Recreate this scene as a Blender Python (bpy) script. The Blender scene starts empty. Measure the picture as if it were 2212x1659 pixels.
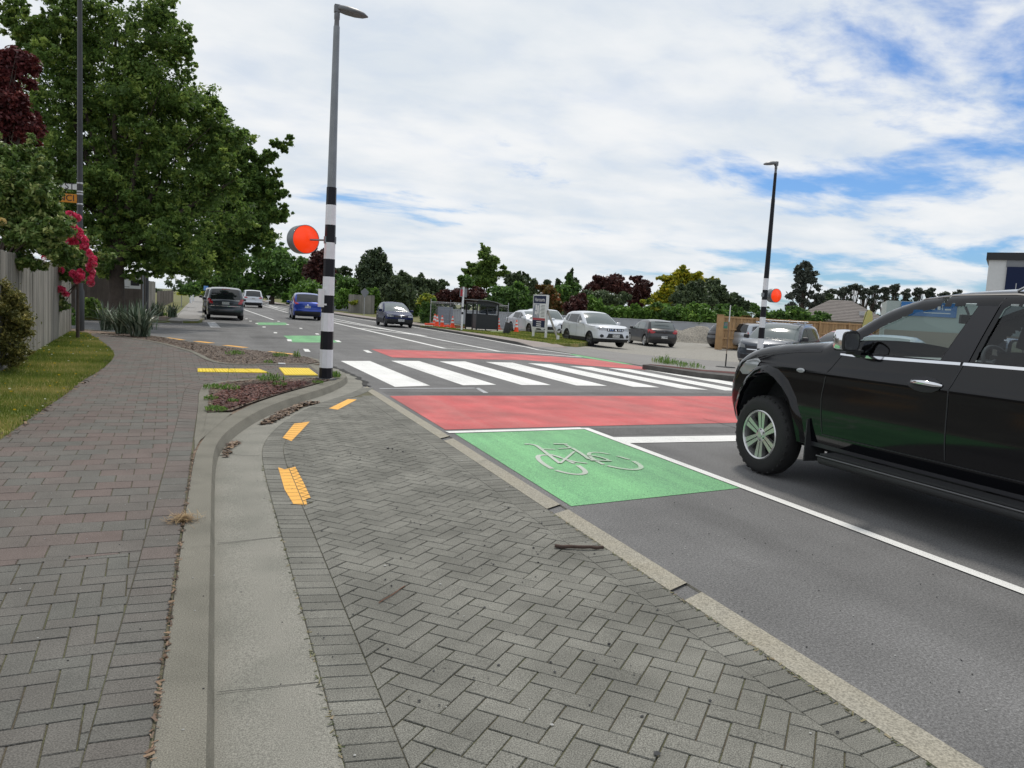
import bpy, bmesh, math, random
import numpy as np
from mathutils import Vector, Matrix
random.seed(7); rng=np.random.default_rng(7)
C=bpy.context.scene.collection
R=math.radians
# ---------------------------------------------------------------- camera model (surveying the site from the photo)
YAW,PITCH,ROLL,F,H=21.3,5.72,3.18,1660.,1.55
def _basis():
    a,p,r=map(R,(YAW,PITCH,ROLL))
    h=(math.sin(a),math.cos(a)); Rt=(math.cos(a),-math.sin(a),0)
    f=(h[0]*math.cos(p),h[1]*math.cos(p),-math.sin(p)); u=(h[0]*math.sin(p),h[1]*math.sin(p),math.cos(p))
    c,s=math.cos(r),math.sin(r)
    return f,tuple(c*Rt[i]+s*u[i] for i in range(3)),tuple(c*u[i]-s*Rt[i] for i in range(3))
FW,CX,CY=_basis()
def ray(x,y):
    u=(x-1106)/F; v=-(y-829.5)/F
    return [FW[i]+u*CX[i]+v*CY[i] for i in range(3)]
def G(x,y,z=0.):
    d=ray(x,y); t=(z-H)/d[2]; return (d[0]*t,d[1]*t)
def D(x,y,dep):
    d=ray(x,y); return Vector((d[0]*dep,d[1]*dep,H+d[2]*dep))
def zyard(x,y):
    return -0.22*min(1,max(0,(x-13.0)/9.0))
def GY(x,y):
    z=0
    for _ in range(6):
        p=G(x,y,z); z=zyard(*p)
    return (p[0],p[1],z)
def dep(p): return p[0]*FW[0]+p[1]*FW[1]
def ZAT(x,y,Y):
    lo,hi=-1.,15.
    for _ in range(40):
        m=(lo+hi)/2; v=(x,y,m-H); f=sum(v[i]*FW[i] for i in range(3)); yy=829.5-F*sum(v[i]*CY[i] for i in range(3))/f
        if yy>Y: lo=m
        else: hi=m
    return (lo+hi)/2
# ---------------------------------------------------------------- object helpers
def tag(o,label=None,cat=None,group=None,kind=None):
    if label: o['label']=label
    if cat: o['category']=cat
    if group: o['group']=group
    if kind: o['kind']=kind
    return o
def empty(name,loc,rz=0,label=None,cat=None,group=None):
    o=bpy.data.objects.new(name,None); C.objects.link(o); o.location=loc; o.rotation_euler=(0,0,rz)
    return tag(o,label,cat,group)
class MB:
    def __init__(s): s.v=[];s.f=[];s.m=[];s.t=[];s.sm=[]
    def face(s,pts,m=0,t=.5,sm=False):
        i=len(s.v); s.v.extend([tuple(p) for p in pts]); s.f.append(tuple(range(i,i+len(pts)))); s.m.append(m); s.t.append(t); s.sm.append(sm)
    def add(s,vs,fs,m=0,t=.5,sm=False):
        i=len(s.v); s.v.extend([tuple(p) for p in vs])
        for f in fs: s.f.append(tuple(a+i for a in f)); s.m.append(m); s.t.append(t); s.sm.append(sm)
    def box(s,x0,x1,y0,y1,z0,z1,m=0,t=.5,M=None):
        vs=[Vector(p) for p in ((x0,y0,z0),(x1,y0,z0),(x1,y1,z0),(x0,y1,z0),(x0,y0,z1),(x1,y0,z1),(x1,y1,z1),(x0,y1,z1))]
        if M: vs=[M@v for v in vs]
        s.add(vs,[(0,3,2,1),(4,5,6,7),(0,1,5,4),(1,2,6,5),(2,3,7,6),(3,0,4,7)],m,t)
    def bar(s,a,b,w,h=None,m=0,t=.5):
        a=Vector(a);b=Vector(b);h=h or w; d=(b-a); L=d.length; q=d.to_track_quat('Z','Y').to_matrix().to_4x4(); q.translation=a
        s.box(-w/2,w/2,-h/2,h/2,0,L,m,t,q)
    def tube(s,pts,rad,n=8,m=0,t=.5,cap=True,sm=True):
        pts=[Vector(p) for p in pts]
        if not hasattr(rad,'__len__'): rad=[rad]*len(pts)
        vs=[];fs=[]
        for i,p in enumerate(pts):
            d=(pts[min(i+1,len(pts)-1)]-pts[max(i-1,0)]).normalized()
            a=Vector((0,0,1)) if abs(d.z)<.9 else Vector((1,0,0))
            u=d.cross(a).normalized(); w=d.cross(u)
            for k in range(n):
                th=2*math.pi*k/n; vs.append(p+(u*math.cos(th)+w*math.sin(th))*rad[i])
        for i in range(len(pts)-1):
            for k in range(n):
                k2=(k+1)%n; fs.append((i*n+k,i*n+k2,(i+1)*n+k2,(i+1)*n+k))
        s.add(vs,fs,m,t,sm)
        if cap: s.add(vs[:n],[tuple(range(n))],m,t); s.add(vs[-n:],[tuple(range(n))],m,t)
    def lathe(s,prof,n=24,axis='z',c=(0,0,0),m=0,t=.5,sm=True,M=None):
        vs=[];fs=[]; c=Vector(c)
        for r,h in prof:
            for k in range(n):
                th=2*math.pi*k/n
                p=Vector((r*math.cos(th),r*math.sin(th),h)) if axis=='z' else Vector((h,r*math.cos(th),r*math.sin(th))) if axis=='x' else Vector((r*math.cos(th),h,r*math.sin(th)))
                p=p+c; vs.append(M@p if M else p)
        for i in range(len(prof)-1):
            for k in range(n):
                k2=(k+1)%n; fs.append((i*n+k,i*n+k2,(i+1)*n+k2,(i+1)*n+k))
        s.add(vs,fs,m,t,sm)
    def build(s,name,mats,parent=None,smooth=None,merge=False,norm=False,bevel=0):
        me=bpy.data.meshes.new(name); me.from_pydata(s.v,[],s.f)
        if not isinstance(mats,(list,tuple)): mats=[mats]
        for m in mats: me.materials.append(m)
        me.polygons.foreach_set('material_index',s.m)
        me.polygons.foreach_set('use_smooth',[True]*len(s.f) if smooth else s.sm)
        a=me.attributes.new('tone','FLOAT','FACE'); a.data.foreach_set('value',s.t)
        if merge or norm:
            bm=bmesh.new(); bm.from_mesh(me)
            if merge: bmesh.ops.remove_doubles(bm,verts=bm.verts,dist=merge if isinstance(merge,float) else 1e-4)
            bmesh.ops.dissolve_degenerate(bm,edges=bm.edges,dist=1e-5)
            bmesh.ops.recalc_face_normals(bm,faces=bm.faces)
            bm.to_mesh(me); bm.free()
        if smooth:
            try: me.set_sharp_from_angle(angle=R(smooth if smooth>1 else 38))
            except Exception: pass
        me.update()
        o=bpy.data.objects.new(name,me); C.objects.link(o)
        if parent: o.parent=parent
        if bevel:
            b=o.modifiers.new('b','BEVEL'); b.width=bevel; b.segments=2; b.limit_method='ANGLE'
        return o
def fastmesh(name,V,n,tone,mat,parent=None,smooth=False):
    """V: (N*n,3) verts, faces of n consecutive verts"""
    N=len(V)//n; me=bpy.data.meshes.new(name)
    me.vertices.add(len(V)); me.vertices.foreach_set('co',np.ascontiguousarray(V,dtype=np.float32).ravel())
    me.loops.add(len(V)); me.loops.foreach_set('vertex_index',np.arange(len(V),dtype=np.int32))
    me.polygons.add(N); me.polygons.foreach_set('loop_start',np.arange(0,len(V),n,dtype=np.int32))
    try: me.polygons.foreach_set('loop_total',np.full(N,n,dtype=np.int32))
    except Exception: pass
    me.materials.append(mat)
    a=me.attributes.new('tone','FLOAT','FACE'); a.data.foreach_set('value',np.asarray(tone,dtype=np.float32))
    me.update(calc_edges=True); me.validate()
    o=bpy.data.objects.new(name,me); C.objects.link(o)
    if parent: o.parent=parent
    return o
def copy_tree(o,parent=None):
    c=o.copy(); C.objects.link(c); c.parent=parent
    for ch in list(o.children): copy_tree(ch,c)
    return c
# ---------------------------------------------------------------- 2D polygon tools
def clip_axis(poly,ax,v,keep_hi):
    out=[];n=len(poly)
    for i in range(n):
        a=poly[i];b=poly[(i+1)%n]
        ia=(a[ax]>=v) if keep_hi else (a[ax]<=v); ib=(b[ax]>=v) if keep_hi else (b[ax]<=v)
        if ia: out.append(a)
        if ia!=ib:
            t=(v-a[ax])/(b[ax]-a[ax]); q=[a[0]+(b[0]-a[0])*t,a[1]+(b[1]-a[1])*t]; q[ax]=v; out.append(tuple(q))
    return out
def area(p): return .5*sum(p[i][0]*p[(i+1)%len(p)][1]-p[(i+1)%len(p)][0]*p[i][1] for i in range(len(p)))
def cliprect(poly,x0,x1,y0,y1):
    for ax,v,hi in ((0,x0,True),(0,x1,False),(1,y0,True),(1,y1,False)):
        if len(poly)<3: return []
        poly=clip_axis(poly,ax,v,hi)
    return poly
def gridcells(poly,cx,cy=None):
    cy=cy or cx
    xs=[p[0] for p in poly]; ys=[p[1] for p in poly]; out=[]
    i0=math.floor(min(xs)/cx); i1=math.ceil(max(xs)/cx); j0=math.floor(min(ys)/cy); j1=math.ceil(max(ys)/cy)
    for j in range(j0,j1):
        row=clip_axis(poly,1,j*cy,True)
        if len(row)<3: continue
        row=clip_axis(row,1,(j+1)*cy,False)
        if len(row)<3: continue
        for i in range(i0,i1):
            c=clip_axis(row,0,i*cx,True)
            if len(c)<3: continue
            c=clip_axis(c,0,(i+1)*cx,False)
            if len(c)<3: continue
            d=[]
            for p in c:
                if not d or abs(p[0]-d[-1][0])+abs(p[1]-d[-1][1])>1e-5: d.append(p)
            if len(d)>2 and abs(d[0][0]-d[-1][0])+abs(d[0][1]-d[-1][1])<1e-5: d.pop()
            if len(d)>2 and abs(area(d))>1e-7: out.append(d)
    return out
def inpoly(x,y,poly):
    c=False;n=len(poly)
    for i in range(n):
        a=poly[i];b=poly[i-1]
        if (a[1]>y)!=(b[1]>y) and x<(b[0]-a[0])*(y-a[1])/(b[1]-a[1])+a[0]: c=not c
    return c
def resample(pts,n):
    pts=[tuple(p) for p in pts]; d=[0]
    for a,b in zip(pts,pts[1:]): d.append(d[-1]+math.dist(a,b))
    out=[];j=0
    for k in range(n):
        s=d[-1]*k/(n-1)
        while j<len(pts)-2 and d[j+1]<s: j+=1
        t=(s-d[j])/max(1e-9,d[j+1]-d[j]); out.append(tuple(pts[j][i]+(pts[j+1][i]-pts[j][i])*t for i in range(len(pts[j]))))
    return out
def smoothline(pts,it=2):
    for _ in range(it):
        o=[pts[0]]
        for a,b in zip(pts,pts[1:]):
            o.append(tuple(a[i]*.75+b[i]*.25 for i in range(len(a)))); o.append(tuple(a[i]*.25+b[i]*.75 for i in range(len(a))))
        o.append(pts[-1]); pts=o
    return pts
def offset(pts,d):
    out=[]
    for i,p in enumerate(pts):
        a=pts[max(i-1,0)];b=pts[min(i+1,len(pts)-1)]
        dx,dy=b[0]-a[0],b[1]-a[1]; L=math.hypot(dx,dy) or 1
        out.append((p[0]+dy/L*d,p[1]-dx/L*d))
    return out
# ---------------------------------------------------------------- materials
def nt(name):
    m=bpy.data.materials.new(name); m.use_nodes=True; t=m.node_tree; b=t.nodes['Principled BSDF']; return m,t,b
def mat(name,col,rough=.6,metal=0,var=0,vs=5.,bump=0,bs=40.,spec=.5,coat=0,tone=0,col2=None,emit=0,detail=4,speck=0,speckc=None,specks=300.):
    m,t,b=nt(name); N=t.nodes; Lk=t.links
    b.inputs['Roughness'].default_value=rough; b.inputs['Metallic'].default_value=metal
    b.inputs['Specular IOR Level'].default_value=spec; b.inputs['Coat Weight'].default_value=coat; b.inputs['Coat Roughness'].default_value=.04
    c=(*col,1); b.inputs['Base Color'].default_value=c
    tc=N.new('ShaderNodeTexCoord'); out=None
    if var or col2 or tone or speck:
        out=None
        if col2:
            nz=N.new('ShaderNodeTexNoise'); nz.inputs['Scale'].default_value=vs; nz.inputs['Detail'].default_value=detail
            Lk.new(tc.outputs['Object'],nz.inputs['Vector'])
            mr=N.new('ShaderNodeMapRange'); mr.inputs[1].default_value=.36; mr.inputs[2].default_value=.64; Lk.new(nz.outputs['Fac'],mr.inputs[0])
            mx=N.new('ShaderNodeMix'); mx.data_type='RGBA'; mx.inputs[6].default_value=c; mx.inputs[7].default_value=(*col2,1)
            if tone==2:
                at=N.new('ShaderNodeAttribute'); at.attribute_name='tone'; Lk.new(at.outputs['Fac'],mx.inputs[0])
            else: Lk.new(mr.outputs[0],mx.inputs[0])
            out=mx.outputs[2]
        if var:
            nz=N.new('ShaderNodeTexNoise'); nz.inputs['Scale'].default_value=vs; nz.inputs['Detail'].default_value=8; nz.inputs['Roughness'].default_value=.65
            Lk.new(tc.outputs['Object'],nz.inputs['Vector'])
            mr=N.new('ShaderNodeMapRange'); mr.inputs[1].default_value=.3; mr.inputs[2].default_value=.7; mr.inputs[3].default_value=1-var; mr.inputs[4].default_value=1+var; Lk.new(nz.outputs['Fac'],mr.inputs[0])
            mu=N.new('ShaderNodeVectorMath'); mu.operation='SCALE'
            if out: Lk.new(out,mu.inputs[0])
            else: mu.inputs[0].default_value=col
            Lk.new(mr.outputs[0],mu.inputs['Scale']); out=mu.outputs[0]
        if tone in (1,3):
            at=N.new('ShaderNodeAttribute'); at.attribute_name='tone'
            mr=N.new('ShaderNodeMapRange'); mr.inputs[3].default_value=.80 if tone==1 else .91; mr.inputs[4].default_value=1.20 if tone==1 else 1.09; Lk.new(at.outputs['Fac'],mr.inputs[0])
            mu=N.new('ShaderNodeVectorMath'); mu.operation='SCALE'
            if out: Lk.new(out,mu.inputs[0])
            else: mu.inputs[0].default_value=col
            Lk.new(mr.outputs[0],mu.inputs['Scale']); out=mu.outputs[0]
        if speck:
            nz=N.new('ShaderNodeTexNoise'); nz.inputs['Scale'].default_value=specks; nz.inputs['Detail'].default_value=2
            Lk.new(tc.outputs['Object'],nz.inputs['Vector'])
            mr=N.new('ShaderNodeMapRange'); mr.inputs[1].default_value=.35; mr.inputs[2].default_value=.68; mr.inputs[3].default_value=1-speck; mr.inputs[4].default_value=1+speck*1.3; Lk.new(nz.outputs['Fac'],mr.inputs[0])
            mu=N.new('ShaderNodeVectorMath'); mu.operation='SCALE'
            if out: Lk.new(out,mu.inputs[0])
            else: mu.inputs[0].default_value=col
            Lk.new(mr.outputs[0],mu.inputs['Scale']); out=mu.outputs[0]
        Lk.new(out,b.inputs['Base Color'])
    if bump:
        nz=N.new('ShaderNodeTexNoise'); nz.inputs['Scale'].default_value=bs; nz.inputs['Detail'].default_value=6
        Lk.new(tc.outputs['Object'],nz.inputs['Vector'])
        bp=N.new('ShaderNodeBump'); bp.inputs['Strength'].default_value=bump; bp.inputs['Distance'].default_value=.01
        Lk.new(nz.outputs['Fac'],bp.inputs['Height']); Lk.new(bp.outputs[0],b.inputs['Normal'])
    return m
def leafmat(name,c1,c2,c3=None,trans=.3,rough=.55):
    m,t,b=nt(name); N=t.nodes; Lk=t.links
    at=N.new('ShaderNodeAttribute'); at.attribute_name='tone'
    cr=N.new('ShaderNodeValToRGB'); cr.color_ramp.elements[0].color=(*c1,1); cr.color_ramp.elements[0].position=.15; cr.color_ramp.elements[1].color=(*(c3 or c2),1); cr.color_ramp.elements[1].position=.95
    e=cr.color_ramp.elements.new(.6); e.color=(*c2,1)
    Lk.new(at.outputs['Fac'],cr.inputs[0]); Lk.new(cr.outputs[0],b.inputs['Base Color'])
    b.inputs['Roughness'].default_value=rough; b.inputs['Specular IOR Level'].default_value=.35
    tr=N.new('ShaderNodeBsdfTranslucent'); Lk.new(cr.outputs[0],tr.inputs['Color'])
    mx=N.new('ShaderNodeMixShader'); mx.inputs[0].default_value=trans
    Lk.new(b.outputs[0],mx.inputs[1]); Lk.new(tr.outputs[0],mx.inputs[2]); Lk.new(mx.outputs[0],N['Material Output'].inputs['Surface'])
    return m
def clearglass(name,tint,k=.9):
    m,t,b=nt(name); N=t.nodes; Lk=t.links
    tr=N.new('ShaderNodeBsdfTransparent'); tr.inputs[0].default_value=(*tint,1)
    gl=N.new('ShaderNodeBsdfGlossy'); gl.inputs['Roughness'].default_value=.02
    ge=N.new('ShaderNodeNewGeometry'); dt=N.new('ShaderNodeVectorMath'); dt.operation='DOT_PRODUCT'; Lk.new(ge.outputs['Incoming'],dt.inputs[0]); Lk.new(ge.outputs['Normal'],dt.inputs[1])
    ab=N.new('ShaderNodeMath'); ab.operation='ABSOLUTE'; Lk.new(dt.outputs['Value'],ab.inputs[0]); su=N.new('ShaderNodeMath'); su.operation='SUBTRACT'; su.inputs[0].default_value=1; Lk.new(ab.outputs[0],su.inputs[1])
    pw=N.new('ShaderNodeMath'); pw.operation='POWER'; pw.inputs[1].default_value=5; Lk.new(su.outputs[0],pw.inputs[0])
    ml=N.new('ShaderNodeMath'); ml.operation='MULTIPLY_ADD'; ml.inputs[1].default_value=k; ml.inputs[2].default_value=.05; Lk.new(pw.outputs[0],ml.inputs[0])
    mx=N.new('ShaderNodeMixShader'); Lk.new(ml.outputs[0],mx.inputs[0]); Lk.new(tr.outputs[0],mx.inputs[1]); Lk.new(gl.outputs[0],mx.inputs[2])
    Lk.new(mx.outputs[0],N['Material Output'].inputs['Surface']); return m
def asphaltmat(name,c,seed=0,patch=.12,speck=.45,col_tint=None):
    m,t,b=nt(name); N=t.nodes; Lk=t.links; tc=N.new('ShaderNodeTexCoord')
    def noise(s,d=3,r=.5,vec=None):
        n=N.new('ShaderNodeTexNoise'); n.inputs['Scale'].default_value=s; n.inputs['Detail'].default_value=d; n.inputs['Roughness'].default_value=r; Lk.new(vec or tc.outputs['Object'],n.inputs['Vector']); return n.outputs['Fac']
    def rng_(o,a,b_,c_,d_):
        r=N.new('ShaderNodeMapRange'); r.inputs[1].default_value=a; r.inputs[2].default_value=b_; r.inputs[3].default_value=c_; r.inputs[4].default_value=d_; Lk.new(o,r.inputs[0]); return r.outputs[0]
    def mul(a,b_):
        r=N.new('ShaderNodeMath'); r.operation='MULTIPLY'; Lk.new(a,r.inputs[0]); Lk.new(b_,r.inputs[1]); return r.outputs[0]
    mp=N.new('ShaderNodeMapping'); mp.inputs['Scale'].default_value=(1,.08,1); Lk.new(tc.outputs['Object'],mp.inputs[0])
    k=mul(rng_(noise(.7,5,.6),.3,.7,1-patch,1+patch),rng_(noise(1.6,3,.5,mp.outputs[0]),.3,.7,1-patch*.7,1+patch*.7))
    k=mul(k,rng_(noise(55,2),.3,.7,1-speck*.6,1+speck*.6)); k=mul(k,rng_(noise(95,2),.3,.7,1-speck,1+speck)); k=mul(k,rng_(noise(260,2),.35,.65,1-speck*.8,1+speck*1.1))
    vm=N.new('ShaderNodeVectorMath'); vm.operation='SCALE'; vm.inputs[0].default_value=c; Lk.new(k,vm.inputs['Scale']); Lk.new(vm.outputs[0],b.inputs['Base Color'])
    b.inputs['Roughness'].default_value=.85; b.inputs['Specular IOR Level'].default_value=.3
    bp=N.new('ShaderNodeBump'); bp.inputs['Strength'].default_value=.35; bp.inputs['Distance'].default_value=.006; Lk.new(noise(160,3),bp.inputs['Height']); Lk.new(bp.outputs[0],b.inputs['Normal'])
    return m
def paintmat(name,c,under,wear=.5,speck=.15):
    """road paint worn through to the asphalt below"""
    m,t,b=nt(name); N=t.nodes; Lk=t.links; tc=N.new('ShaderNodeTexCoord')
    a=N.new('ShaderNodeTexNoise'); a.inputs['Scale'].default_value=140; a.inputs['Detail'].default_value=3; Lk.new(tc.outputs['Object'],a.inputs['Vector'])
    mp=N.new('ShaderNodeMapping'); mp.inputs['Scale'].default_value=(1,.1,1); Lk.new(tc.outputs['Object'],mp.inputs[0])
    g=N.new('ShaderNodeTexNoise'); g.inputs['Scale'].default_value=2.2; g.inputs['Detail'].default_value=6; g.inputs['Roughness'].default_value=.65; Lk.new(mp.outputs[0],g.inputs['Vector'])
    s=N.new('ShaderNodeMath'); s.operation='MULTIPLY_ADD'; s.inputs[1].default_value=.45; Lk.new(g.outputs['Fac'],s.inputs[0]); Lk.new(a.outputs['Fac'],s.inputs[2])
    r=N.new('ShaderNodeMapRange'); r.inputs[1].default_value=.64+.22*(1-wear); r.inputs[2].default_value=.88+.22*(1-wear); Lk.new(s.outputs[0],r.inputs[0])
    mx=N.new('ShaderNodeMix'); mx.data_type='RGBA'; mx.inputs[6].default_value=(*c,1); mx.inputs[7].default_value=(*under,1); Lk.new(r.outputs[0],mx.inputs[0])
    v=N.new('ShaderNodeTexNoise'); v.inputs['Scale'].default_value=1.3; v.inputs['Detail'].default_value=7; Lk.new(tc.outputs['Object'],v.inputs['Vector'])
    r2=N.new('ShaderNodeMapRange'); r2.inputs[1].default_value=.3; r2.inputs[2].default_value=.7; r2.inputs[3].default_value=1-speck; r2.inputs[4].default_value=1+speck; Lk.new(v.outputs['Fac'],r2.inputs[0])
    vm=N.new('ShaderNodeVectorMath'); vm.operation='SCALE'; Lk.new(mx.outputs[2],vm.inputs[0]); Lk.new(r2.outputs[0],vm.inputs['Scale']); Lk.new(vm.outputs[0],b.inputs['Base Color'])
    b.inputs['Roughness'].default_value=.7
    bp=N.new('ShaderNodeBump'); bp.inputs['Strength'].default_value=.3; bp.inputs['Distance'].default_value=.005; Lk.new(a.outputs['Fac'],bp.inputs['Height']); Lk.new(bp.outputs[0],b.inputs['Normal'])
    return m
M={}
AS=(.130,.129,.129)
M['asphalt']=asphaltmat('asphalt',AS,patch=.20,speck=.36)
M['asphalt_side']=asphaltmat('asphalt_side',(.10,.10,.104),patch=.18)
M['white_paint']=paintmat('white_paint',(.76,.76,.74),(.30,.30,.30),.6,.08)
M['faded_white']=paintmat('faded_white',(.42,.43,.45),AS,.8,.1)
M['red_paint']=paintmat('red_paint',(.43,.034,.038),(.42,.13,.12),.95,.28)
M['green_paint']=paintmat('green_paint',(.18,.50,.20),(.06,.20,.095),1.15,.10)
M['yellow_paint']=paintmat('yellow_paint',(.80,.40,.06),(.35,.22,.08),.4,.1)
M['grey_symbol']=paintmat('grey_symbol',(.46,.47,.44),(.10,.35,.13),.8,.1)
M['brick_dark']=mat('brick_dark',(.152,.150,.132),.88,col2=(.182,.179,.158),vs=2.,var=.16,tone=3,speck=.42,specks=190.,bump=.5,bs=220.,spec=.25)
M['brick_path']=mat('brick_path',(.120,.119,.108),.88,col2=(.138,.110,.100),vs=3.,tone=2,var=.16,speck=.3,specks=170.,bump=.4,bs=200.,spec=.25)
M['joint']=mat('joint',(.088,.074,.052),.95,col2=(.095,.10,.05),vs=6.,speck=.5,specks=260.)
M['concrete']=mat('concrete',(.27,.262,.230),.9,col2=(.165,.163,.142),vs=2.6,var=.25,speck=.34,specks=210.,bump=.25,bs=170.,spec=.25,detail=7)
M['kerb']=mat('kerb',(.215,.205,.172),.9,col2=(.125,.12,.10),vs=3.2,var=.28,speck=.32,specks=190.,bump=.3,bs=120.,spec=.25,detail=7)
M['strip']=mat('strip',(.34,.315,.255),.9,col2=(.26,.245,.205),vs=3.,var=.22,speck=.28,specks=110.,bump=.4,bs=140.,spec=.25)
M['farpath']=mat('farpath',(.25,.24,.23),.9,var=.15,vs=1.5,speck=.15)
M['gravel']=mat('gravel',(.30,.285,.25),.95,col2=(.21,.20,.18),vs=.8,var=.3,speck=.35,specks=25.,bump=.8,bs=30.,detail=8)
M['dirt']=mat('dirt',(.13,.085,.058),.95,col2=(.20,.15,.11),vs=8.,var=.3,speck=.4,specks=60.,bump=1,bs=40.)
M['ground']=mat('ground',(.075,.10,.035),.95,col2=(.14,.13,.06),vs=.4,var=.2)
M['lawn']=mat('lawn',(.115,.16,.028),.95,col2=(.30,.24,.09),vs=1.3,var=.3,speck=.4,specks=60.,detail=8)
M['drygrass']=mat('drygrass',(.17,.14,.045),.95,col2=(.07,.10,.02),vs=1.2,var=.25,detail=8)
M['black']=mat('black',(.012,.013,.018),.45,var=.1)
M['black_band']=mat('black_band',(.007,.0075,.012),.45,spec=.3,var=.3,vs=5)
M['white_band']=mat('white_band',(.76,.77,.80),.4,var=.08,vs=6)
M['galv']=mat('galv',(.22,.235,.25),.45,.5,var=.15,vs=3)
M['darkpole']=mat('darkpole',(.035,.037,.04),.5,var=.2)
M['lampgrey']=mat('lampgrey',(.16,.165,.175),.45,.2)
def discmat():
    m,t,b=nt('orange_disc'); b.inputs['Base Color'].default_value=(1,.06,.003,1); b.inputs['Roughness'].default_value=.35
    b.inputs['Emission Color'].default_value=(1,.045,.002,1); b.inputs['Emission Strength'].default_value=.5; return m
M['disc']=discmat()
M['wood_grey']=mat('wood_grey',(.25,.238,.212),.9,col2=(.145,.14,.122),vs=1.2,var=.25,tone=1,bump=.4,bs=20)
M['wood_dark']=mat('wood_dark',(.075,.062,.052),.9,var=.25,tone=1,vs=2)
M['wood_new']=mat('wood_new',(.40,.25,.125),.85,var=.15,tone=1,vs=2)
M['steel']=mat('steel',(.45,.46,.48),.4,.6)
M['corr']=mat('corr',(.38,.40,.43),.55,.1,var=.1,vs=.7)
M['shelter']=mat('shelter',(.022,.025,.031),.5,var=.1)
M['cone']=mat('cone',(.90,.07,.008),.5)
M['reflect']=mat('reflect',(.75,.74,.76),.4)
M['white']=mat('white',(.72,.73,.75),.4)
M['navy']=mat('navy',(.008,.016,.055),.55,spec=.2)
M['signred']=mat('signred',(.42,.03,.045),.45)
M['bluegrey']=mat('bluegrey',(.18,.22,.30),.5,col2=(.5,.5,.52),vs=6.)
M['signyellow']=mat('signyellow',(.62,.66,.03),.45)
M['signorange']=mat('signorange',(.62,.24,.015),.45)
M['signwhite']=mat('signwhite',(.70,.72,.72),.45)
M['signback']=mat('signback',(.20,.21,.23),.5,.3)
M['tactile']=mat('tactile',(.78,.58,.025),.6,var=.06,vs=3)
M['plastic']=mat('plastic',(.022,.023,.025),.65)
M['rubber']=mat('rubber',(.016,.016,.017),.8,var=.15,vs=8)
M['alloy']=mat('alloy',(.62,.62,.62),.28,.85)
M['alloy_dark']=mat('alloy_dark',(.13,.13,.135),.35,.7)
M['chrome']=mat('chrome',(.78,.79,.82),.08,1.)
M['glass']=mat('glass',(.014,.017,.020),.06,0,spec=.8,coat=0)
M['glass_pale']=mat('glass_pale',(.12,.145,.145),.10,0,spec=1.0,coat=0)
M['lens_red']=mat('lens_red',(.42,.012,.02),.12,coat=.6)
M['lens_clear']=mat('lens_clear',(.36,.37,.39),.08,.3,coat=1.)
M['lens_amber']=mat('lens_amber',(.6,.2,.02),.15)
M['plate']=mat('plate',(.72,.73,.72),.4)
M['ink']=mat('ink',(.02,.02,.025),.5)
M['bark']=mat('bark',(.065,.05,.04),.95,var=.3,vs=6,bump=.8,bs=25)
M['roof_tile']=mat('roof_tile',(.17,.15,.14),.8,var=.15,vs=3)
M['hose']=mat('hose',(.35,.45,.2),.5)
def carpaint(n,c,metal=.3,rough=.3): return mat(n,c,rough,metal,spec=.4,coat=.8)
M['p_black']=mat('p_black',(.002,.0022,.0038),.09,0,spec=.42,coat=.06)
M['p_char']=carpaint('p_char',(.045,.055,.068)); M['p_white']=carpaint('p_white',(.66,.69,.74),0); M['p_blue']=carpaint('p_blue',(.012,.05,.35),.35)
M['p_navy']=mat('p_navy',(.008,.014,.065),.18,0,spec=.3,coat=.0); M['p_grey']=carpaint('p_grey',(.05,.058,.075),.5); M['p_silver']=carpaint('p_silver',(.42,.45,.49),.5); M['p_red']=carpaint('p_red',(.45,.04,.06),.1); M['p_dgrey']=carpaint('p_dgrey',(.028,.027,.03),.2)
# ---------------------------------------------------------------- ground sheets
def sheet(name,poly,z,m,parent=None,skirt=None,kind='structure',cell=None):
    b=MB()
    if cell:
        for c in gridcells(poly,cell): b.face([(x,y,z) for x,y in c])
    else: b.face([(x,y,z) for x,y in poly])
    if skirt is not None:
        n=len(poly)
        for i in range(n):
            p,q=poly[i],poly[(i+1)%n]; b.face([(p[0],p[1],z),(q[0],q[1],z),(q[0],q[1],skirt),(p[0],p[1],skirt)])
    o=b.build(name,m,parent)
    if kind: o['kind']=kind
    return o
def ribbon(b,A,B,zA,zB,n=60,m=0):
    A=resample(A,n);B=resample(B,n)
    for i in range(n-1): b.face([(*A[i],zA),(*A[i+1],zA),(*B[i+1],zB),(*B[i],zB)],m,.5,True)
SKX,SKY_=0.0,0.0; SKM=(.48,.72,1.04); SUNE=2.2
# ================================================================= SETTING
sheet('ground',[(-1500,-1500),(1500,-1500),(1500,1500),(-1500,1500)],-.35,M['ground'])
road_poly=[(-60,-14),(60,-14),(60,17.35),(12.3,17.35),(12.1,20.3),(12.1,30),(12.3,60),(12.3,420),(-60,420)]
sheet('road',road_poly,0,M['asphalt'])
TB=smoothline([(-.16,-4),(-.16,4),(-.155,6.8),(-.13,7.65),(-.02,8.6),(.18,9.55),(.50,10.6),(1.0,11.75),(1.5,12.75),(1.86,13.55),(2.10,14.3),(2.22,14.95)],2)
FT=smoothline([(-.005,-4),(-.005,4),(-.01,6.6),(.015,7.65),(.13,8.45),(.36,9.4),(.68,10.40),(1.18,11.5),(1.66,12.45),(2.03,13.4),(2.27,14.2),(2.37,14.95)],2)
FB=smoothline([(.02,-4),(.02,4),(.015,6.7),(.045,7.65),(.16,8.4),(.39,9.33),(.71,10.33),(1.21,11.45),(1.69,12.4),(2.06,13.36),(2.30,14.18),(2.40,14.98)],2)
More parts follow.
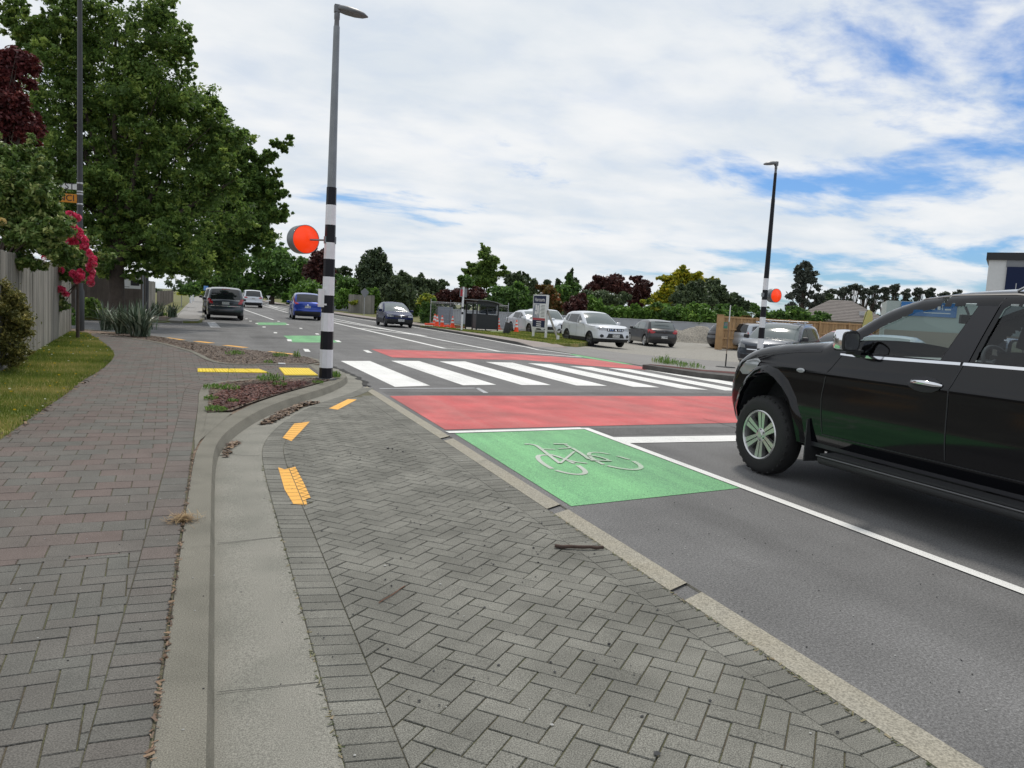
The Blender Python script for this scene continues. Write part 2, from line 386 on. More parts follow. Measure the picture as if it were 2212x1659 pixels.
GR=smoothline([(.42,-4),(.42,4),(.41,6.2),(.42,7.2),(.45,7.95),(.58,8.75),(.85,9.8),(1.29,11.0),(1.82,12.02),(2.16,12.7),(2.40,13.3)],2)
BI=smoothline([(.63,-4),(.63,4),(.62,6.2),(.62,7.0),(.66,7.8),(.78,8.6),(1.03,9.55),(1.45,10.65),(1.95,11.65),(2.28,12.35)],2)
SL=[(2.40,-4),(2.41,4),(2.42,8),(2.40,12.4),(2.41,13.3)]
SR=[(2.57,-4),(2.58,4),(2.57,8),(2.55,12.6),(2.52,13.5)]
BR=[(2.18,-4),(2.18,4),(2.17,8),(2.15,11.0),(2.20,12.1)]
# raised near corner (pavement base, lawn bed)
far_kerb=smoothline([(2.27,17.3),(2.24,18.45),(1.95,19.15),(1.28,20.1),(.44,21.2),(-.70,23.2),(-1.36,24.8),(-2.6,26.6),(-4.5,28.3),(-8,30),(-40,34)],1)
slab=[(-40,-4)]+TB+[(2.05,15.1),(1.86,15.3),(1.86,16.75)]+offset(far_kerb,.12)[0:1]+[ (p[0]-.11,p[1]-.06) for p in far_kerb]
sheet('verge',slab,.086,M['dirt'],skirt=-.05)
kb=MB(); ribbon(kb,TB,FT,.1,.1,90); ribbon(kb,FT,FB,.1,0.006,90)
kb.face([(2.22,14.95,.1),(2.37,14.95,.1),(2.40,14.98,.006),(2.38,15.25,.006),(2.15,15.35,.006)]);kb.face([(2.22,14.95,.1),(2.15,15.35,.006),(2.0,15.1,.1)])
ribbon(kb,offset(TB,-.012),TB,.078,.1,90)
tag(kb.build('kerb',M['kerb'],merge=.002,smooth=50),kind='structure')
gb=MB(); ribbon(gb,FB,[(x,y) for x,y in GR]+[(2.52,13.9),(2.62,14.6)],.005,.012,90)
gb.face([(2.40,14.98,.005),(2.62,14.6,.012),(2.62,15.8,.008),(2.5,17.3,.008),(2.3,17.3,.008),(2.34,15.3,.006)])
tag(gb.build('gutter',M['concrete'],merge=.002,smooth=50),kind='structure')
kb=MB(); far_in=offset(far_kerb,-.12) if offset(far_kerb,-.12)[5][1]<far_kerb[5][1] else offset(far_kerb,.12)
ribbon(kb,far_in,far_kerb,.1,.1,70); ribbon(kb,far_kerb,[(p[0]+.02,p[1]+.02) for p in far_kerb],.1,.0,70); ribbon(kb,far_in,[(p[0]-.003,p[1]-.003) for p in far_in],.1,.07,70)
tag(kb.build('kerb',M['kerb']),kind='structure')
# flush concrete strip with cracks
sb=MB(); sl=resample(SL,120); sr=resample(SR,120)
for (i0,i1) in ((0,51),(52,63),(64,84),(85,119)):
    ribbon(sb,sl[i0:i1+1],sr[i0:i1+1],.014,.014,30); 
for A in (sl,sr): ribbon(sb,A,A,.014,-.01,100)
sh=.0
tag(sb.build('concrete_edging',M['strip'],merge=.0005),kind='structure')
# ---- brick paving
def brickify(b,poly,frame,bricks,z,joint=.0055,m=0,tonef=None,chamf=.0035):
    """frame: (ox,oy,ang); bricks: iterable of (x0,x1,y0,y1) in the frame"""
    ox,oy,an=frame; ca,sa=math.cos(an),math.sin(an)
    loc=[((x-ox)*ca+(y-oy)*sa,-(x-ox)*sa+(y-oy)*ca) for x,y in poly]
    S=.8; blocks={}
    xs=[p[0] for p in loc]; ys=[p[1] for p in loc]
    def sub(i,j):
        k=(i,j)
        if k not in blocks:
            c=cliprect(loc,i*S-.3,(i+1)*S+.3,j*S-.3,(j+1)*S+.3)
            full=len(c)>2 and abs(abs(area(c))-(S+.6)**2)<1e-4
            blocks[k]=(c,full)
        return blocks[k]
    n=0
    for (x0,x1,y0,y1) in bricks(min(xs),max(xs),min(ys),max(ys)):
        c,full=sub(math.floor((x0+x1)/2/S),math.floor((y0+y1)/2/S))
        if len(c)<3: continue
        x0+=joint/2;x1-=joint/2;y0+=joint/2;y1-=joint/2
        q=[(x0,y0),(x1,y0),(x1,y1),(x0,y1)] if full else cliprect(c,x0,x1,y0,y1)
        if len(q)<3 or abs(area(q))<2e-4: continue
        if area(q)<0: q=q[::-1]
        t=tonef(x0,y0) if tonef else random.random()
        dz=random.uniform(-.0012,.0012); tx,ty=random.uniform(-.006,.006),random.uniform(-.006,.006)
        cx=sum(p[0] for p in q)/len(q); cy=sum(p[1] for p in q)/len(q)
        top=[];bot=[]
        for (x,y) in q:
            k=1-chamf/max(.03,math.hypot(x-cx,y-cy)); ax,ay=cx+(x-cx)*k,cy+(y-cy)*k
            W=lambda u,v,zz:(ox+u*ca-v*sa,oy+u*sa+v*ca,zz)
            top.append(W(ax,ay,z+dz+(x-cx)*tx+(y-cy)*ty)); bot.append(W(x,y,z-.004))
        L=len(q); b.add(top+bot,[tuple(range(L))]+[(i,i+L,(i+1)%L+L,(i+1)%L) for i in range(L)],m,t)
        n+=1
    return n
def herring(w):
    def f(x0,x1,y0,y1):
        for i in range(math.floor(x0/w)-2,math.ceil(x1/w)+2):
            for j in range(math.floor(y0/w)-2,math.ceil(y1/w)+2):
                d=(i-j)%4
                if d==0: yield (i*w,(i+2)*w,j*w,(j+1)*w)
                elif d==3: yield (i*w,(i+1)*w,j*w,(j+2)*w)
    return f
def stretcher(l,w):
    def f(x0,x1,y0,y1):
        for j in range(math.floor(y0/w)-1,math.ceil(y1/w)+1):
            o=(j%2)*l/2
            for i in range(math.floor(x0/l)-2,math.ceil(x1/l)+2): yield (i*l+o,(i+1)*l+o,j*w,(j+1)*w)
    return f
TS=1.0
def soldier(b,A,B,w,z,flip=False):
    """course of bricks laid across the band between lines A and B"""
    d=sum(math.dist(p,q) for p,q in zip(A,A[1:])); n=int(d/w)
    A=resample(A,n+1);B=resample(B,n+1)
    for i in range(n):
        q=[A[i],A[i+1],B[i+1],B[i]]; cx=sum(p[0] for p in q)/4; cy=sum(p[1] for p in q)/4
        dz=random.uniform(-.0012,.0012); t=random.random()*TS; top=[];bot=[]
        for x,y in q:
            r=math.hypot(x-cx,y-cy); k=1-.006/r; k2=1-.0035/r
            top.append((cx+(x-cx)*(k-.0015/r*1),cy+(y-cy)*(k-.045),z+dz)); bot.append((cx+(x-cx)*k2,cy+(y-cy)*(k-.0),z-.004))
        b.add(top+bot,[(0,1,2,3)]+[(j,j+4,(j+1)%4+4,(j+1)%4) for j in range(4)],0,t)
BI=offset(GR,.205) if offset(GR,.205)[0][0]>.5 else offset(GR,-.205)
GRs=resample(GR,160); BIs=offset(GRs,.205) if offset(GRs,.205)[0][0]>.5 else offset(GRs,-.205)
bay=MB(); soldier(bay,GRs,BIs,.1,.016)
SLs=resample([(2.40,-4),(2.41,4),(2.42,8),(2.40,12.2)],120); BRs=[(x-.215,y-.03) for x,y in SLs]; soldier(bay,BRs,SLs,.1,.015)
BIs=[p for p in BIs if p[1]<11.9]
region=BIs+[(2.19,12.0)]+[p for p in BRs[::-1] if p[1]<11.9]
brickify(bay,region,(0.03,0.02,R(45)),herring(.1),.016)
bayo=tag(bay.build('bay_paving',M['brick_dark']),kind='structure')
sheet('paving_joints',[(.43,-4)]+[(x-.0,y) for x,y in GR]+[(2.42,12.6),(2.41,8),(2.405,-4)],.0095,M['joint'])
# ---- footpath paving on the raised corner
lawn_edge=smoothline([(-1.8,-4),(-1.79,8.3),(-1.80,9.9),(-1.79,11.6),(-1.84,13),(-1.78,14.4),(-1.86,17.2),(-2.12,19.1),(-2.72,22.1),(-3.45,25.3)],1)
bedfar_bottom=smoothline([(1.86,16.72),(1.42,16.65),(.7,16.25),(.25,16.2),(-.1,16.75),(-.34,18.2),(-.57,19.5),(-.83,20.3),(-1.35,22.1),(-2.1,23.5),(-3.40,25.4)],1)
edge_out=smoothline([(-.17,8.05),(-.18,10.4),(-.2,11.5),(-.16,12.5),(-.03,12.95),(.46,13.5),(1.77,14.0),(1.98,14.35)],1)
tbn=[p for p in TB if p[1]<8.0]
tbe=[(p[0]-.012,p[1]) for p in tbn]
sold_in=[(-.36,-4),(-.36,6.0),(-.37,8.05),(-.38,10.4),(-.4,11.6),(-.36,12.7),(-.15,13.25),(.4,13.72)]
pb=MB()
TS=.35; soldier(pb,[(-.36,-4),(-.36,4.4)],[(-.172,-4),(-.172,4.4)],.105,.1); TS=.9; soldier(pb,[(-.36,4.4),(-.36,6.0),(-.37,8.05)],[(-.172,4.4),(-.172,6),(-.18,8.05)],.21,.1); soldier(pb,sold_in[2:],[(-.18,8.05),(-.18,10.4),(-.2,11.5),(-.16,12.5),(-.03,12.95),(.43,13.5)],.2,.1)
near=[(p[0],p[1]) for p in lawn_edge if p[1]<4.3]+[(-1.8,4.3),(-.36,4.55),(-.36,-4)]
brickify(pb,near,(0,0,R(4)),herring(.1),.1,tonef=lambda x,y:random.random()*.25)
far=[(-1.8,4.3)]+[p for p in lawn_edge if p[1]>4.3]+bedfar_bottom[::-1]+[(1.9,14.4),(.4,13.72),(-.15,13.25),(-.36,12.7),(-.4,11.6),(-.38,10.4),(-.37,8.05),(-.36,4.55)]
brickify(pb,far,(0,.1,R(3)),stretcher(.235,.213),.1,joint=.005,tonef=lambda x,y:random.choice((random.random()*.4,random.random()*1.1,.3+random.random()*.8)))
tag(pb.build('footpath',M['brick_path']),kind='structure')
sheet('footpath_joints',[(-1.9,-4)]+[(x-.06,y) for x,y in lawn_edge]+bedfar_bottom[::-1]+[(1.9,15.0),(1.86,14.2)]+edge_out[::-1]+[(-.165,7.9),(-.165,-4)],.0935,M['joint'])
rb=MB(); rb.face([(1.862,14.9,.101),(1.862,16.73,.101),(2.36,17.25,.012),(2.36,15.3,.012)]); rb.face([(1.862,16.73,.101),(2.2,17.3,.1),(2.36,17.25,.012)])
tag(rb.build('kerb_ramp',M['kerb']),kind='structure')
# concrete edgings of the beds
eb=MB(); ei=smoothline([(-.10,8.3),(-.06,10.4),(-.07,11.5),(-.04,12.4),(.08,12.83),(.5,13.34),(1.77,13.86),(1.9,14.2)],1)
ribbon(eb,edge_out,ei,.108,.108,40); ribbon(eb,edge_out,edge_out,.108,.08,40)
eb.face([(-.10,8.3,.107),(-.17,8.05,.107),(-.155,7.4,.1),(-.12,7.9,.101),(.18,9.55,.104),(.1,9.65,.105)])
bo=offset(bedfar_bottom,.12) if offset(bedfar_bottom,.12)[8][1]>bedfar_bottom[8][1] else offset(bedfar_bottom,-.12)
ribbon(eb,bedfar_bottom,bo,.108,.108,60)
tag(eb.build('bed_edging',M['kerb']),kind='structure')
M['mulch']=mat('mulch',(.085,.058,.045),.95,col2=(.15,.12,.10),vs=9.,var=.4,speck=.45,specks=50.,bump=1,bs=45.)
M['red_mulch']=mat('red_mulch',(.060,.012,.011),.95,col2=(.09,.022,.018),vs=9.,var=.4,speck=.45,specks=60.,bump=1,bs=45.)
bedn=[(-.07,9.7)]+ei[3:]+[(2.0,14.4),(1.9,13.6),(1.48,12.75),(.98,11.75),(.48,10.6),(.2,9.85)]
sheet('planting_bed',bedn,.112,M['mulch'])
sheet('planting_bed',[(.0,10.0),(.2,10.0),(.5,10.72),(.98,11.78),(1.46,12.8),(1.4,13.15),(.9,13.0),(.5,12.5),(.2,12.1),(.0,11.2)],.118,M['red_mulch'])
bedf=bo+[(-2.2,25.9)]+[p for p in far_in if -2.2<p[0]<2.2][::-1]+[(2.1,17.2)]
sheet('planting_bed',bedf,.104,M['mulch'])
sheet('kerb_infill',[(-.172,7.95),(-.175,8.3),(-.10,8.32),(-.06,10.3),(.0,9.75),(.22,9.72),(.0,8.9),(-.10,8.1),(-.145,7.6)],.1035,M['kerb'])
# seams and patches in the seal
M['seal']=asphaltmat('seal',(.092,.091,.091),patch=.2,speck=.5); M['seal_light']=asphaltmat('seal_light',(.145,.143,.14),patch=.2,speck=.4)
def seal(pts,m,z=.002):
    b=MB(); b.face([(x,y,z) for x,y in pts]); o=b.build('road_patch',M[m]); o['kind']='structure'
seal([(2.66,12.45),(12.0,13.1),(12.0,13.5),(2.66,12.85)],'seal'); seal([(4.7,8.5),(9,8.7),(9,9.15),(4.7,9.05)],'seal'); seal([(5.6,21.5),(8.8,22),(8.4,34),(5.3,33)],'seal_light'); seal([(1.2,27.5),(3.3,27.9),(3.2,29.3),(1.1,28.8)],'seal')
seal([(7.9,-3),(8.5,-3),(8.5,8),(7.9,8)],'seal')
# mulch chips + litter
def chips(name,poly,z,n,m,size=.035,lift=.012,kind='stuff'):
    xs=[p[0] for p in poly]; ys=[p[1] for p in poly]; P=[]
    while len(P)<n:
        x,y=random.uniform(min(xs),max(xs)),random.uniform(min(ys),max(ys))
        if inpoly(x,y,poly): P.append((x,y))
    P=np.array(P); N=len(P); a=rng.uniform(0,6.28,N); s=size*rng.uniform(.4,1.4,N); w=s*rng.uniform(.15,.4,N)
    dx=np.stack([np.cos(a)*s,np.sin(a)*s,rng.uniform(-.3,.3,N)*s],1); dy=np.stack([-np.sin(a)*w,np.cos(a)*w,rng.uniform(-.4,.4,N)*w],1)
    c=np.stack([P[:,0],P[:,1],z+rng.uniform(.2,1,N)*lift],1)
    V=np.stack([c-dx-dy,c+dx-dy,c+dx+dy,c-dx+dy],1).reshape(-1,3)
    o=fastmesh(name,V,4,rng.uniform(0,1,N),m); o['kind']=kind; return o
M['chip']=leafmat('chip',(.045,.024,.013),(.115,.066,.038),(.25,.165,.10),0)
M['redchip']=leafmat('redchip',(.045,.010,.006),(.11,.024,.014),(.17,.05,.03),0)
chips('mulch',bedn,.116,3600,M['chip'],.022,.008)
M['chip2']=leafmat('chip2',(.035,.02,.011),(.085,.052,.032),(.20,.14,.09),0)
chips('mulch',bedf,.108,6500,M['chip2'],.024,.008)
chips('mulch',[(.0,10.0),(.2,10.0),(.5,10.72),(.98,11.78),(1.46,12.8),(1.4,13.15),(.9,13.0),(.5,12.5),(.2,12.1),(.0,11.2)],.122,5200,M['redchip'],.022,.012)
chips('leaf_litter',[(.50,9.35),(.80,10.35),(1.25,11.4),(1.45,11.3),(1.1,10.75),(.85,10.0),(.62,9.4)],.012,900,M['chip'],.035,.02)
chips('leaf_litter',[(.07,7.5),(.13,8.1),(.22,8.4),(.27,8.3),(.17,7.9),(.13,7.5)],.01,130,M['chip'],.03,.02)
chips('leaf_litter',[(-.175,1.5),(-.155,1.5),(-.155,7.4),(-.18,7.4)],.1,420,M['chip'],.012,.006)
chips('leaf_litter',[(-1.88,7),(-1.74,7),(-1.74,14),(-1.9,17),(-2.3,20),(-2.2,17),(-1.9,13)],.1,500,M['chip'],.025,.012)
M['mossbit']=leafmat('mossbit',(.03,.045,.01),(.10,.10,.03),(.22,.17,.10),0)
chips('leaf_litter',[(2.375,1.5),(2.40,1.5),(2.41,5.2),(2.385,5.2)],.017,300,M['mossbit'],.010,.004)
chips('leaf_litter',[(.405,1.5),(.43,1.5),(.425,7.2),(.40,7.2)],.013,240,M['mossbit'],.010,.004)
# pebbles
pbm=MB()
def pebble(b,x,y,z,r,t):
    a=random.uniform(0,3); vs=[];
    for k in range(6): vs.append((x+math.cos(a+k*1.047)*r*random.uniform(.7,1.1),y+math.sin(a+k*1.047)*r*random.uniform(.6,1.),z+r*.35))
    vs.append((x,y,z+r*.9)); vs.append((x,y,z-r*.2))
    b.add(vs,[(k,(k+1)%6,6) for k in range(6)]+[((k+1)%6,k,7) for k in range(6)],0,t)
for i in range(420):
    x=random.uniform(.45,2.4); y=random.uniform(1.7,12)**1; r=random.choice((.004,.005,.006,.008,.011))
    if y>6 and x<(y-6)*.25+.4: continue
    pebble(pbm,x,y,.018,r*.8,random.choice((.1,.25,.35,.35,.9)))
for i in range(160): pebble(pbm,random.uniform(2.6,4.4),random.uniform(1.5,9),.002,random.choice((.004,.006)),random.choice((0,.1,.9)))
for i in range(120): pebble(pbm,random.uniform(-1.7,.4),random.uniform(1.5,7),.102 if random.random()<.0 else .1,random.choice((.003,.005)),random.choice((.1,.8)))
for px,py,r in ((1418,1641,.017),(1152,1190,.011),(1162,1222,.009),(838,973,.018),(848,974,.014),(1315,1400,.010),(870,980,.012),(858,977,.010),(1098,1103,.012)):
    x,y=G(px,py); pebble(pbm,x,y,.018,r,.35 if r==.017 else .1)
M['pebble']=leafmat('pebble',(.02,.02,.022),(.12,.12,.12),(.5,.5,.48),0)
o=pbm.build('gravel',M['pebble']); o['kind']='stuff'
# ---- markings
def mark(name,pts,m,z=.004,px=True):
    b=MB(); q=[G(*p) for p in pts] if px else pts
    b.face([(x,y,z) for x,y in q]); o=b.build(name,M[m]); o['kind']='structure'; return o
def line(name,pts,w,m,z=.004,px=True):
    q=[G(*p) for p in pts] if px else pts
    b=MB(); A=offset(q,w/2);B=offset(q,-w/2)
    for i in range(len(q)-1): b.face([(*A[i],z),(*A[i+1],z),(*B[i+1],z),(*B[i],z)])
    o=b.build(name,M[m]); o['kind']='structure'; return o
line('white_line',[(4.60,-4),(4.60,4),(4.60,9.05)],.105,'white_paint',.008,False)
line('white_line',[(2.63,8.80),(4.55,9.02)],.13,'white_paint',.008,False)
line('white_line',[(4.62,8.16),(7.9,8.22)],.40,'white_paint',.006,False)
mark('green_patch',[(2.66,5.38),(2.70,8.72),(4.54,8.95),(4.54,5.72)],'green_paint',.004,False)
mark('red_band',[(2.66,9.0),(2.66,12.25),(3.2,12.35),(12.0,12.9),(12.0,9.9),(4.6,9.2)],'red_paint',.004,False)
def z3(x,y): return (704.8+x*.1961,488+y*.1961)
def z2(x,y): return (325.3+x*.1961,488+y*.1961)
def z4(x,y): return (1084.4+x*.1961,488+y*.1961)
def z5(x,y): return (1464+x*.1961,488+y*.1961)
mark('red_band',[z3(490,1358),z3(730,1450),z3(2212,1480),z4(1000,1545),z4(1950,1612),z4(2140,1632),z4(1850,1600),z4(1000,1470),z3(2212,1420),z3(1400,1385)],'red_paint',.004)
top=[(736,780),(799,780),(845,779.6),(905,780),(949,780.8),(1005,781),(1049,782),(1107,783.5),(1140,784.7),(1190,787),(1230.5,791),(1277.5,793.5),(1314,795.3),(1359,797.8),(1392.3,798.8),(1437.4,801.2),(1467,803.5),(1505,806.5)]
bot=[(853,836),(929,833.5),(1000,832.5),(1072,831.5),(1127,832),(1190,832),(1245,833),(1312,834),(1368,836),(1425,837.2),(1471,839.5),(1530,842.5)]
for k in range(6): mark('crossing_stripe',[top[2*k],top[2*k+1],bot[2*k+1],bot[2*k]],'white_paint')
for k in range(6,9):
    a,b_=G(*top[2*k]),G(*top[2*k+1]); dx=.05
    mark('crossing_stripe',[a,b_,(b_[0]+.12,13.8),(a[0]+.10,13.8)],'white_paint',.004,False)
line('white_line',[(820,839.5),(1030,838.5)],.09,'faded_white',.003); line('white_line',[(1030,838),(1050,849)],.09,'faded_white',.003)
for a in ([(1150,1072),(1180,1065),(1480,1065),(1530,1092),(1190,1092)],[(1465,1210),(1870,1210),(2100,1285),(1560,1283)]):
    mark('green_patch',[z2(*p) for p in a],'green_paint')
mark('green_patch',[z4(700,1405),z4(880,1450),z4(1330,1520),z4(1450,1530),z4(1250,1490),z4(900,1425)],'green_paint')
def dashes(f,L,w=.14,ln=1.0):
    for (x,y) in L:
        q=G(*f(x,y)); line('lane_dash',[(q[0]-.03,q[1]-ln/2),(q[0]+.03,q[1]+ln/2)],w,'white_paint',.008,False)
dashes(z2,[(1250,1115),(1375,1178),(1055,1025),(1100,1050)],.13,.9); dashes(z2,[(1530,1262),(1720,1373)],.15,1.1)
dashes(z2,[(1410,1052),(1655,1130),(1835,1192),(1510,1088),(1170,1076)],.13,.9); dashes(z3,[(130,1272),(455,1385)],.15,1.1)
line('white_line',[z2(1030,922),z2(1355,1035)],.12,'white_paint')
line('white_line',[z2(1205,870),z2(1510,955)],.13,'white_paint'); line('white_line',[z2(1205,848),z2(1510,915)],.13,'white_paint')
for a,b_ in (((1225,852),(1400,905)),((1250,872),(1380,880)),((1300,888),(1505,930)),((1340,905),(1500,912))): line('white_line',[z2(*a),z2(*b_)],.18,'white_paint',.006)
line('white_line',[z3(75,1022),z3(1000,1205),z3(1900,1382),z4(900,1447)],.16,'white_paint')
line('white_line',[z3(75,1043),z3(1100,1215)],.18,'white_paint',.006)
line('white_line',[z3(75,1065),z3(1300,1350),z3(2212,1402),z4(880,1448)],.19,'white_paint',.006)
line('white_line',[z3(380,1128),z3(1080,1213)],.22,'white_paint',.007)
line('white_line',[z3(75,985),z3(540,1055),z3(960,1115),z3(1600,1220),z3(2212,1338),z4(400,1368),z4(760,1415)],.13,'white_paint',.008)
mark('limit_bar',[z2(620,1062),z2(710,1062),z2(775,1122),z2(665,1120)],'faded_white',.006)
line('white_line',[(-12,33.2),(-2.1,34.3),(.1,34.7)],.12,'faded_white',.004,False)
mark('side_street',[(-60,27.6),(-9,33.0),(-2.1,34.2),(.0,34.5),(-.45,37.9),(-2.6,37.1),(-60,37.1)],'asphalt_side',.002,False)
for a,b_ in (((160,1232),(345,1258)),((500,1272),(675,1292)),((820,1316),(1045,1342)),((1290,1386),(1580,1417))): line('yellow_dash',[z2(a[0],a[1]-1),z2(b_[0],b_[1]-1)],.26,'yellow_paint')
def z7(x,y): return (379.5+x*.2941,650.6+y*.2941)
for a in ([(752,1235),(800,1250),(878,1230),(940,1350),(990,1460),(955,1470),(965,1512),(865,1508),(800,1400)],[(785,1015),(870,910),(985,895),(930,955),(850,1040)],[(1125,797),(1265,728),(1330,731),(1190,806)]):
    mark('yellow_dash',[z7(*p) for p in a],'yellow_paint',.0185)
def dark_seams():
    b=MB()
    q=[z7(*p) for p in ((770,1240),(815,1245),(845,1310),(880,1400),(940,1505))]
    # joints of the bricks showing through the paint
    for k in range(11):
        y=5.72+k*.116
        b.box(.54,.63,y,y+.006,.0175,.0192); 
        b.bar((.635,y-.03,.0188),(.70,y+.035,.0188),.005,.002); b.bar((.70,y+.035,.0188),(.635,y+.09,.0188),.005,.002)
    b.box(.628,.634,5.65,7.02,.0175,.0193)
    for k in range(9):
        t=k/8; x=.70+t*.2; y=8.35+t*1.1; b.bar((x-.03,y+.05,.0188),(x+.16,y-.03,.0188),.005,.002)
    o=b.build('paving_joints',M['joint']); o['kind']='structure'
dark_seams()
# cycle symbol
cyc=MB()
def z8(x,y): return (921.7+x*.3186,867.5+y*.3186)
NST=[0]
def stroke(pts,w=.09,close=False):
    NST[0]+=1; zz_=.0075+.0004*NST[0]
    q=[G(*z8(*p)) for p in pts]; q=smoothline(q,1) if len(q)>2 else q
    A=offset(q,w/2);B=offset(q,-w/2)
    for i in range(len(q)-1): cyc.face([(*A[i],zz_),(*A[i+1],zz_),(*B[i+1],zz_),(*B[i],zz_)])
W1=.043
stroke([(905,378),(840,368),(770,366),(750,378),(762,402),(800,432),(850,460)],W1*1.2); stroke([(875,470),(940,488),(1010,499),(1060,497),(1080,485),(1062,462),(1025,438)],W1*1.2); stroke([(1000,425),(930,390)],W1)
stroke([(1240,362),(1180,350),(1120,348),(1095,358),(1110,380),(1150,408),(1200,432)],W1); stroke([(1225,440),(1300,456),(1370,466),(1430,466),(1458,452),(1440,430),(1400,408)],W1*1.2); stroke([(1375,398),(1290,374)],W1)
stroke([(905,425),(850,385),(775,325),(740,300),(690,292),(665,294)],W1); stroke([(775,326),(870,330)],W1*.8); stroke([(835,362),(985,412),(1090,425)],W1*.8); stroke([(890,325),(985,320),(940,298)],W1*.8)
stroke([(985,320),(1060,365),(1110,405),(1255,408)],W1); stroke([(860,292),(955,294)],W1*1.2); stroke([(905,425),(1000,345)],W1*.7); stroke([(1110,405),(1255,408),(1150,375),(1085,370)],W1*.8)
o=cyc.build('cycle_symbol',M['grey_symbol']); o['kind']='structure'
# road cracks and wavy seal edge
cr=MB()
def crack(pts,w=.012,z=.0055,px=True,jit=.02):
    q=[G(*p) for p in pts] if px else pts; q=resample(q,max(4,int(sum(math.dist(a,b) for a,b in zip(q,q[1:]))/.12)))
    q=[(x+random.uniform(-jit,jit),y+random.uniform(-jit,jit)) for x,y in q]
    for a,b_ in zip(q,q[1:]):
        d=math.dist(a,b_) or 1; nx,ny=-(b_[1]-a[1])/d*w/2,(b_[0]-a[0])/d*w/2; cr.face([(a[0]+nx,a[1]+ny,z),(b_[0]+nx,b_[1]+ny,z),(b_[0]-nx,b_[1]-ny,z),(a[0]-nx,a[1]-ny,z)])
crack([(1520,905),(1590,925)],.012); crack([(738,797),(765,812),(780,832)],.05); crack([(2.44,17.4),(2.55,16.2),(2.62,15.2),(2.62,14.4),(2.55,13.6)],.09,.013,False,.05)
crack([z3(0,1100),z3(700,1220)],.02); crack([z3(300,1420),z3(700,1470)],.015)
crack([(.42,4.95),(.2,4.92),(.03,4.9)],.006,.0135,False,.012); crack([(.42,7.55),(.2,7.6),(.08,7.75)],.006,.0135,False,.012); crack([(.42,3.0),(.03,3.02)],.004,.0135,False,.004)
M['crack']=mat('crack',(.035,.035,.033),.95)
o=cr.build('road_crack',M['crack']); o['kind']='structure'
# ---- far corner across the side street
fk=[(-60,36.9),(-2.6,37.0),(-1.3,37.5),(-.62,38.3),(-.47,40),(-.6,50),(-.9,70),(-2.2,180),(-4,400)]
sheet('verge',[(-60,400)]+[(-60,37.1)]+[(x-.1,y+.1) for x,y in fk[1:]],.09,M['drygrass'],skirt=-.02)
kb=MB(); ribbon(kb,fk,[(x-.13,y+.13) for x,y in fk],.1,.1,80); ribbon(kb,fk,[(x+.015,y-.015) for x,y in fk],.1,0,80)
tag(kb.build('kerb',M['kerb']),kind='structure')
sheet('footpath',[(-.75,38.6),(-.62,42),(-.75,52),(-1.05,70),(-2.35,180),(-3.9,180),(-2.35,70),(-2.05,52),(-2.0,38.0),(-1.4,37.75)],.096,M['farpath'])
sheet('planting_bed',[(-2.1,37.9),(-2.05,43.5),(-3.2,43.5),(-9,41),(-9,37.3),(-2.7,37.4)],.097,M['mulch'])
# ---- right-hand side
b=MB()
ypoly=[(12.12,30),(12.12,20.3),(12.32,17.37),(60,17.37),(95,17.37),(95,130),(12.32,130),(12.32,60)]
for c in gridcells(ypoly,1.5): b.face([(x,y,zyard(x,y)) for x,y in c])
tag(b.build('yard',M['gravel'],merge=.001),kind='structure')
M['drive']=mat('drive',(.22,.215,.205),.9,col2=(.175,.165,.16),vs=.6,var=.12,speck=.25,specks=120.)
def drape(name,poly,m,dz,cell=.7):
    b=MB()
    for c in gridcells(poly,cell): b.face([(x,y,zyard(x,y)+dz) for x,y in c])
    return tag(b.build(name,M[m],merge=.001),kind='structure')
drape('driveway',[(12.0,20.2),(12.25,18.2),(13.5,17.9),(40,17.9),(34,26),(24,24.5),(18,25.5),(15.3,27),(15,29.5),(13.4,31),(11.85,30.5),(11.88,26)],'drive',.012)
rk=[(11.85,28.6),(11.86,30.3),(11.8,38.8),(11.75,47.8),(11.2,55),(10.3,62),(9.7,75),(8.2,130),(3,400)]
rs=[(p[0]+1.75,p[1]) for p in rk]
M['rpath']=mat('rpath',(.26,.225,.205),.9,var=.12,vs=1.4,speck=.2)
b=MB(); rz=[.012]+[.1]*(len(rk)-1)
for i in range(len(rk)-1):
    b.face([(*rk[i],rz[i]),(*rk[i+1],rz[i+1]),(*rs[i+1],rz[i+1]),(*rs[i],rz[i])])
tag(b.build('footpath',M['rpath']),kind='structure')
b=MB()
for i in range(len(rk)-1): b.face([(*rk[i],rz[i]),(*rk[i+1],rz[i+1]),(rk[i+1][0]-.02,rk[i+1][1],.0),(rk[i][0]-.02,rk[i][1],0)]); b.face([(*rk[i],rz[i]+.003),(*rk[i+1],rz[i+1]+.003),(rk[i+1][0]+.13,rk[i+1][1],rz[i+1]+.003),(rk[i][0]+.13,rk[i][1],rz[i]+.003)])
M['kerb_old']=mat('kerb_old',(.085,.08,.075),.95,var=.3,vs=3)
tag(b.build('kerb',M['kerb_old']),kind='structure')
rgrass=[G(*z4(-900,1100),.1),G(*z4(-300,1150),.1),G(*z4(0,1165),.1),G(*z4(300,1160),.1),G(*z4(720,1200),.1),G(*z4(960,1290),.05),G(*z4(830,1312),.05),G(*z4(560,1296),.1),G(*z4(300,1262),.1),G(*z4(0,1218),.1),G(*z4(-400,1165),.1)]
sheet('verge',[(p[0]+.0,p[1]) for p in rgrass],.105,M['lawn'],skirt=-.25)
sheet('verge',[(11.9,56),(16,53),(40,75),(40,400),(5,400),(10.1,130),(11.5,75),(12.0,62)],.09,M['drygrass'],skirt=-.3)
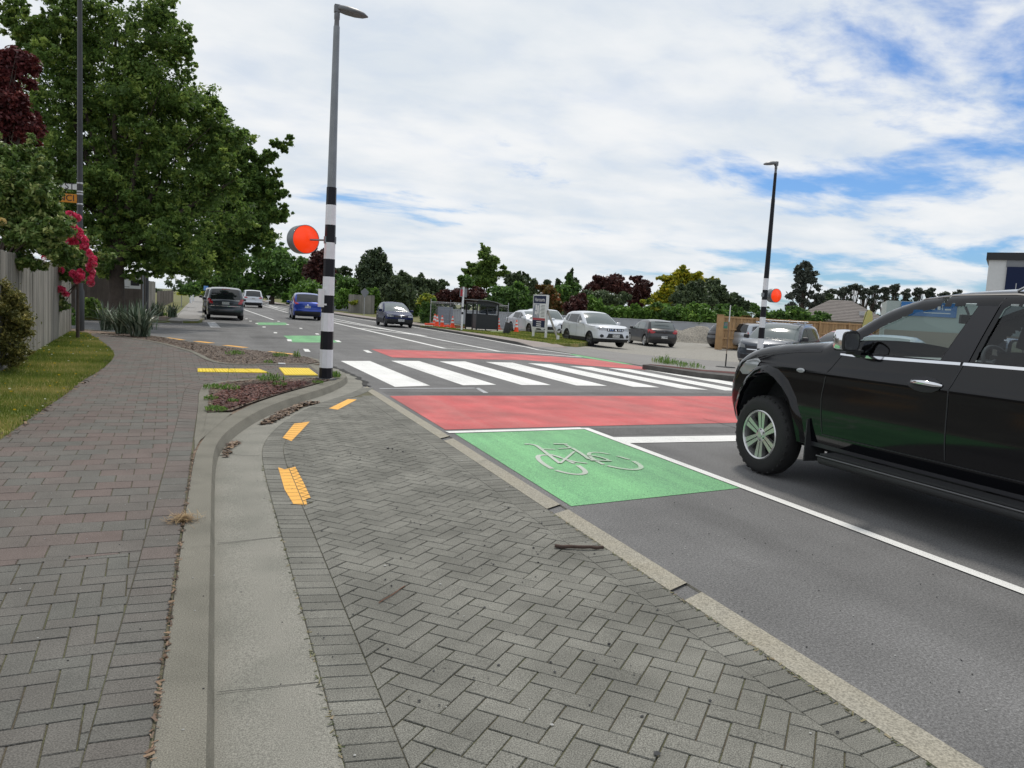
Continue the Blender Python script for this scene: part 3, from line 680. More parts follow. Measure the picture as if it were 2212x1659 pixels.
isl=[(1388,787.5),(1440,795),(1518,806),(1590,813),(1640,819),(1800,836),(1800,824),(1640,807),(1590,803),(1518,798.5),(1440,789.5),(1400,786.5)]
islw=[G(*p,.13) for p in isl]
sheet('kerb',islw,.13,M['kerb_old'],skirt=-.02)
isi=[G(*p,.13) for p in [(1400,787.6),(1440,792.5),(1518,802),(1590,808),(1640,813.5),(1790,830),(1790,825),(1640,808),(1590,804),(1518,799),(1440,790),(1405,787)]]
sheet('planting_bed',isi,.135,M['red_mulch'])
# ================================================================= VEHICLES
def catmull(pts,k):
    out=[];n=len(pts)
    for i in range(n-1):
        p0=pts[max(i-1,0)];p1=pts[i];p2=pts[i+1];p3=pts[min(i+2,n-1)]
        for j in range(k):
            t=j/k; out.append(tuple(.5*((2*p1[a])+(-p0[a]+p2[a])*t+(2*p0[a]-5*p1[a]+4*p2[a]-p3[a])*t*t+(-p0[a]+3*p1[a]-3*p2[a]+p3[a])*t**3) for a in (0,1)))
    out.append(pts[-1]); return out
class Shape:
    def __init__(s,d):
        s.__dict__.update(d); s.f=s.L/2
        s.segs=[(t,catmull(p,s.sub)) for t,p in s.top]
        s.path=[];s.ptag=[]
        for t,p in s.segs:
            for q in (p if not s.path else p[1:]): s.path.append(q); s.ptag.append(t)
        s.pa=np.array(s.path)
        iz=max(range(len(s.path)),key=lambda i:s.path[i][1])
        s.front=[p for p,t in zip(s.path,s.ptag) if t=='front']; s.rear=[p for p,t in zip(s.path,s.ptag) if t=='rear']
    def r(s,q): return s.fr+s.er*max(0,min(1,(abs(q)-(s.f-.55))/.55))
    def dist(s,q,z):
        a=s.pa[:-1];b=s.pa[1:]; ab=b-a; p=np.array((q,z)); t=np.clip(((p-a)*ab).sum(1)/np.maximum((ab*ab).sum(1),1e-9),0,1)
        return float(np.sqrt((((a+ab*t[:,None])-p)**2).sum(1).min()))
    def side(s,q,z,edge=False):
        w=s.W/2; u=abs(q)/s.f; w-=s.plan*u**4
        bz=s.belt
        if z>bz: w-=s.tumble*((z-bz)/(s.H-bz))**1.15
        elif z<bz: 
            k=(bz-z)/(bz-s.gc); w-=.012*math.sin(k*math.pi*2)*.6; w-=s.tuck*max(0,k-.6)**1.5
            if abs(z-s.crease)<.06: w+=.006*(1-abs(z-s.crease)/.06)
        if s.shoulder and z<s.crease: w-=.065*min(1,(s.crease-z)/(s.crease-s.gc))**1.2
        if s.shoulder and s.crease<z: w-=s.shoulder*min(1,(z-s.crease)/(s.belt-s.crease))
        r=s.r(q)
        if edge: return w-r
        d=s.dist(q,z)
        if d<r: w-=r-math.sqrt(max(0,r*r-(r-d)**2))
        return w
    def k(s,q):
        if q>0: return s.bow*max(0,min(1,(q-(s.f-1.0))/1.0))**1.3
        return -s.bowr*max(0,min(1,(-q-(s.f-.8))/.8))**1.3
    def end(s,x,z,front=True):
        P=s.front if front else s.rear
        q=None
        for a,b in zip(P,P[1:]):
            if (a[1]-z)*(b[1]-z)<=0 and abs(a[1]-b[1])>1e-6:
                q=a[0]+(b[0]-a[0])*(z-a[1])/(b[1]-a[1]); break
        if q is None: q=P[0][0] if abs(P[0][1]-z)<abs(P[-1][1]-z) else P[-1][0]
        xe=s.side(q,z,True); sg=1 if front else -1
        if abs(x)<=xe: return q+s.k(q)*(1-(x/xe)**2)
        r=s.r(q); d=min(r,abs(x)-xe); return q-sg*(r-math.sqrt(max(0,r*r-d*d)))
    def belowtail(s): return 0
def car(name,label,cat,loc,hd,d,group=None,parts=True):
    base=dict(sub=3,fr=.075,er=.10,plan=.07,tumble=.19,tuck=.10,bow=.16,bowr=.10,cell=.06,crown=.035,dark=M['plastic'],glass=M['glass'],wheel=None,holes=False,flare=0,rim=M['alloy'],spokes=5,tyw=.21,liftwin=0,shoulder=0)
    base.update(d); s=Shape(base); f=s.f
    ang=math.atan2(hd[1],hd[0])-math.pi/2
    root=empty(name,(loc[0],loc[1],loc[2] if len(loc)>2 else 0),ang,label,cat,group)
    # ---- side panels
    def arc(c,a0,a1,n=12): return [(c+s.arw*math.cos(R(a0+(a1-a0)*i/n)),s.wr+s.arh*math.sin(R(a0+(a1-a0)*i/n))) for i in range(n+1)]
    gz=s.gc; wf,wb=s.wf,s.wbk
    a0=math.degrees(math.asin(max(-1,min(1,(gz-s.wr)/s.arh))))
    bottom=[(x,z) for x,z in arc(wb,180-a0,a0)]+[(x,z) for x,z in arc(wf,180-a0,a0)]
    poly=[tuple(p) for p in s.path]+[(s.path[-1][0],s.path[-1][1])]+bottom
    outline=poly[:]
    if s.holes:
        for hp in s.windows:
            # key each window opening into the outline
            h=hp['poly']; best=min(((math.dist(p,q),i,j) for i,p in enumerate(outline) for j,q in enumerate(h)),key=lambda t:t[0])
            _,i,j=best; hh=h[j:]+h[:j]+[h[j]]
            if (area(h)>0)==(area(poly)>0): hh=hh[::-1]
            outline=outline[:i+1]+hh+outline[i:]
    b=MB(); cells=gridcells(outline,s.cell)
    trim=s.__dict__.get('trimz',-1)
    for sg in (1,-1):
        for c in cells:
            zc=sum(p[1] for p in c)/len(c); qc=sum(p[0] for p in c)/len(c)
            m=1 if zc<trim else 0
            if s.__dict__.get('archtrim') and not m:
                for w_ in (wf,wb):
                    if math.hypot((qc-w_)/(s.arw+.06),(zc-s.wr)/(s.arh+.06))<1: m=1
            pts=[(sg*s.side(q,z),q,z) for q,z in c]
            b.face(pts[::sg],m,.5,True)
    # ---- strip over the top, segment by segment
    n=14; glassparts=[]
    for (t,pts) in s.segs:
        g=t in('windscreen','rear_window'); bb=MB() if g else b
        for i in range(len(pts)-1):
            for j in range(n):
                q=[]
                for (p,jj) in ((pts[i],j),(pts[i],j+1),(pts[i+1],j+1),(pts[i+1],j)):
                    u=-1+2*jj/n; xe=s.side(p[0],p[1],True); kk=s.k(p[0]); 
                    bw=kk*(1-u*u)
                    if g or t=='roof': 
                        fz=max(0,min(1,(p[1]-s.belt)/(s.H-s.belt)))
                        bw=kk*(1-u*u)*(1-fz)+(.07*(1 if t=='windscreen' else -1 if t=='rear_window' else 0))*(1-u*u)*4*fz*(1-fz)
                    q.append((u*xe,p[0]+bw,p[1]+s.crown*(1-u*u)*(1 if p[1]>s.hz*.93 else 0)))
                m=0
                if not g and (q[0][2]+q[2][2])/2<trim and t in('front','rear'): m=1
                bb.face(q,m,.5,True)
        if g: glassparts.append((t,bb))
    # ---- floor, wheel housings
    iw=s.W/2-.36
    b.box(-iw-.02,iw+.02,-f+.25,f-.25,gz-.02,gz+.22,2)
    b.box(-s.W/2+.08,s.W/2-.08,wb+s.arw,wf-s.arw,gz-.01,gz+.15,2)
    b.box(-s.W/2+.14,s.W/2-.14,wf+s.arw,f-.30,gz+.0,gz+.14,2) if wf+s.arw<f-.30 else None
    b.box(-s.W/2+.14,s.W/2-.14,-f+.25,wb-s.arw,gz+.0,gz+.14,2) if wb-s.arw>-f+.25 else None
    for c_ in (wf,wb):
        for sg in (1,-1):
            A=arc(c_,180-a0,a0,10)
            for p,q in zip(A,A[1:]):
                xo=s.side(*p)-.004; b.face([(sg*xo,p[0],p[1]),(sg*xo,q[0],q[1]),(sg*iw,q[0],q[1]),(sg*iw,p[0],p[1])],2)
            b.face([(sg*iw,p[0],p[1]) for p in A]+[(sg*iw,A[-1][0],gz-.02),(sg*iw,A[0][0],gz-.02)],2)
            if s.flare:
                for k_ in range(len(A)-1):
                    def o_(p,e): 
                        cx=c_+(p[0]-c_)*(1+e/s.arw); return (cx,s.wr+(p[1]-s.wr)*(1+e/s.arh))
                    p0,p1=A[k_],A[k_+1]; xs=lambda p:s.side(*p)
                    r0=[(sg*(xs(p)+.0),*p) for p in (p0,p1)]; r1=[(sg*(xs(p)+s.flare),*o_(p,.012)) for p in (p0,p1)]; r2=[(sg*(xs(o_(p,.05))+s.flare*.8),*o_(p,.05)) for p in (p0,p1)]; r3=[(sg*(xs(o_(p,.095))-.002),*o_(p,.095)) for p in (p0,p1)]
                    for u,v in ((r0,r1),(r1,r2),(r2,r3)): b.face([u[0],u[1],v[1],v[0]],0,.5,True)
    # ---- shut lines on the flank
    def sline(pts,w=.011,m=2,off=.003):
        q=resample(pts,max(2,int(sum(math.dist(a_,b_) for a_,b_ in zip(pts,pts[1:]))/.06)+1)); A=offset(q,w/2);B=offset(q,-w/2)
        for sg in (1,-1):
            for i in range(len(q)-1): b.face([(sg*(s.side(*p)+off),p[0],p[1]) for p in (A[i],A[i+1],B[i+1],B[i])],m)
    for l in s.lines: sline(l)
    body=b.build('body',[s.paint,s.dark,M['ink']],root,smooth=40,merge=.0012,norm=False)
    for t,bb in glassparts: bb.build(t,s.wglass if (s.__dict__.get('wglass') and t=='windscreen') else s.glass,root,smooth=50,merge=.0012)
    def sidepart(nm,poly2,m,off=.004,both=True,parent=None,cell=None,extra=None):
        out=[]
        for sg in (1,-1):
            bb=MB()
            for c in gridcells(poly2,cell or max(s.cell,.05)):
                bb.face([(sg*(s.side(*p)+off),p[0],p[1]) for p in c][::sg],0,.5,True)
            out.append(bb.build(nm,m,parent or root,smooth=50,merge=.001))
        return out
    def endpart(nm,poly2,m,front=True,off=.008,mirror=True,parent=None,cell=.07):
        out=[]
        for sg in ((1,-1) if mirror else (1,)):
            bb=MB()
            for c in gridcells(poly2,cell):
                bb.face([(sg*x,s.end(x,z,front)+(off if front else -off),z) for x,z in c][::sg],0,.5,True)
            # rim back into the body
            L=len(poly2)
            for i in range(L):
                p,q=poly2[i],poly2[(i+1)%L]; e=off if front else -off
                bb.face([(sg*p[0],s.end(*p,front)+e,p[1]),(sg*q[0],s.end(*q,front)+e,q[1]),(sg*q[0],s.end(*q,front)-e*2,q[1]),(sg*p[0],s.end(*p,front)-e*2,p[1])])
            out.append(bb.build(nm,m,parent or root,smooth=50,merge=.001))
        return out
    wo=[]
    for hp in s.windows: wo+=sidepart('side_window',hp['poly'],hp.get('m',s.glass),off=-.012 if s.holes else .004,cell=s.cell if s.holes else None)
    for (nm,pl,m) in s.sides: sidepart(nm,pl,m,.006)
    for (nm,pl,m,fr,mi,*o) in s.ends: endpart(nm,pl,m,fr,mirror=mi,off=o[0] if o else .008)
    # ---- plates
    for (txt,fr,zc) in s.plates:
        x0=.18; bb=MB(); q=s.end(0,zc,fr); sg=1 if fr else -1; th=.012
        bb.box(-x0,x0,min(q,q+sg*th)+sg*.012,max(q,q+sg*th)+sg*.012,zc-.065,zc+.065)
        pl=bb.build('number_plate',M['plate'],root)
        cu=bpy.data.curves.new('lettering','FONT'); cu.body=txt; cu.size=.115; cu.align_x='CENTER'; cu.align_y='CENTER'; cu.extrude=.001
        cu.materials.append(M['ink']); t0_=bpy.data.objects.new('lettering',cu); C.objects.link(t0_); me_=bpy.data.meshes.new_from_object(t0_); bpy.data.objects.remove(t0_); t=bpy.data.objects.new('lettering',me_); C.objects.link(t); t.parent=pl
        t.location=(0,q+sg*(th+.016),zc); t.rotation_euler=(R(90),0,R(180) if fr else 0)
    # ---- wheels
    key=(s.wr,s.spokes,s.rim.name,s.tyw,s.rimr)
    if key not in WH: WH[key]=wheelmesh(*[s.wr,s.spokes,s.rim,s.tyw,s.rimr])
    tm,rm=WH[key]
    for q in (wf,wb):
        for sg in (1,-1):
            w=bpy.data.objects.new('wheel',tm); C.objects.link(w); w.parent=root; w.location=(sg*(s.W/2-s.tyw/2-s.wheelin),q,s.wr)
            if sg<0: w.rotation_euler=(0,0,math.pi)
            if q==wf and s.steer: w.rotation_euler=(0,0,(math.pi if sg<0 else 0)+s.steer)
            r_=bpy.data.objects.new('rim',rm); C.objects.link(r_); r_.parent=w
    # ---- mirrors
    if s.mirror:
        q,z=s.mirror[:2]
        for sg in (1,-1):
            bb=MB(); x=s.side(q,z); e=.09 if len(s.mirror)<3 else s.mirror[2]
            pts=[]; 
            rings=[(0,.62,.8),(.25,.95,1),(.6,1,1),(.9,.85,.92),(1,.35,.5)]
            vs=[];N=10
            for (a_,ry,rz_) in rings:
                for k_ in range(N):
                    th=2*math.pi*k_/N; cx_=max(-1,min(1,1.25*math.cos(th))); cz=max(-1,min(1,1.25*math.sin(th)))
                    vs.append((sg*(x+.03+a_*e*2.2),q+cx_*.07*ry-a_*.03,z+.03+cz*e*.85*rz_))
            fs=[(i*N+k_,i*N+(k_+1)%N,(i+1)*N+(k_+1)%N,(i+1)*N+k_) for i in range(len(rings)-1) for k_ in range(N)]+[tuple(range(N)),tuple(range(4*N,5*N))]
            bb.add(vs,fs,0,.5,True); bb.box(*sorted((sg*(x-.01),sg*(x+.06))),q-.03,q+.03,z-.05,z-.01,0)
            bb.build('wing_mirror',s.__dict__.get('mirrormat',s.paint),root,smooth=50)
    # ---- handles
    for (q,z) in s.handles:
        for sg in (1,-1):
            bb=MB(); x=s.side(q,z); bb.tube([(sg*(x+.002),q-.11,z),(sg*(x+.028),q-.085,z),(sg*(x+.03),q+.07,z),(sg*(x+.002),q+.10,z)],.014,6)
            bb.build('door_handle',s.__dict__.get('handlemat',s.paint),root)
    root['_']=0; del root['_']
    return root,s,sidepart,endpart
WH={}
def wheelmesh(wr,sp,rim,tw,rr):
    b=MB(); h=tw/2; 
    b.lathe([(rr,h-.02),(rr+.015,h-.004),(rr+(wr-rr)*.55,h+.004),(wr-.03,h-.012),(wr-.006,h-.045),(wr,h-.07),(wr,-h+.07),(wr-.03,-h+.012),(rr,-h+.02)],40,'x')
    for k in range(30):
        a=2*math.pi*k/30; Mx=Matrix.Rotation(a,4,'X')
        b.box(h-.05,h-.026,-.014,.014,wr-.03,wr-.005,0,.5,Mx)
    to=b.build('wheel',M['rubber'],None,smooth=35)
    b=MB(); b.lathe([(rr+.004,h-.012),(rr-.006,h-.004),(rr-.018,h-.012),(rr-.03,h-.06),(rr-.035,-h+.03)],40,'x')
    # spokes
    for k in range(sp):
        a=2*math.pi*k/sp
        for off in ((-.5,.5) if sp<=6 else (0,)):
            Mx=Matrix.Rotation(a,4,'X'); w0=.026 if sp<=6 else .02; o=off*.034*(rr/.23); o2=off*.058*(rr/.23)
            q=[(h-.035,o-w0*.55,.05),(h-.035,o+w0*.55,.05),(h-.02,o2+w0*.95,rr-.012),(h-.02,o2-w0*.95,rr-.012)]; q2=[(h-.07,y,z) for x,y,z in q]
            vs=[Mx@Vector(p) for p in q+q2]; b.add(vs,[(0,1,2,3),(0,4,5,1),(1,5,6,2),(2,6,7,3),(3,7,4,0)],0)
    b.lathe([(0,h-.018),(.03,h-.018),(.034,h-.024),(.05,h-.028),(.068,h-.034),(.07,h-.08)],24,'x')
    b.lathe([(0,h-.10),(rr*.62,h-.10),(rr*.64,h-.09)],24,'x',m=1); b.lathe([(0,-h+.05),(rr-.03,-h+.05)],24,'x',m=2)
    for k in range(6):
        a=2*math.pi*(k+.5)/6; b.lathe([(.011,h-.036),(.011,h-.028),(0,h-.028)],8,'x',(0,.045*math.cos(a)*1.15,.045*math.sin(a)*1.15),m=2)
    ro=b.build('rim',[rim,M['alloy_dark'],M['ink']],None,smooth=35)
    tm,rm=to.data,ro.data; bpy.data.objects.remove(to); bpy.data.objects.remove(ro); return tm,rm
def spec(kind,L,W,H,wbase,paint,**o):
    """proportions -> outline, windows, lamps of an ordinary passenger car; s runs to the front"""
    f=L/2; d=dict(L=L,W=W,H=H,paint=paint,wr=.34,rimr=.235,tyw=.21,wheelin=.015,steer=0)
    suv=kind in('suv',); 
    fo=o.get('fo',.86); wf=f-fo; wb=wf-wbase
    hl=o.get('hl',.82 if suv else .68); hz=o.get('hz',1.04 if suv else .94); cz=hz; sc=o.get('sc',wf-.42 if suv else wf-.38)
    wt=o.get('wt',sc-.82 if suv else sc-.95); zt=H-.07
    rt=o.get('rt',-f+.48); rb=o.get('rb',-f+.14); rbz=o.get('rbz',1.02 if suv else .98); gz=o.get('gc',.26 if suv else .2)
    fr=[(f-.16,gz),(f-.05,gz+.07),(f-.01,gz+.2),(f,.52),(f-.02,.64),(f-.06,hl)]
    hood=[(f-.06,hl),(f-.16,hl+.08),(f-.42,hl+.15 if suv else hl+.14),(sc+.3,cz-.02),(sc,cz)]
    ws=[(sc,cz),((sc+wt)/2+.01,(cz+zt)/2+.035),(wt,zt)]
    roof=[(wt,zt),(wt-.28,H-.015),((wt+rt)/2,H),(rt+.35,H-.025),(rt,H-.09)]
    rw=[(rt,H-.09),((rt+rb)/2-.02,(H-.09+rbz)/2+.02),(rb,rbz)]
    if kind=='sedan': tail=[(rb,rbz),(rb-.25,rbz-.01),(-f+.1,rbz-.03),(-f+.02,rbz-.12),(-f,.62),(-f+.03,.4),(-f+.14,gz+.03)]; 
    else: tail=[(rb,rbz),(-f+.05,rbz-.12),(-f+.05,.74),(-f,.62),(-f+.01,.42),(-f+.12,gz+.03)]
    d['top']=[('front',fr),('hood',hood),('windscreen',ws),('roof',roof),('rear_window',rw),('rear',tail)]
    d.update(wf=wf,wbk=wb,gc=gz,hz=hz,belt=o.get('belt',hz-.02),crease=hz-.2)
    d['arw']=d['wr']+.05; d['arh']=d['wr']+.05
    bz0=d['belt']+.01; bz1=bz0+o.get('rise',.07); tz=H-.135
    def wsq(z): return sc+(wt-sc)*(z-cz)/(zt-cz)
    def rwq(z): return rb+(rt-rb)*(z-rbz)/(H-.09-rbz)
    qa=sc-.22; B=o.get('B',(wf+wb)/2-.10); Cq=o.get('C',wb+.10); 
    lerp=lambda q:bz0+(bz1-bz0)*(qa-q)/(qa-(rb+.2))
    w=[dict(poly=[(qa,bz0+.01),(wsq(tz)-.16,tz-.03),(wsq(tz)-.30,tz),(B,tz),(B,lerp(B))])]
    Cb=Cq; w.append(dict(poly=[(B-.07,lerp(B)),(B-.07,tz),(Cb+.04,tz-.01),(Cb-.04,lerp(Cb))]))
    if o.get('quarter',True):
        qe=rwq(tz)+.16; qb=max(rwq(bz1)+.30,-f+.42); 
        if Cb-.10-qe>.12: w.append(dict(poly=[(Cb-.10,lerp(Cb)+.01),(Cb-.03,tz-.015),(qe+.05,tz-.05),(max(qb,qe-.2),bz1+.12),(Cb-.35 if Cb-.35>qb else qb,bz1+.03)]))
    d['windows']=w
    dd=.27
    d['lines']=[[(wf-.46,gz+.06),(wf-.46,.75),(qa+.02,bz0)],[(B-.035,gz+.04),(B-.035,tz+.03)],[(wb+.36,gz+.12),(wb+.42,.62),(Cb-.06,bz1)],[(wf-.46,gz+.06),(wb+.40,gz+.06)],[(sc+.06,cz-.045),(f-.35,hl+.075)]]
    hw=W/2
    d['ends']=[]; d['sides']=[]; d['plates']=[]; d['mirror']=(qa-.02,bz0+.03); d['handles']=[(B+.17,bz0-.13),(Cb+.12,bz0-.11)]
    d.update({k:v for k,v in o.items() if k not in('fo','hl','rise','B','C','quarter','sc','wt','rt','rb','rbz')})
    if 'wr' in o: d['arw']=o['wr']+.055; d['arh']=o['wr']+.055
    return d
def rect(x0,x1,z0,z1): return [(x0,z0),(x1,z0),(x1,z1),(x0,z1)]
def place(px,py,hd,back):
    """centre of a car whose nearest end stands over the photo point; back = distance from that end to the centre"""
    x,y,z=GY(px,py); n=math.hypot(*hd); return (x+hd[0]/n*back,y+hd[1]/n*back,z)
# ---- dark wagon-like SUV, rear view, parked at the left kerb
d=spec('suv',4.86,1.90,1.72,2.84,M['p_char'],wr=.355,fo=.9,rt=-1.98,rb=-2.26,rbz=1.08)
d['ends']=[('tail_lamp',[(.62,.86),(.88,.88),(.915,1.12),(.80,1.16),(.66,1.02)],M['lens_red'],False,True),('brake_lamp',rect(-.2,.2,1.63,1.665),M['lens_red'],False,False),('trim_strip',rect(-.80,.80,.74,.765),M['chrome'],False,False),('bumper_insert',[(-.42,.50),(.42,.50),(.5,.56),(.42,.60),(-.42,.60),(-.5,.56)],M['alloy_dark'],False,False),('plate_recess',[(-.36,.84),(.36,.84),(.42,1.0),(-.42,1.0)],M['plastic'],False,False,.004),('bumper_lower',rect(-.75,.75,.30,.45),M['plastic'],False,False)]
d['plates']=[('HKZ231',False,.91)]
hv=(-.012,1); car('parked_car','dark charcoal estate SUV seen from behind, parked at the left kerb','car',place(487,692,hv,2.43),hv,d)[0]
# ---- white SUV far ahead
d=spec('suv',4.8,1.93,1.78,2.9,M['p_white'],wr=.37,rt=-2.0,rb=-2.3,rbz=1.12)
d['ends']=[('tail_lamp',[(.52,.98),(.90,.96),(.90,1.12),(.60,1.08)],M['lens_red'],False,True),('bumper_lower',[(-.8,.30),(.8,.30),(.86,.55),(-.86,.55)],M['plastic'],False,False)]
d['plates']=[('M350',False,.95)]
hv=(-.02,1); car('car','white SUV driving away up the road, beyond the parked charcoal one','car',(*[a for a in D(544,640,80)][:2],0),hv,d)
# ---- blue SUV
d=spec('suv',4.55,1.81,1.69,2.67,M['p_blue'],wr=.345,fo=.94,rt=-1.78,rb=-2.10,rbz=1.12,rise=.12)
d['ends']=[('tail_lamp',[(.50,1.00),(.84,.98),(.86,1.40),(.81,1.44),(.78,1.12),(.56,1.07)],M['lens_red'],False,True),('emblem',[(0,1.02),(.045,.96),(.0,.90),(-.045,.96)],M['chrome'],False,False),('bumper_lower',[(-.78,.30),(.78,.30),(.80,.56),(-.80,.56)],M['plastic'],False,False),('tailgate_crease',rect(-.84,.84,.69,.705),M['p_navy'],False,False,.006),('window_band',rect(-.6,.6,1.06,1.10),M['chrome'],False,False,.006)]
d['plates']=[('PNT269',False,.84)]
hv=(.03,1); r_,s_,_,ep=car('car','bright blue SUV driving away behind the near striped pole','car',place(664,692,hv,2.27),hv,d)
# ---- dark blue hatchback coming towards us
d=spec('hatch',3.80,1.64,1.42,2.47,M['p_navy'],wr=.29,rimr=.19,fo=.72,hl=.66,hz=.90,rt=-1.45,rb=-1.76,tyw=.17,rim=M['alloy_dark'],wglass=M['glass_pale'],rise=.04,dark=M['plastic'],trimz=.50,bow=.20)
d['ends']=[('headlight',[(.42,.60),(.74,.60),(.76,.74),(.66,.77),(.44,.70)],M['lens_clear'],True,True),('grille',[(-.36,.60),(.36,.60),(.40,.69),(-.40,.69)],M['ink'],True,False),('emblem',[(0,.70),(.04,.645),(0,.59),(-.04,.645)],M['chrome'],True,False,.014)]
d['plates']=[('ZF4301',True,.43)]
hv=(-.02,-1); car('car','small dark navy hatchback coming towards the crossing','car',place(868,709,hv,-1.9) if 0 else (lambda p:(p[0],p[1]+1.9,0))(G(866,708)),hv,d)
# ---- white compact SUV with dark cladding, front to the road
d=spec('suv',4.18,1.775,1.61,2.50,M['p_white'],wr=.345,fo=.87,hl=.86,hz=1.04,rt=-1.62,rb=-1.92,rbz=1.08,rise=.09,wglass=M['glass_pale'],trimz=.40,rim=M['alloy_dark'],bow=.14,handlemat=M['p_white'])
d['ends']=[('headlight',[(.40,.80),(.82,.80),(.83,.90),(.62,.94),(.42,.89)],M['lens_clear'],True,True),('grille',[(-.42,.76),(.42,.76),(.44,.90),(-.44,.90)],M['ink'],True,False),('air_intake',[(-.46,.46),(.46,.46),(.36,.66),(-.36,.66)],M['plastic'],True,False),('fog_lamp',[(.58,.50),(.66,.46),(.74,.50),(.74,.58),(.66,.62),(.58,.58)],M['ink'],True,True)]
for k in (-.36,-.26,-.16,.16,.26,.36): d['ends'].append(('grille_bar',rect(k-.018,k+.018,.785,.885),M['chrome'],True,False,.016))
d['ends'].append(('emblem',[(-.05,.83),(0,.87),(.06,.87),(.03,.845),(.06,.82),(0,.78),(-.06,.78),(-.03,.81)],M['chrome'],True,False,.02))
d['sides']=[('tail_lamp',[(-2.0,.90),(-1.88,.90),(-1.86,1.04),(-1.93,1.06)],M['lens_red'])]
d['plates']=[('PLP276',True,.56)]
hv=(.0,-1); p=GY(1296,751); car('parked_car','white compact SUV with toothed grille parked beside the property sign','car',(p[0]+.75,p[1]+2.15,zyard(p[0],p[1]+2)),hv,d)
# ---- white SUV behind the sign
d=spec('suv',4.6,1.86,1.66,2.7,M['p_white'],wr=.36,fo=.9,hl=.86,hz=1.08,wglass=M['glass_pale'],trimz=.42,archtrim=True,rim=M['alloy_dark'],wt=.28,rt=-1.82,rb=-2.12)
d['ends']=[('grille',[(-.60,.62),(-.30,.54),(.30,.54),(.60,.62),(.62,.76),(.5,.80),(-.5,.80),(-.62,.76)],M['ink'],True,False),('headlight',[(.66,.66),(.88,.66),(.88,.82),(.64,.80)],M['lens_clear'],True,True),('air_intake',rect(-.6,.6,.36,.46),M['plastic'],True,False)]
d['plates']=[('PMD61',True,.56)]
hv=(-.10,-1); p=GY(1206,730); car('parked_car','white SUV with a wide black grille standing behind the property sign','car',(p[0]+.35,p[1]+2.9,zyard(p[0],p[1]+2)),hv,d)
# ---- white saloon
d=spec('sedan',4.75,1.80,1.44,2.72,M['p_white'],wr=.33,fo=.95,hl=.68,hz=.93,rt=-1.05,rb=-1.80,rbz=1.0,wglass=M['glass_pale'],quarter=False,C=-1.0,rim=M['alloy_dark'])
d['ends']=[('headlight',[(.50,.62),(.84,.68),(.84,.76),(.56,.70)],M['lens_clear'],True,True),('air_intake',[(.52,.34),(.8,.36),(.8,.46),(.6,.46)],M['ink'],True,True),('grille',[(-.4,.38),(.4,.38),(.34,.56),(-.34,.56)],M['ink'],True,False)]
hv=(.04,-1); p=D(1150,700,47.5); car('parked_car','low white saloon with sloping tail parked by the corrugated fence','car',(p[0],p[1],-.05),hv,d)
# ---- dark hatchback, rear view
d=spec('hatch',4.20,1.76,1.48,2.58,M['p_dgrey'],wr=.315,fo=.87,hz=.93,rt=-1.56,rb=-1.86,rbz=1.0,rise=.06,glass=M['glass_pale'])
d['ends']=[('tail_lamp',[(.50,.80),(.62,.74),(.86,.76),(.88,.96),(.70,.98),(.54,.92)],M['lens_red'],False,True),('emblem',[(.05*math.cos(a*.785),.90+.05*math.sin(a*.785)) for a in range(8)],M['chrome'],False,False),('spoiler',rect(-.5,.5,1.36,1.40),M['ink'],False,False,.02)]
d['plates']=[('CTY889',False,.55)]
h_=R(11); hv=(math.sin(h_),math.cos(h_)); p=GY(1434,750); car('parked_car','dark grey hatchback parked nose-in on the gravel, seen from behind','car',(p[0]+hv[0]*2.0-.1,p[1]+hv[1]*2.0,zyard(*p[:2])),hv,d)
# ---- dark SUV with roof rack, nose to the left pole
d=spec('suv',4.65,1.89,1.64,2.87,M['p_grey'],wr=.365,fo=.85,hl=.88,hz=1.08,wglass=M['glass_pale'],handlemat=M['p_grey'],mirrormat=M['ink'],bow=.2)
d['ends']=[('headlight',[(.56,.74),(.86,.74),(.88,.90),(.80,.92),(.60,.84)],M['lens_clear'],True,True),('grille',[(-.50,.56),(.50,.56),(.54,.82),(-.54,.82)],M['ink'],True,False),('grille_bar',rect(-.5,.5,.68,.71),M['chrome'],True,False,.016),('emblem',[(.12*math.cos(a*.5236),.69+.12*math.sin(a*.5236)) for a in range(12)],M['chrome'],True,False,.02),('air_intake',rect(-.72,.72,.38,.50),M['ink'],True,False),('skid_strip',rect(-.8,.8,.31,.34),M['chrome'],True,False)]
hv=(-.83,-.56); p=GY(1634,797); r_,s_,_,_=car('parked_car','dark grey SUV with silver roof rack parked by the far striped pole','car',(p[0]-hv[0]*2.3+.35,p[1]-hv[1]*2.3+.25,zyard(p[0]+2,p[1])),hv,d)
for nm_,bars in (('roof_rail',[((.66,1.1,1.66),(.66,-1.6,1.65))]),('roof_rail',[((-.66,1.1,1.66),(-.66,-1.6,1.65))]),('roof_bar',[((-.75,.35,1.74),(.75,.35,1.74))]),('roof_bar',[((-.75,-.65,1.74),(.75,-.65,1.74))])):
    b=MB()
    for a_,b_ in bars: b.tube([a_,b_],.022,6)
    if nm_=='roof_bar':
        y=bars[0][0][1]
        for x in (-.64,.64): b.box(x-.03,x+.03,y-.04,y+.04,1.62,1.75)
    b.build(nm_,M['chrome'] if nm_=='roof_rail' else M['steel'],r_)
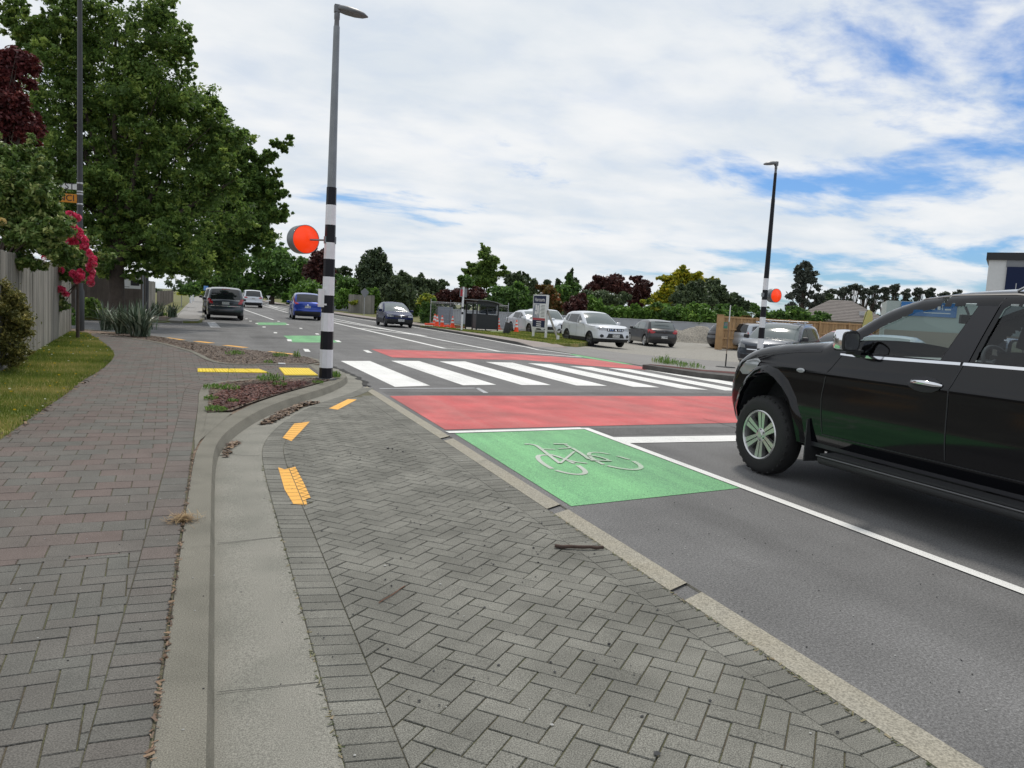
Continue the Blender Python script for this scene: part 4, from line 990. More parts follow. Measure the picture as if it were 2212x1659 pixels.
# ---- silver people carrier by the gate
d=spec('suv',4.3,1.72,1.58,2.6,M['p_silver'],wr=.31,fo=.8,hl=.76,hz=.98,glass=M['glass'],rt=-1.75,rb=-2.02)
d['sides']=[('tail_lamp',[(-2.1,.85),(-1.98,.85),(-1.97,1.15),(-2.05,1.15)],M['lens_red'])]
hv=(.93,.30); p=GY(1596,757); car('parked_car','silver people carrier parked along the timber gate','car',(p[0]+1.9,p[1]+.9,p[2]),hv,d)
d=spec('sedan',4.6,1.78,1.45,2.7,M['p_silver'],wr=.33,fo=.95,hl=.68,hz=.95,rt=-1.05,rb=-1.75,rbz=1.0,quarter=False,C=-1.0,wglass=M['glass_pale'])
hv=(-.9,-.42); q=D(1915,760,23.5); car('parked_car','silver saloon half hidden behind the black pickup bonnet','car',(q[0],q[1],-.15),hv,d)
d=spec('hatch',4.1,1.72,1.50,2.5,M['p_red'],wr=.31,fo=.85)
hv=(-.95,-.3); q=D(1818,740,33); car('parked_car','red hatchback glimpsed between parked cars near the timber fence','car',(q[0],q[1],-.2),hv,d)
d=spec('suv',4.7,1.88,1.70,2.8,M['p_dgrey'],wr=.355)
hv=(-.03,1); q=D(459,640,51); car('parked_car','dark vehicle parked ahead of the charcoal SUV, mostly hidden','car',(q[0]+.35,q[1],0),hv,d)
d=spec('hatch',4.0,1.7,1.48,2.5,M['p_dgrey'],wr=.31)
hv=(.95,.2); q=D(1545,755,46); car('parked_car','dark car tail showing past the timber gate post','car',(q[0]+1.9,q[1]+.4,-.22),hv,d)
# ================================================================= black pickup in the foreground
L=5.4; f=L/2
M['navglass']=clearglass('navglass',(.78,.85,.84)); M['navtint']=clearglass('navtint',(.30,.33,.36)); M['interior']=mat('interior',(.17,.18,.18),.7); M['seat']=mat('seat',(.055,.057,.06),.8)
nav=dict(L=L,W=1.85,H=1.875,paint=M['p_black'],wr=.40,rimr=.25,tyw=.25,wheelin=-.025,steer=0,fr=.10,er=.10,plan=.05,tumble=.17,tuck=.08,bow=.30,bowr=.05,cell=.03,crown=.05,sub=6,
 shoulder=.055,gc=.42,hz=1.34,belt=1.31,crease=1.10,wf=1.90,wbk=-1.66,arw=.465,arh=.625,flare=.045,holes=True,rim=M['alloy'],spokes=6,glass=M['navtint'],wglass=M['navglass'],
 top=[('front',[(2.38,.36),(2.52,.41),(2.58,.55),(2.61,.70),(2.60,.88),(2.54,1.04),(2.46,1.13)]),('hood',[(2.46,1.13),(2.34,1.215),(2.14,1.275),(1.82,1.325),(1.45,1.365),(1.22,1.38)]),
  ('windscreen',[(1.22,1.38),(.98,1.50),(.66,1.70),(.34,1.815)]),('roof',[(.34,1.815),(0,1.855),(-.4,1.872),(-.8,1.865),(-1.1,1.80)]),('rear_window',[(-1.1,1.80),(-1.26,1.58),(-1.34,1.36)]),('rear',[(-1.34,1.36),(-1.40,1.30),(-1.9,1.30),(-2.5,1.30),(-2.66,1.2),(-2.68,.8),(-2.6,.55),(-2.5,.50)])])
nav['L']=5.3
nav['windows']=[dict(poly=[(.86,1.325),(.84,1.40),(.62,1.555),(.36,1.68),(.10,1.735),(-.16,1.755),(-.20,1.75),(-.03,1.325)],m=M['navglass']),dict(poly=[(-.32,1.335),(-.41,1.73),(-.44,1.755),(-.92,1.745),(-1.06,1.42),(-1.02,1.345)])]
nav['lines']=[[(-.385,1.82),(-.24,1.33),(-.17,1.12),(-.17,.56)],[(1.12,.56),(1.13,.9),(1.08,1.12),(.97,1.28)],[(1.12,.54),(-1.0,.54)],[(1.22,1.30),(1.5,1.275),(1.85,1.225),(2.12,1.14)],[(.34,1.80),(.05,1.835),(-.45,1.845),(-1.05,1.79)]]
nav['sides']=[('indicator',[(1.41+.055*math.cos(a*.5236),1.105+.022*math.sin(a*.5236)) for a in range(12)],M['lens_clear']),('window_trim',[(.98,1.285),(.98,1.30),(.7,1.302),(-.21,1.322),(-.21,1.300),(.7,1.278)],M['chrome']),('window_trim',[(-.235,1.323),(-1.05,1.335),(-1.05,1.313),(-.23,1.301)],M['chrome']),('handle_cup',[(.045+.155*math.cos(a*.5236),1.125+.062*math.sin(a*.5236)) for a in range(12)],M['ink']),('pillar_panel',[(-.05,1.325),(-.21,1.75),(-.29,1.755),(-.37,1.75),(-.27,1.325)],M['ink']),
 ('headlight',[(2.10,1.00),(2.30,.98),(2.36,1.02),(2.24,1.13),(2.08,1.17),(2.02,1.14)],M['lens_clear'])]
nav['ends']=[('headlight',[(.52,.92),(.80,.94),(.80,1.04),(.56,1.04)],M['lens_clear'],True,True),('grille',[(-.44,.72),(.44,.72),(.48,1.02),(-.48,1.02)],M['chrome'],True,False),('bumper_lower',rect(-.7,.7,.44,.6),M['plastic'],True,False)]
nav['plates']=[]; nav['mirror']=None; nav['handles']=[]
NX,NY=6.10,4.375
root,s,sp_,ep_=car('pickup','black pickup truck with silver six-spoke wheel filling the right foreground','pickup truck',(NX,NY,0),(0,1),nav)
for sg in (1,-1):
    x=s.side(.045,1.13)
    b=MB(); b.tube([(sg*(x-.0),.16,1.135),(sg*(x+.035),.13,1.138),(sg*(x+.042),.03,1.14),(sg*(x+.036),-.07,1.135),(sg*(x-.0),-.105,1.13)],[.014,.020,.022,.021,.013],10); b.build('door_handle',M['chrome'],root)
    # mirror: black arm + chrome cap
    b=MB(); mx=s.side(.84,1.36)
    vs=[];N=14
    rings=[(0.0,.55,.75),(.03,.85,.95),(.10,1,1),(.16,.94,.95),(.195,.6,.7),(.20,.15,.2)]
    for (a_,ry,rz_) in rings:
        for k_ in range(N):
            th=2*math.pi*k_/N; cx_=max(-1,min(1,1.3*math.cos(th))); cz=max(-1,min(1,1.25*math.sin(th))); vs.append((sg*(mx+.05+a_),.80+cx_*.075*ry,1.42+cz*.095*rz_))
    b.add(vs,[(i*N+k_,i*N+(k_+1)%N,(i+1)*N+(k_+1)%N,(i+1)*N+k_) for i in range(len(rings)-1) for k_ in range(N)]+[tuple(range(5*N,6*N)),tuple(range(N))],0,.5,True)
    mo=b.build('wing_mirror',M['chrome'],root,smooth=50)
    b=MB(); b.box(*sorted((sg*(mx-.02),sg*(mx+.085))),.755,.86,1.30,1.345); b.build('mirror_arm',M['plastic'],mo,bevel=.006); 
    for (nm_,w_,h_,y0_,y1_,mm) in (('mirror_back',.092,.088,.726,.745,M['plastic']),('mirror_glass',.076,.072,.722,.727,M['chrome'])):
        b=MB(); pts=[]
        for k_ in range(20):
            th=2*math.pi*k_/20; c_,s2=math.cos(th),math.sin(th); pts.append((sg*(mx+.155)+w_*math.copysign(abs(c_)**.55,c_),1.415+h_*math.copysign(abs(s2)**.55,s2)))
        b.face([(x_,y0_,z_) for x_,z_ in pts]); 
        for i_ in range(20): p_,q_=pts[i_],pts[(i_+1)%20]; b.face([(p_[0],y0_,p_[1]),(q_[0],y0_,q_[1]),(q_[0],y1_,q_[1]),(p_[0],y1_,p_[1])])
        b.build(nm_,mm,mo)
    # side step, mud flap, sill
    b=MB(); b.tube([(sg*.93,1.02,.33),(sg*1.0,.96,.345),(sg*1.0,-1.0,.345),(sg*.93,-1.1,.33)],.045,10); b.box(*sorted((sg*.86,sg*1.03)),-1.0,.95,.385,.40)
    for y in (.7,-.4): b.box(*sorted((sg*.6,sg*.98)),y-.03,y+.03,.32,.36)
    so=b.build('side_step',M['plastic'],root); b=MB(); b.tube([(sg*1.043,.98,.375),(sg*1.043,-1.02,.375)],.008,6); b.build('step_trim',M['alloy_dark'],so)
    b=MB(); b.box(*sorted((sg*.67,sg*.91)),1.27,1.285,.26,.66); b.build('mud_flap',M['plastic'],root)
b=MB()
b2=MB(); b2.box(-.66,.66,-2.3,1.25,.25,.44); b2.box(-.35,.35,1.2,2.3,.28,.5); b2.box(-.75,-.1,1.78,1.86,.32,.42); b2.box(.1,.75,1.78,1.86,.32,.42); b2.build('chassis',M['ink'],root)
# interior: dash, doors, floor, seats, wheel
b.box(-.72,.72,.55,1.05,.95,1.29); b.box(-.70,.70,-1.1,.9,.55,.60); b.box(-.2,.2,.0,.6,.6,.95)
for k in range(8):
    a=-.7+k*.2; b.box(a,a+.2-.001,.45,.56,1.0+.02*math.sin(k),1.275)
b.build('dashboard',M['interior'],root)
def seat(x,y):
    b=MB(); b.box(x-.26,x+.26,y-.25,y+.27,.75,.92); 
    Mx=Matrix.Translation((x,y-.25,.9))@Matrix.Rotation(R(14),4,'X'); b.box(-.25,.25,-.07,.07,0,.52,M=Mx); b.box(-.13,.13,-.045,.045,.56,.74,M=Mx); b.box(-.06,.06,-.012,.012,.5,.58,M=Mx)
    b.build('seat',M['seat'],root,bevel=.03)
seat(.37,.0);seat(-.37,.0);seat(.37,-.72);seat(-.37,-.72)
b=MB(); tor=[]; c=Vector((.37,.40,1.27)); Q=Matrix.Rotation(R(62),3,'X')
ring=[c+Q@Vector((.185*math.cos(2*math.pi*k/24),.185*math.sin(2*math.pi*k/24),0)) for k in range(25)]
b.tube(ring,.017,8,cap=False); b.tube([c,c-Q@Vector((0,0,.25))],.03,8)
for a in (0,180,270): b.tube([c,c+Q@Vector((.18*math.cos(R(a)),.18*math.sin(R(a)),0))],.018,6)
b.lathe([(0,.02),(.06,.02),(.07,-.02)],14,'z',M=Matrix.Translation(c)@Q.to_4x4()); b.build('steering_wheel',M['interior'],root)
b=MB(); b.box(-.13,.13,.42,.45,1.62,1.70); b.bar((0,.46,1.70),(0,.50,1.77),.02); b.build('rear_view_mirror',M['ink'],root,bevel=.008)
b=MB()
for (y0,y1) in ((-1.15,-.2),(.0,.9)):
    for sg in (1,-1): b.box(*sorted((sg*.80,sg*.84)),y0,y1,.6,1.30)
b.build('door_card',M['interior'],root)
for sg in (1,-1):
    pass
for x in (-.64,.64): b=MB(); b.tube([(x,-.42,1.87),(x,-.47,1.895),(x,-1.0,1.88),(x,-1.05,1.85)],.010,6); b.build('roof_rail',M['steel'],root)
# ================================================================= STREET FURNITURE
def text(parent,body,loc,rot,size,m,align='CENTER',name='lettering',ext=.002,sx=1):
    cu=bpy.data.curves.new(name,'FONT'); cu.body=body; cu.size=size; cu.align_x=align; cu.align_y='CENTER'; cu.extrude=ext; cu.materials.append(m)
    o0=bpy.data.objects.new(name,cu); C.objects.link(o0); me_=bpy.data.meshes.new_from_object(o0); bpy.data.objects.remove(o0); o=bpy.data.objects.new(name,me_); C.objects.link(o); o.parent=parent; o.location=loc; o.rotation_euler=rot; o.scale=(sx,1,1); return o
def beacon(loc,label,bands,hgt,r0,r1,disc,facing,dr,dl,head,grp='striped crossing poles'):
    root=empty('beacon_pole',loc,0,label,'beacon pole',grp)
    b=MB(); n=8; z=0
    def rad(z): return r0+(r1-r0)*z/hgt
    for (z0,z1,m) in bands:
        k=1.12 if m<2 else 1.0
        b.lathe([(rad(z0)*k,z0),(rad(z1)*k,z1)],n,'z',m=m,sm=False)
        if m<2: b.lathe([(rad(z1)*k,z1),(rad(z1)*k-.006,z1)],n,'z',m=m,sm=False)
    b.lathe([(r1,hgt),(.0,hgt)],n,'z',m=2,sm=False); b.build('shaft',[M['black_band'],M['white_band'],M['galv']],root)
    b=MB(); b.lathe([(.19,0),(.19,.02),(r0,.03)],16,'z'); b.build('base_flange',M['darkpole'],root)
    # disc housing
    c=Vector(disc)-Vector(loc); fx=Vector((facing[0],facing[1],0)).normalized(); q=fx.to_track_quat('Z','Y').to_matrix().to_4x4(); q.translation=c
    b=MB(); b.lathe([(dr-.012,.0),(dr,.006),(dr,-dl*.45),(dr*.985,-dl*.47),(dr*.985,-dl*.9),(dr*.9,-dl),(0,-dl)],36,'z',M=q); h=b.build('disc_housing',M['galv'],root)
    b=MB(); b.lathe([(0,.004),(dr-.012,.004),(dr-.012,-.03)],36,'z',M=q); b.build('orange_disc',M['disc'],h)
    b=MB(); e=Vector((0,0,c.z)); bk=c-fx*dl*.6; b.tube([e,e+(bk-e)*1.0],.018,6); b.box(-.10,.10,-.05,.05,c.z-.06,c.z+.06,0); b.build('bracket',M['galv'],root)
    # lamp head
    b=MB(); b.lathe([(r1*.9,hgt-.02),(r1*.8,hgt+.10),(r1*.95,hgt+.12),(r1*.95,hgt+.2),(r1*.75,hgt+.24)],10,'z'); hz=hgt+.26
    b.box(-.05,.05,-.045,.045,hz-.04,hz+.09); lb=b.build('spigot',M['lampgrey'],root,bevel=.01)
    b=MB(); L=head[1]; dx=Vector((head[0],head[2] if len(head)>2 else 0,0)).normalized(); dy=Vector((-dx.y,dx.x,0)); rings=[(0,.05,.05),(.1,.10,.065),(.3,.13,.075),(.6,.135,.07),(.85,.10,.045),(1,.02,.01)]; vs=[];N=14
    for (t,w,h_) in rings:
        for k in range(N):
            th=2*math.pi*k/N; zz=math.sin(th)*h_; zz=max(zz,-h_*.35); vs.append(dx*(t*L)+dy*(math.cos(th)*w)+Vector((0,0,hz+.03+zz-t*.05)))
    b.add(vs,[(i*N+k,i*N+(k+1)%N,(i+1)*N+(k+1)%N,(i+1)*N+k) for i in range(5) for k in range(N)]+[tuple(range(5*N,6*N)),tuple(range(N))],0,.5,True)
    b.build('lamp_head',M['lampgrey'],root,smooth=50)
    return root
bl=Vector((*G(703.5,819.5,.1),.1)); dp=dep(bl)
def zat(Y,X=706): return ZAT(bl.x,bl.y,Y)-.1
Ys=[821,794,754.7,715.5,676,638,597.8,559.6,524,486,443,405]
zs=[0]+[zat(y,703+ (821-y)*.031) for y in Ys[1:]]
bands=[(zs[i],zs[i+1],i%2) for i in range(len(zs)-1)]; hg=zat(57); bands.append((zs[-1],hg,2))
r1_=beacon(bl,'tall striped pole nearest the camera, with orange disc on its left side',bands,hg,.105,.052,Vector((*[c_ for c_ in D(661,519,dp+.0)][:2],zat(519)+.1)),(.34,-.94),.25,.27,(1,.52))
b=MB(); c=D(692,644,dp-.02)-bl; b.box(c.x-.055,c.x+.05,-.10,-.085,c.z-.15,c.z+.16); b.box(c.x-.02,-.0,-.09,-.07,c.z-.12,c.z-.09); b.build('side_sign',M['signwhite'],r1_)
b=MB(); b.box(c.x-.048,c.x-.0,-.106,-.101,c.z-.13,c.z+.13); b.build('side_sign_print',M['reflect'],r1_)
gx,gy=G(1638,799); p2=Vector((gx,gy,.0)); d2=dep(p2)
def z2at(Y): return ZAT(gx,gy,Y)
s5=lambda y:488+y*.1961
Y2=[799,752,730,705,665,646.5,639,664.6-0]; 
bb_=[(0,z2at(s5(1350)),0),(z2at(s5(1350)),z2at(s5(1240)),1),(z2at(s5(1240)),z2at(s5(1120)),0),(z2at(s5(1120)),z2at(s5(1005)),1),(z2at(s5(1005)),z2at(s5(890)),0),(z2at(s5(890)),z2at(s5(815)),1),(z2at(s5(815)),z2at(s5(705)),0),(z2at(s5(705)),z2at(s5(578)),1),(z2at(s5(578)),z2at(430),0)]
h2=z2at(374); bb_.append((bb_[-1][1],h2,2))
r2_=beacon(p2,'black and white striped pole across the road with small orange disc on its right',bb_,h2,.092,.045,Vector((*[c_ for c_ in D(1677,637,d2)][:2],z2at(637))),(.08,-1.0),.22,.25,(-1,.42,.2))
for ch in r2_.children:
    if ch.name.startswith('shaft'): ch.data.materials[2]=M['black_band']
# dark column at the left with street signs
x0,y0=G(173,714,.1)
root=empty('lamp_column',(x0,y0,.1),0,'tall dark green-black column beside the timber fence at left','lamp column')
b=MB(); b.lathe([(.12,0),(.12,1.2),(.085,1.3),(.075,6),(.055,12.5)],12,'z'); b.build('column',M['darkpole'],root)
b=MB(); b.lathe([(.055,12.4),(.05,12.6),(0,12.62)],12,'z'); b.tube([(0,0,12.3),(.8,0,12.6),(1.4,0,12.65)],.03,6); b.build('lamp_arm',M['darkpole'],root)
dd=y0*FW[1]+x0*FW[0]
def zz(X,Y): return ZAT(x0,y0,Y)-.1
zs_=[zz(176,400),zz(176,409.5),zz(176,413.5)+.02,zz(176,421)]
b=MB()
for k in (zz(176,396),zz(176,414),zz(176,419.5),zz(176,441)): b.lathe([(.083,k-.035),(.086,k-.035),(.086,k+.02),(.083,k+.02)],12,'z')
b.build('clamp',M['steel'],root)
def sign_blade(name,X0,X1,Y0,Y1,m,txt,tm,label,dy=-.1,size=.2):
    a=D(X0,Y0,dd);c=D(X1,Y1,dd); w=(c-a).x/ .95; h=a.z-c.z
    o=MB(); o.box(-w,0,-.008,.008,-h/2,h/2); ob=o.build(name,m,None,bevel=.004)
    ob.location=(x0-.075,y0-.02,(a.z+c.z)/2); ob.rotation_euler=(0,0,R(-8)); tag(ob,label,'sign')
    text(ob,txt,(-.06,-.012,0),(R(90),0,0),size,tm,'RIGHT'); return ob
sign_blade('street_sign',95,168,397,413,M['signwhite'],'AM ST',M['ink'],'white street name blade on the dark column, half hidden by leaves',size=.26)
sign_blade('street_sign',120,169,420,441,M['signorange'],'NCI',M['ink'],'orange sign blade below the white one on the dark column',size=.26)
# ---- fences
def paling(name,label,A,Bp,h,z0,m,pw=.15,cat='fence',hv=.02,rails=True,gap=.004,flip=1):
    root=empty(name,(A[0],A[1],z0),0,label,cat); L=math.dist(A,Bp); ux,uy=(Bp[0]-A[0])/L,(Bp[1]-A[1])/L
    Mx=Matrix(((ux,-uy,0,0),(uy,ux,0,0),(0,0,1,0),(0,0,0,1))); b=MB(); t=0
    while t<L:
        w=pw*random.uniform(.92,1.05); hh=h+random.uniform(-hv,hv); k=random.uniform(-.006,.006)
        b.box(t,t+w-gap,-.01+k,.012+k,0.02,hh,0,random.random(),Mx); t+=w
    b.build('palings',m,root)
    if rails:
        b=MB()
        for zr in (.3,h*.55,h-.25): b.box(0,L,flip*.02,flip*.07,zr,zr+.09,0,.5,Mx)
        b.build('rails',m,root)
        t=0
        while t<=L: 
            b=MB(); b.box(t,t+.1,min(flip*.06,flip*.16),max(flip*.06,flip*.16),0,h-.05,0,.5,Mx); b.build('post',m,root); t+=2.7
    return root
paling('paling_fence','weathered grey paling fence at the left edge with roses hanging over it',(-2.70,8.2),(-4.03,26.3),1.9,.09,M['wood_grey'])
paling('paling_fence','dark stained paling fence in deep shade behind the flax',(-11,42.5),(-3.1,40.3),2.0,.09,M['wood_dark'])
paling('paling_fence','pale grey paling fence running up the left pavement beyond the shade',(-3.05,40.4),(-3.15,47.5),1.75,.09,M['wood_grey'],pw=.3)
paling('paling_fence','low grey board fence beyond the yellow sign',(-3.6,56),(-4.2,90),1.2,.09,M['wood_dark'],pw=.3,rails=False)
paling('timber_screen','grey timber screen fence behind the golden mound on the far side',tuple(D(752,680,76)[:2]),tuple(D(806,684,74)[:2]),1.9,.0,M['wood_grey'],cat='fence',rails=False)
paling('timber_screen','low slate grey fence panel left of the timber screen on the far side',tuple(D(716,680,84)[:2]),tuple(D(751,682,82)[:2]),1.1,.0,M['signback'],cat='fence',rails=False)
# notice board on the dark fence and its post
c=D(285,611,35.0); b=MB(); b.box(-.36,.36,-.01,.01,-.26,.26); o=b.build('notice_board',M['signwhite'],None); o.location=c; tag(o,'small white notice board with dark print on the shaded fence','notice board')
b=MB(); 
for (a_,b_,c_,d_) in ((-.33,.10,.16,.20),(-.05,.30,-.12,.12),(-.33,-.1,-.2,-.18)): b.box(a_,b_,-.016,-.011,c_,d_)
b.build('print',M['ink'],o)
x,y=G(309,668,.1); q=D(309,664,34.6); b=MB(); b.lathe([(.03,0),(.03,2.2)],8,'z'); b.tube([(0,0,2.15),(-1.0,0,2.15)],.02,6); o=b.build('notice_post',M['galv'],None); o.location=(q.x,q.y,.09); tag(o,'thin galvanised post beside the white notice board','post')
q=D(317,664,34.9); b=MB(); b.lathe([(.07,0),(.07,2.6),(.045,2.62),(.04,4.2)],10,'z'); o=b.build('dark_post',M['darkpole'],None); o.location=(q.x,q.y,.09); tag(o,'slim dark post behind the galvanised notice post','post')
def smallsign(name,label,X,Yb,dpth,shape,w,h,m,ph,pm=M['steel'],zb=.09,text_=None,rz=0,cat='sign',back=False):
    q=D(X,Yb,dpth); root=empty(name,(q.x,q.y,zb),rz,label,cat)
    b=MB(); b.lathe([(.03,0),(.03,ph)],8,'z'); b.build('post',pm,root)
    b=MB(); 
    pts={'rect':[(-w/2,-h/2),(w/2,-h/2),(w/2,h/2),(-w/2,h/2)],'tri':[(0,-h/2),(w/2,h/2),(-w/2,h/2)],'hex':[(0,-h*.56),(w/2,-h*.05),(w/2,h*.15),(0,h*.5),(-w/2,h*.15),(-w/2,-h*.05)]}[shape]
    for yy in (-.045,-.033): b.face([(x,yy,ph-h/2+z) for x,z in pts])
    for i in range(len(pts)): a_,c_=pts[i],pts[(i+1)%len(pts)]; b.face([(a_[0],-.045,ph-h/2+a_[1]),(c_[0],-.045,ph-h/2+c_[1]),(c_[0],-.033,ph-h/2+c_[1]),(a_[0],-.033,ph-h/2+a_[1])])
    bo=b.build('board',m,root); return root,bo
r_,bo=smallsign('verge_sign','long yellow-green sign on a post on the dry verge','392' and 392,654,62,'rect',.75,.24,M['signyellow'],1.15)
b=MB(); b.box(-.28,.28,-.052,-.047,.98,1.07); b.build('print',M['ink'],bo)
smallsign('parking_sign','small blue and white sign on a post by the left pavement',444.6,640,84,'rect',.45,.5,mat('signblue',(.12,.28,.6),.45),1.9)
r_,bo=smallsign('give_way_sign','white triangular sign above the charcoal SUV roof',509.5,640,105,'tri',.62,.55,M['signwhite'],1.75,zb=0)
r_,bo=smallsign('give_way_sign','white triangular sign with small plate on the far side of the road',579.6,648,100,'tri',.5,.45,M['signwhite'],1.25,zb=0)
b=MB(); b.box(-.28,.28,-.05,-.04,.58,.70); b.build('plate',M['signwhite'],r_)
for i,(X,dd_) in enumerate(((411.6,80),(417.5,95))):
    q=D(X,643,dd_); b=MB(); b.lathe([(.11,0),(.11,1.0),(.05,1.05),(0,1.05)],10,'z'); o=b.build('bollard',M['white'],None); o.location=(q.x,q.y,.09); tag(o,('white bollard beside the far left pavement','second smaller white bollard further up the left pavement')[i],'bollard','white bollards up the road')
# right-hand: hex sign seen from behind, bus stop pole
x,y=G(786.2,682,.1); r_,bo=smallsign('warning_sign','grey back of a diamond shaped sign beyond the navy hatchback',786.2,682,dep((x,y)),'hex',.66,.78,M['signback'],2.35,M['steel'],.1)
x,y=G(997,714.5,.1); root=empty('bus_stop_pole',(x,y,.1),0,'white pole with black bands and small flag sign in front of the shelter','bus stop pole'); dq=dep((x,y))
b=MB(); tp=D(1003.5,620,dq).z-.1; zb=[D(999,Y,dq).z-.1 for Y in (672,669,660,657)]
for z0,z1,m in ((0,.9,0),(.9,1.02,1),(1.02,1.2,0),(1.2,1.3,1),(1.3,tp,0)): b.lathe([(.055,z0),(.055,z1)],10,'z',m=m)
b.build('pole',[M['white_band'],M['black_band']],root)
b=MB(); b.box(-.2,.2,-.02,.02,tp-.55,tp-.08); fl=b.build('flag_sign',M['signback'],root); b=MB(); b.box(-.17,-.03,-.026,-.021,tp-.5,tp-.14); b.build('print',M['signred'],fl)
# bus shelter
root=empty('bus_shelter',(13.85,41.6,.1),R(-4),'dark grey bus shelter with curved roof on the far pavement','bus shelter')
W_,L_,Hh=1.25,2.6,1.78
for (x,y) in ((0,0),(W_,0),(0,L_),(W_,L_),(0,.95)):
    b=MB(); b.box(x-.035,x+.035,y-.035,y+.035,-.2,Hh-.18); b.build('post',M['shelter'],root)
def panel(name,x0,x1,y0,y1,z0,z1,m): b=MB(); b.box(x0,x1,y0,y1,z0,z1); return b.build(name,m,root)
M['mesh_dark']=clearglass('shelter_glass',(.30,.33,.36),.5)
panel('end_panel',.04,W_-.04,-.012,.012,.1,.92,M['shelter']); panel('end_panel',.04,W_-.04,L_-.012,L_+.012,.1,.92,M['shelter'])
for i in range(2): panel('window',.12+i*.52,.60+i*.52,-.008,.008,.98,1.5,M['mesh_dark'])
panel('lintel',.04,W_-.04,-.014,.014,1.5,Hh-.12,M['shelter']); panel('mullion',.595,.645,-.012,.012,.92,1.5,M['shelter'])
for i in range(1): panel('front_panel',-.012,.012,.04,.92,.1,.92,M['shelter'])
panel('back_panel',W_-.012,W_+.012,.04,L_-.04,.1,.92,M['shelter']); panel('bench',W_-.45,W_-.05,.5,2.3,.4,.44,M['shelter']); panel('front_rail',-.02,.02,.03,L_,1.52,1.62,M['shelter'])
b=MB(); n=12
for i in range(n):
    a0,a1=-.25+i*(W_+.45)/n,-.25+(i+1)*(W_+.45)/n; zf=lambda a:Hh-.02-.22*((a-.25)/(W_))**2 if a>.25 else Hh-.02
    for (u0,u1,zo) in ((a0,a1,0),(a0,a1,-.04)): b.face([(u0,-.2,zf(u0)+zo),(u1,-.2,zf(u1)+zo),(u1,L_+.2,zf(u1)+zo),(u0,L_+.2,zf(u0)+zo)],0,.5,True)
    b.face([(a0,-.2,zf(a0)),(a1,-.2,zf(a1)),(a1,-.2,zf(a1)-.04),(a0,-.2,zf(a0)-.04)])
b.face([(-.25,-.2,Hh-.02),(-.25,L_+.2,Hh-.02),(-.25,L_+.2,Hh-.06),(-.25,-.2,Hh-.06)]); 
M['shelter_roof']=mat('shelter_roof',(.16,.165,.175),.4); b.build('roof',M['shelter_roof'],root)
b=MB(); b.face([(.02,-.02,Hh-.3),(W_-.02,-.02,Hh-.3),(W_-.02,-.02,Hh-.2),(.9,-.02,Hh-.1),(.2,-.02,Hh-.07),(.02,-.02,Hh-.07)]); b.build('gable',M['shelter'],root)
# ---- cones
def conemesh():
    r=empty('traffic_cone',(0,0,0),0,None,'traffic cone','orange traffic cones around the temporary fence')
    b=MB(); b.box(-.18,.18,-.18,.18,0,.035); b.lathe([(.16,.03),(.13,.06),(.115,.22),(.10,.29),(.083,.40),(.066,.48),(.047,.60),(.032,.70),(0,.70)],16,'z'); b.build('cone_body',M['cone'],r)
    [(lambda b_:(b_.lathe(pf,16,'z'),b_.build('reflective_band',M['reflect'],r)))(MB()) for pf in ([(.104,.29),(.087,.40)],[(.070,.48),(.051,.60)])]; return r
cone=conemesh(); first=True
for (X,Y,lb) in ((*z3(1217,1105),'orange cone in front of the faded one, leftmost bright cone on the pavement'),(*z3(1273,1116),'middle orange cone before the temporary fence'),(*z3(1388,1124),'orange cone nearest the bus stop pole'),(*z3(1192,1088),'faded cone behind the mesh at the left end of the temporary fence'),(*z3(1893,1140),'cone behind the mesh to the right of the bus shelter'),(*z3(2092,1172),'orange cone beside the white saloon nose')):
    o=cone if first else copy_tree(cone); first=False; g=G(X,Y,.1); o.location=(g[0],g[1],.105); o['label']=lb; o.rotation_euler.z=random.uniform(0,1.5)
def frame_panel(A,Bp,lb):
    root=empty('site_fence',(*A,.1),0,lb,'temporary fence','galvanised temporary fence panels'); L=math.dist(A,Bp); ux,uy=(Bp[0]-A[0])/L,(Bp[1]-A[1])/L; P=lambda t,z:(ux*t,uy*t,z)
    b=MB(); b.tube([P(0,.08),P(0,1.68)],.024,6); b.tube([P(L,.08),P(L,1.68)],.024,6)
    for z in (.15,1.5): b.tube([P(0,z),P(L,z)],.02,6)
    b.tube([P(0,1.42),P(L,1.42)],.012,6); b.build('frame',M['steel'],root)
    b=MB(); 
    t=.15
    while t<L: b.tube([P(t,.15),P(t,1.5)],.0022,3,cap=False); t+=.15
    for z in (.45,.75,1.05,1.3): b.tube([P(0,z),P(L,z)],.0022,3,cap=False)
    b.build('mesh',M['steel'],root)
def at(X,d_): q=D(X,700,d_); return (q.x,q.y)
P0,P1,P1b,P2,P3,P4,P5=at(929,50.5),at(945.5,50),at(971,49),at(992,48),at(996,47.5),at(1072,46.5),at(1096,46.3)
frame_panel(P0,P1b,'temporary fence panel at the left end, behind the faded cone'); frame_panel(P1b,P3,'temporary fence panel behind the cone nearest the bus stop pole'); frame_panel(P4,P5,'short temporary fence panel to the right of the bus shelter')
for (X,Y,w,lb,m) in ((*z3(1150,1092),.75,'flat red block at the left foot of the temporary fence',M['cone']),(*z3(1340,1112),.5,'flat red block between two cones',M['cone']),(*z3(1462,1124),.7,'flat brown block beside the bus stop pole',mat('brownblock',(.28,.12,.05),.8))):
    g=G(X,Y,.1); b=MB(); b.box(-w/2,w/2,-.12,.12,0,.1); b.box(-.06,.06,-.06,.06,.1,.13); o=b.build('ballast_block',m,None,bevel=.02); o.location=(g[0],g[1],.105); tag(o,lb,'fence foot','feet of the temporary fence')
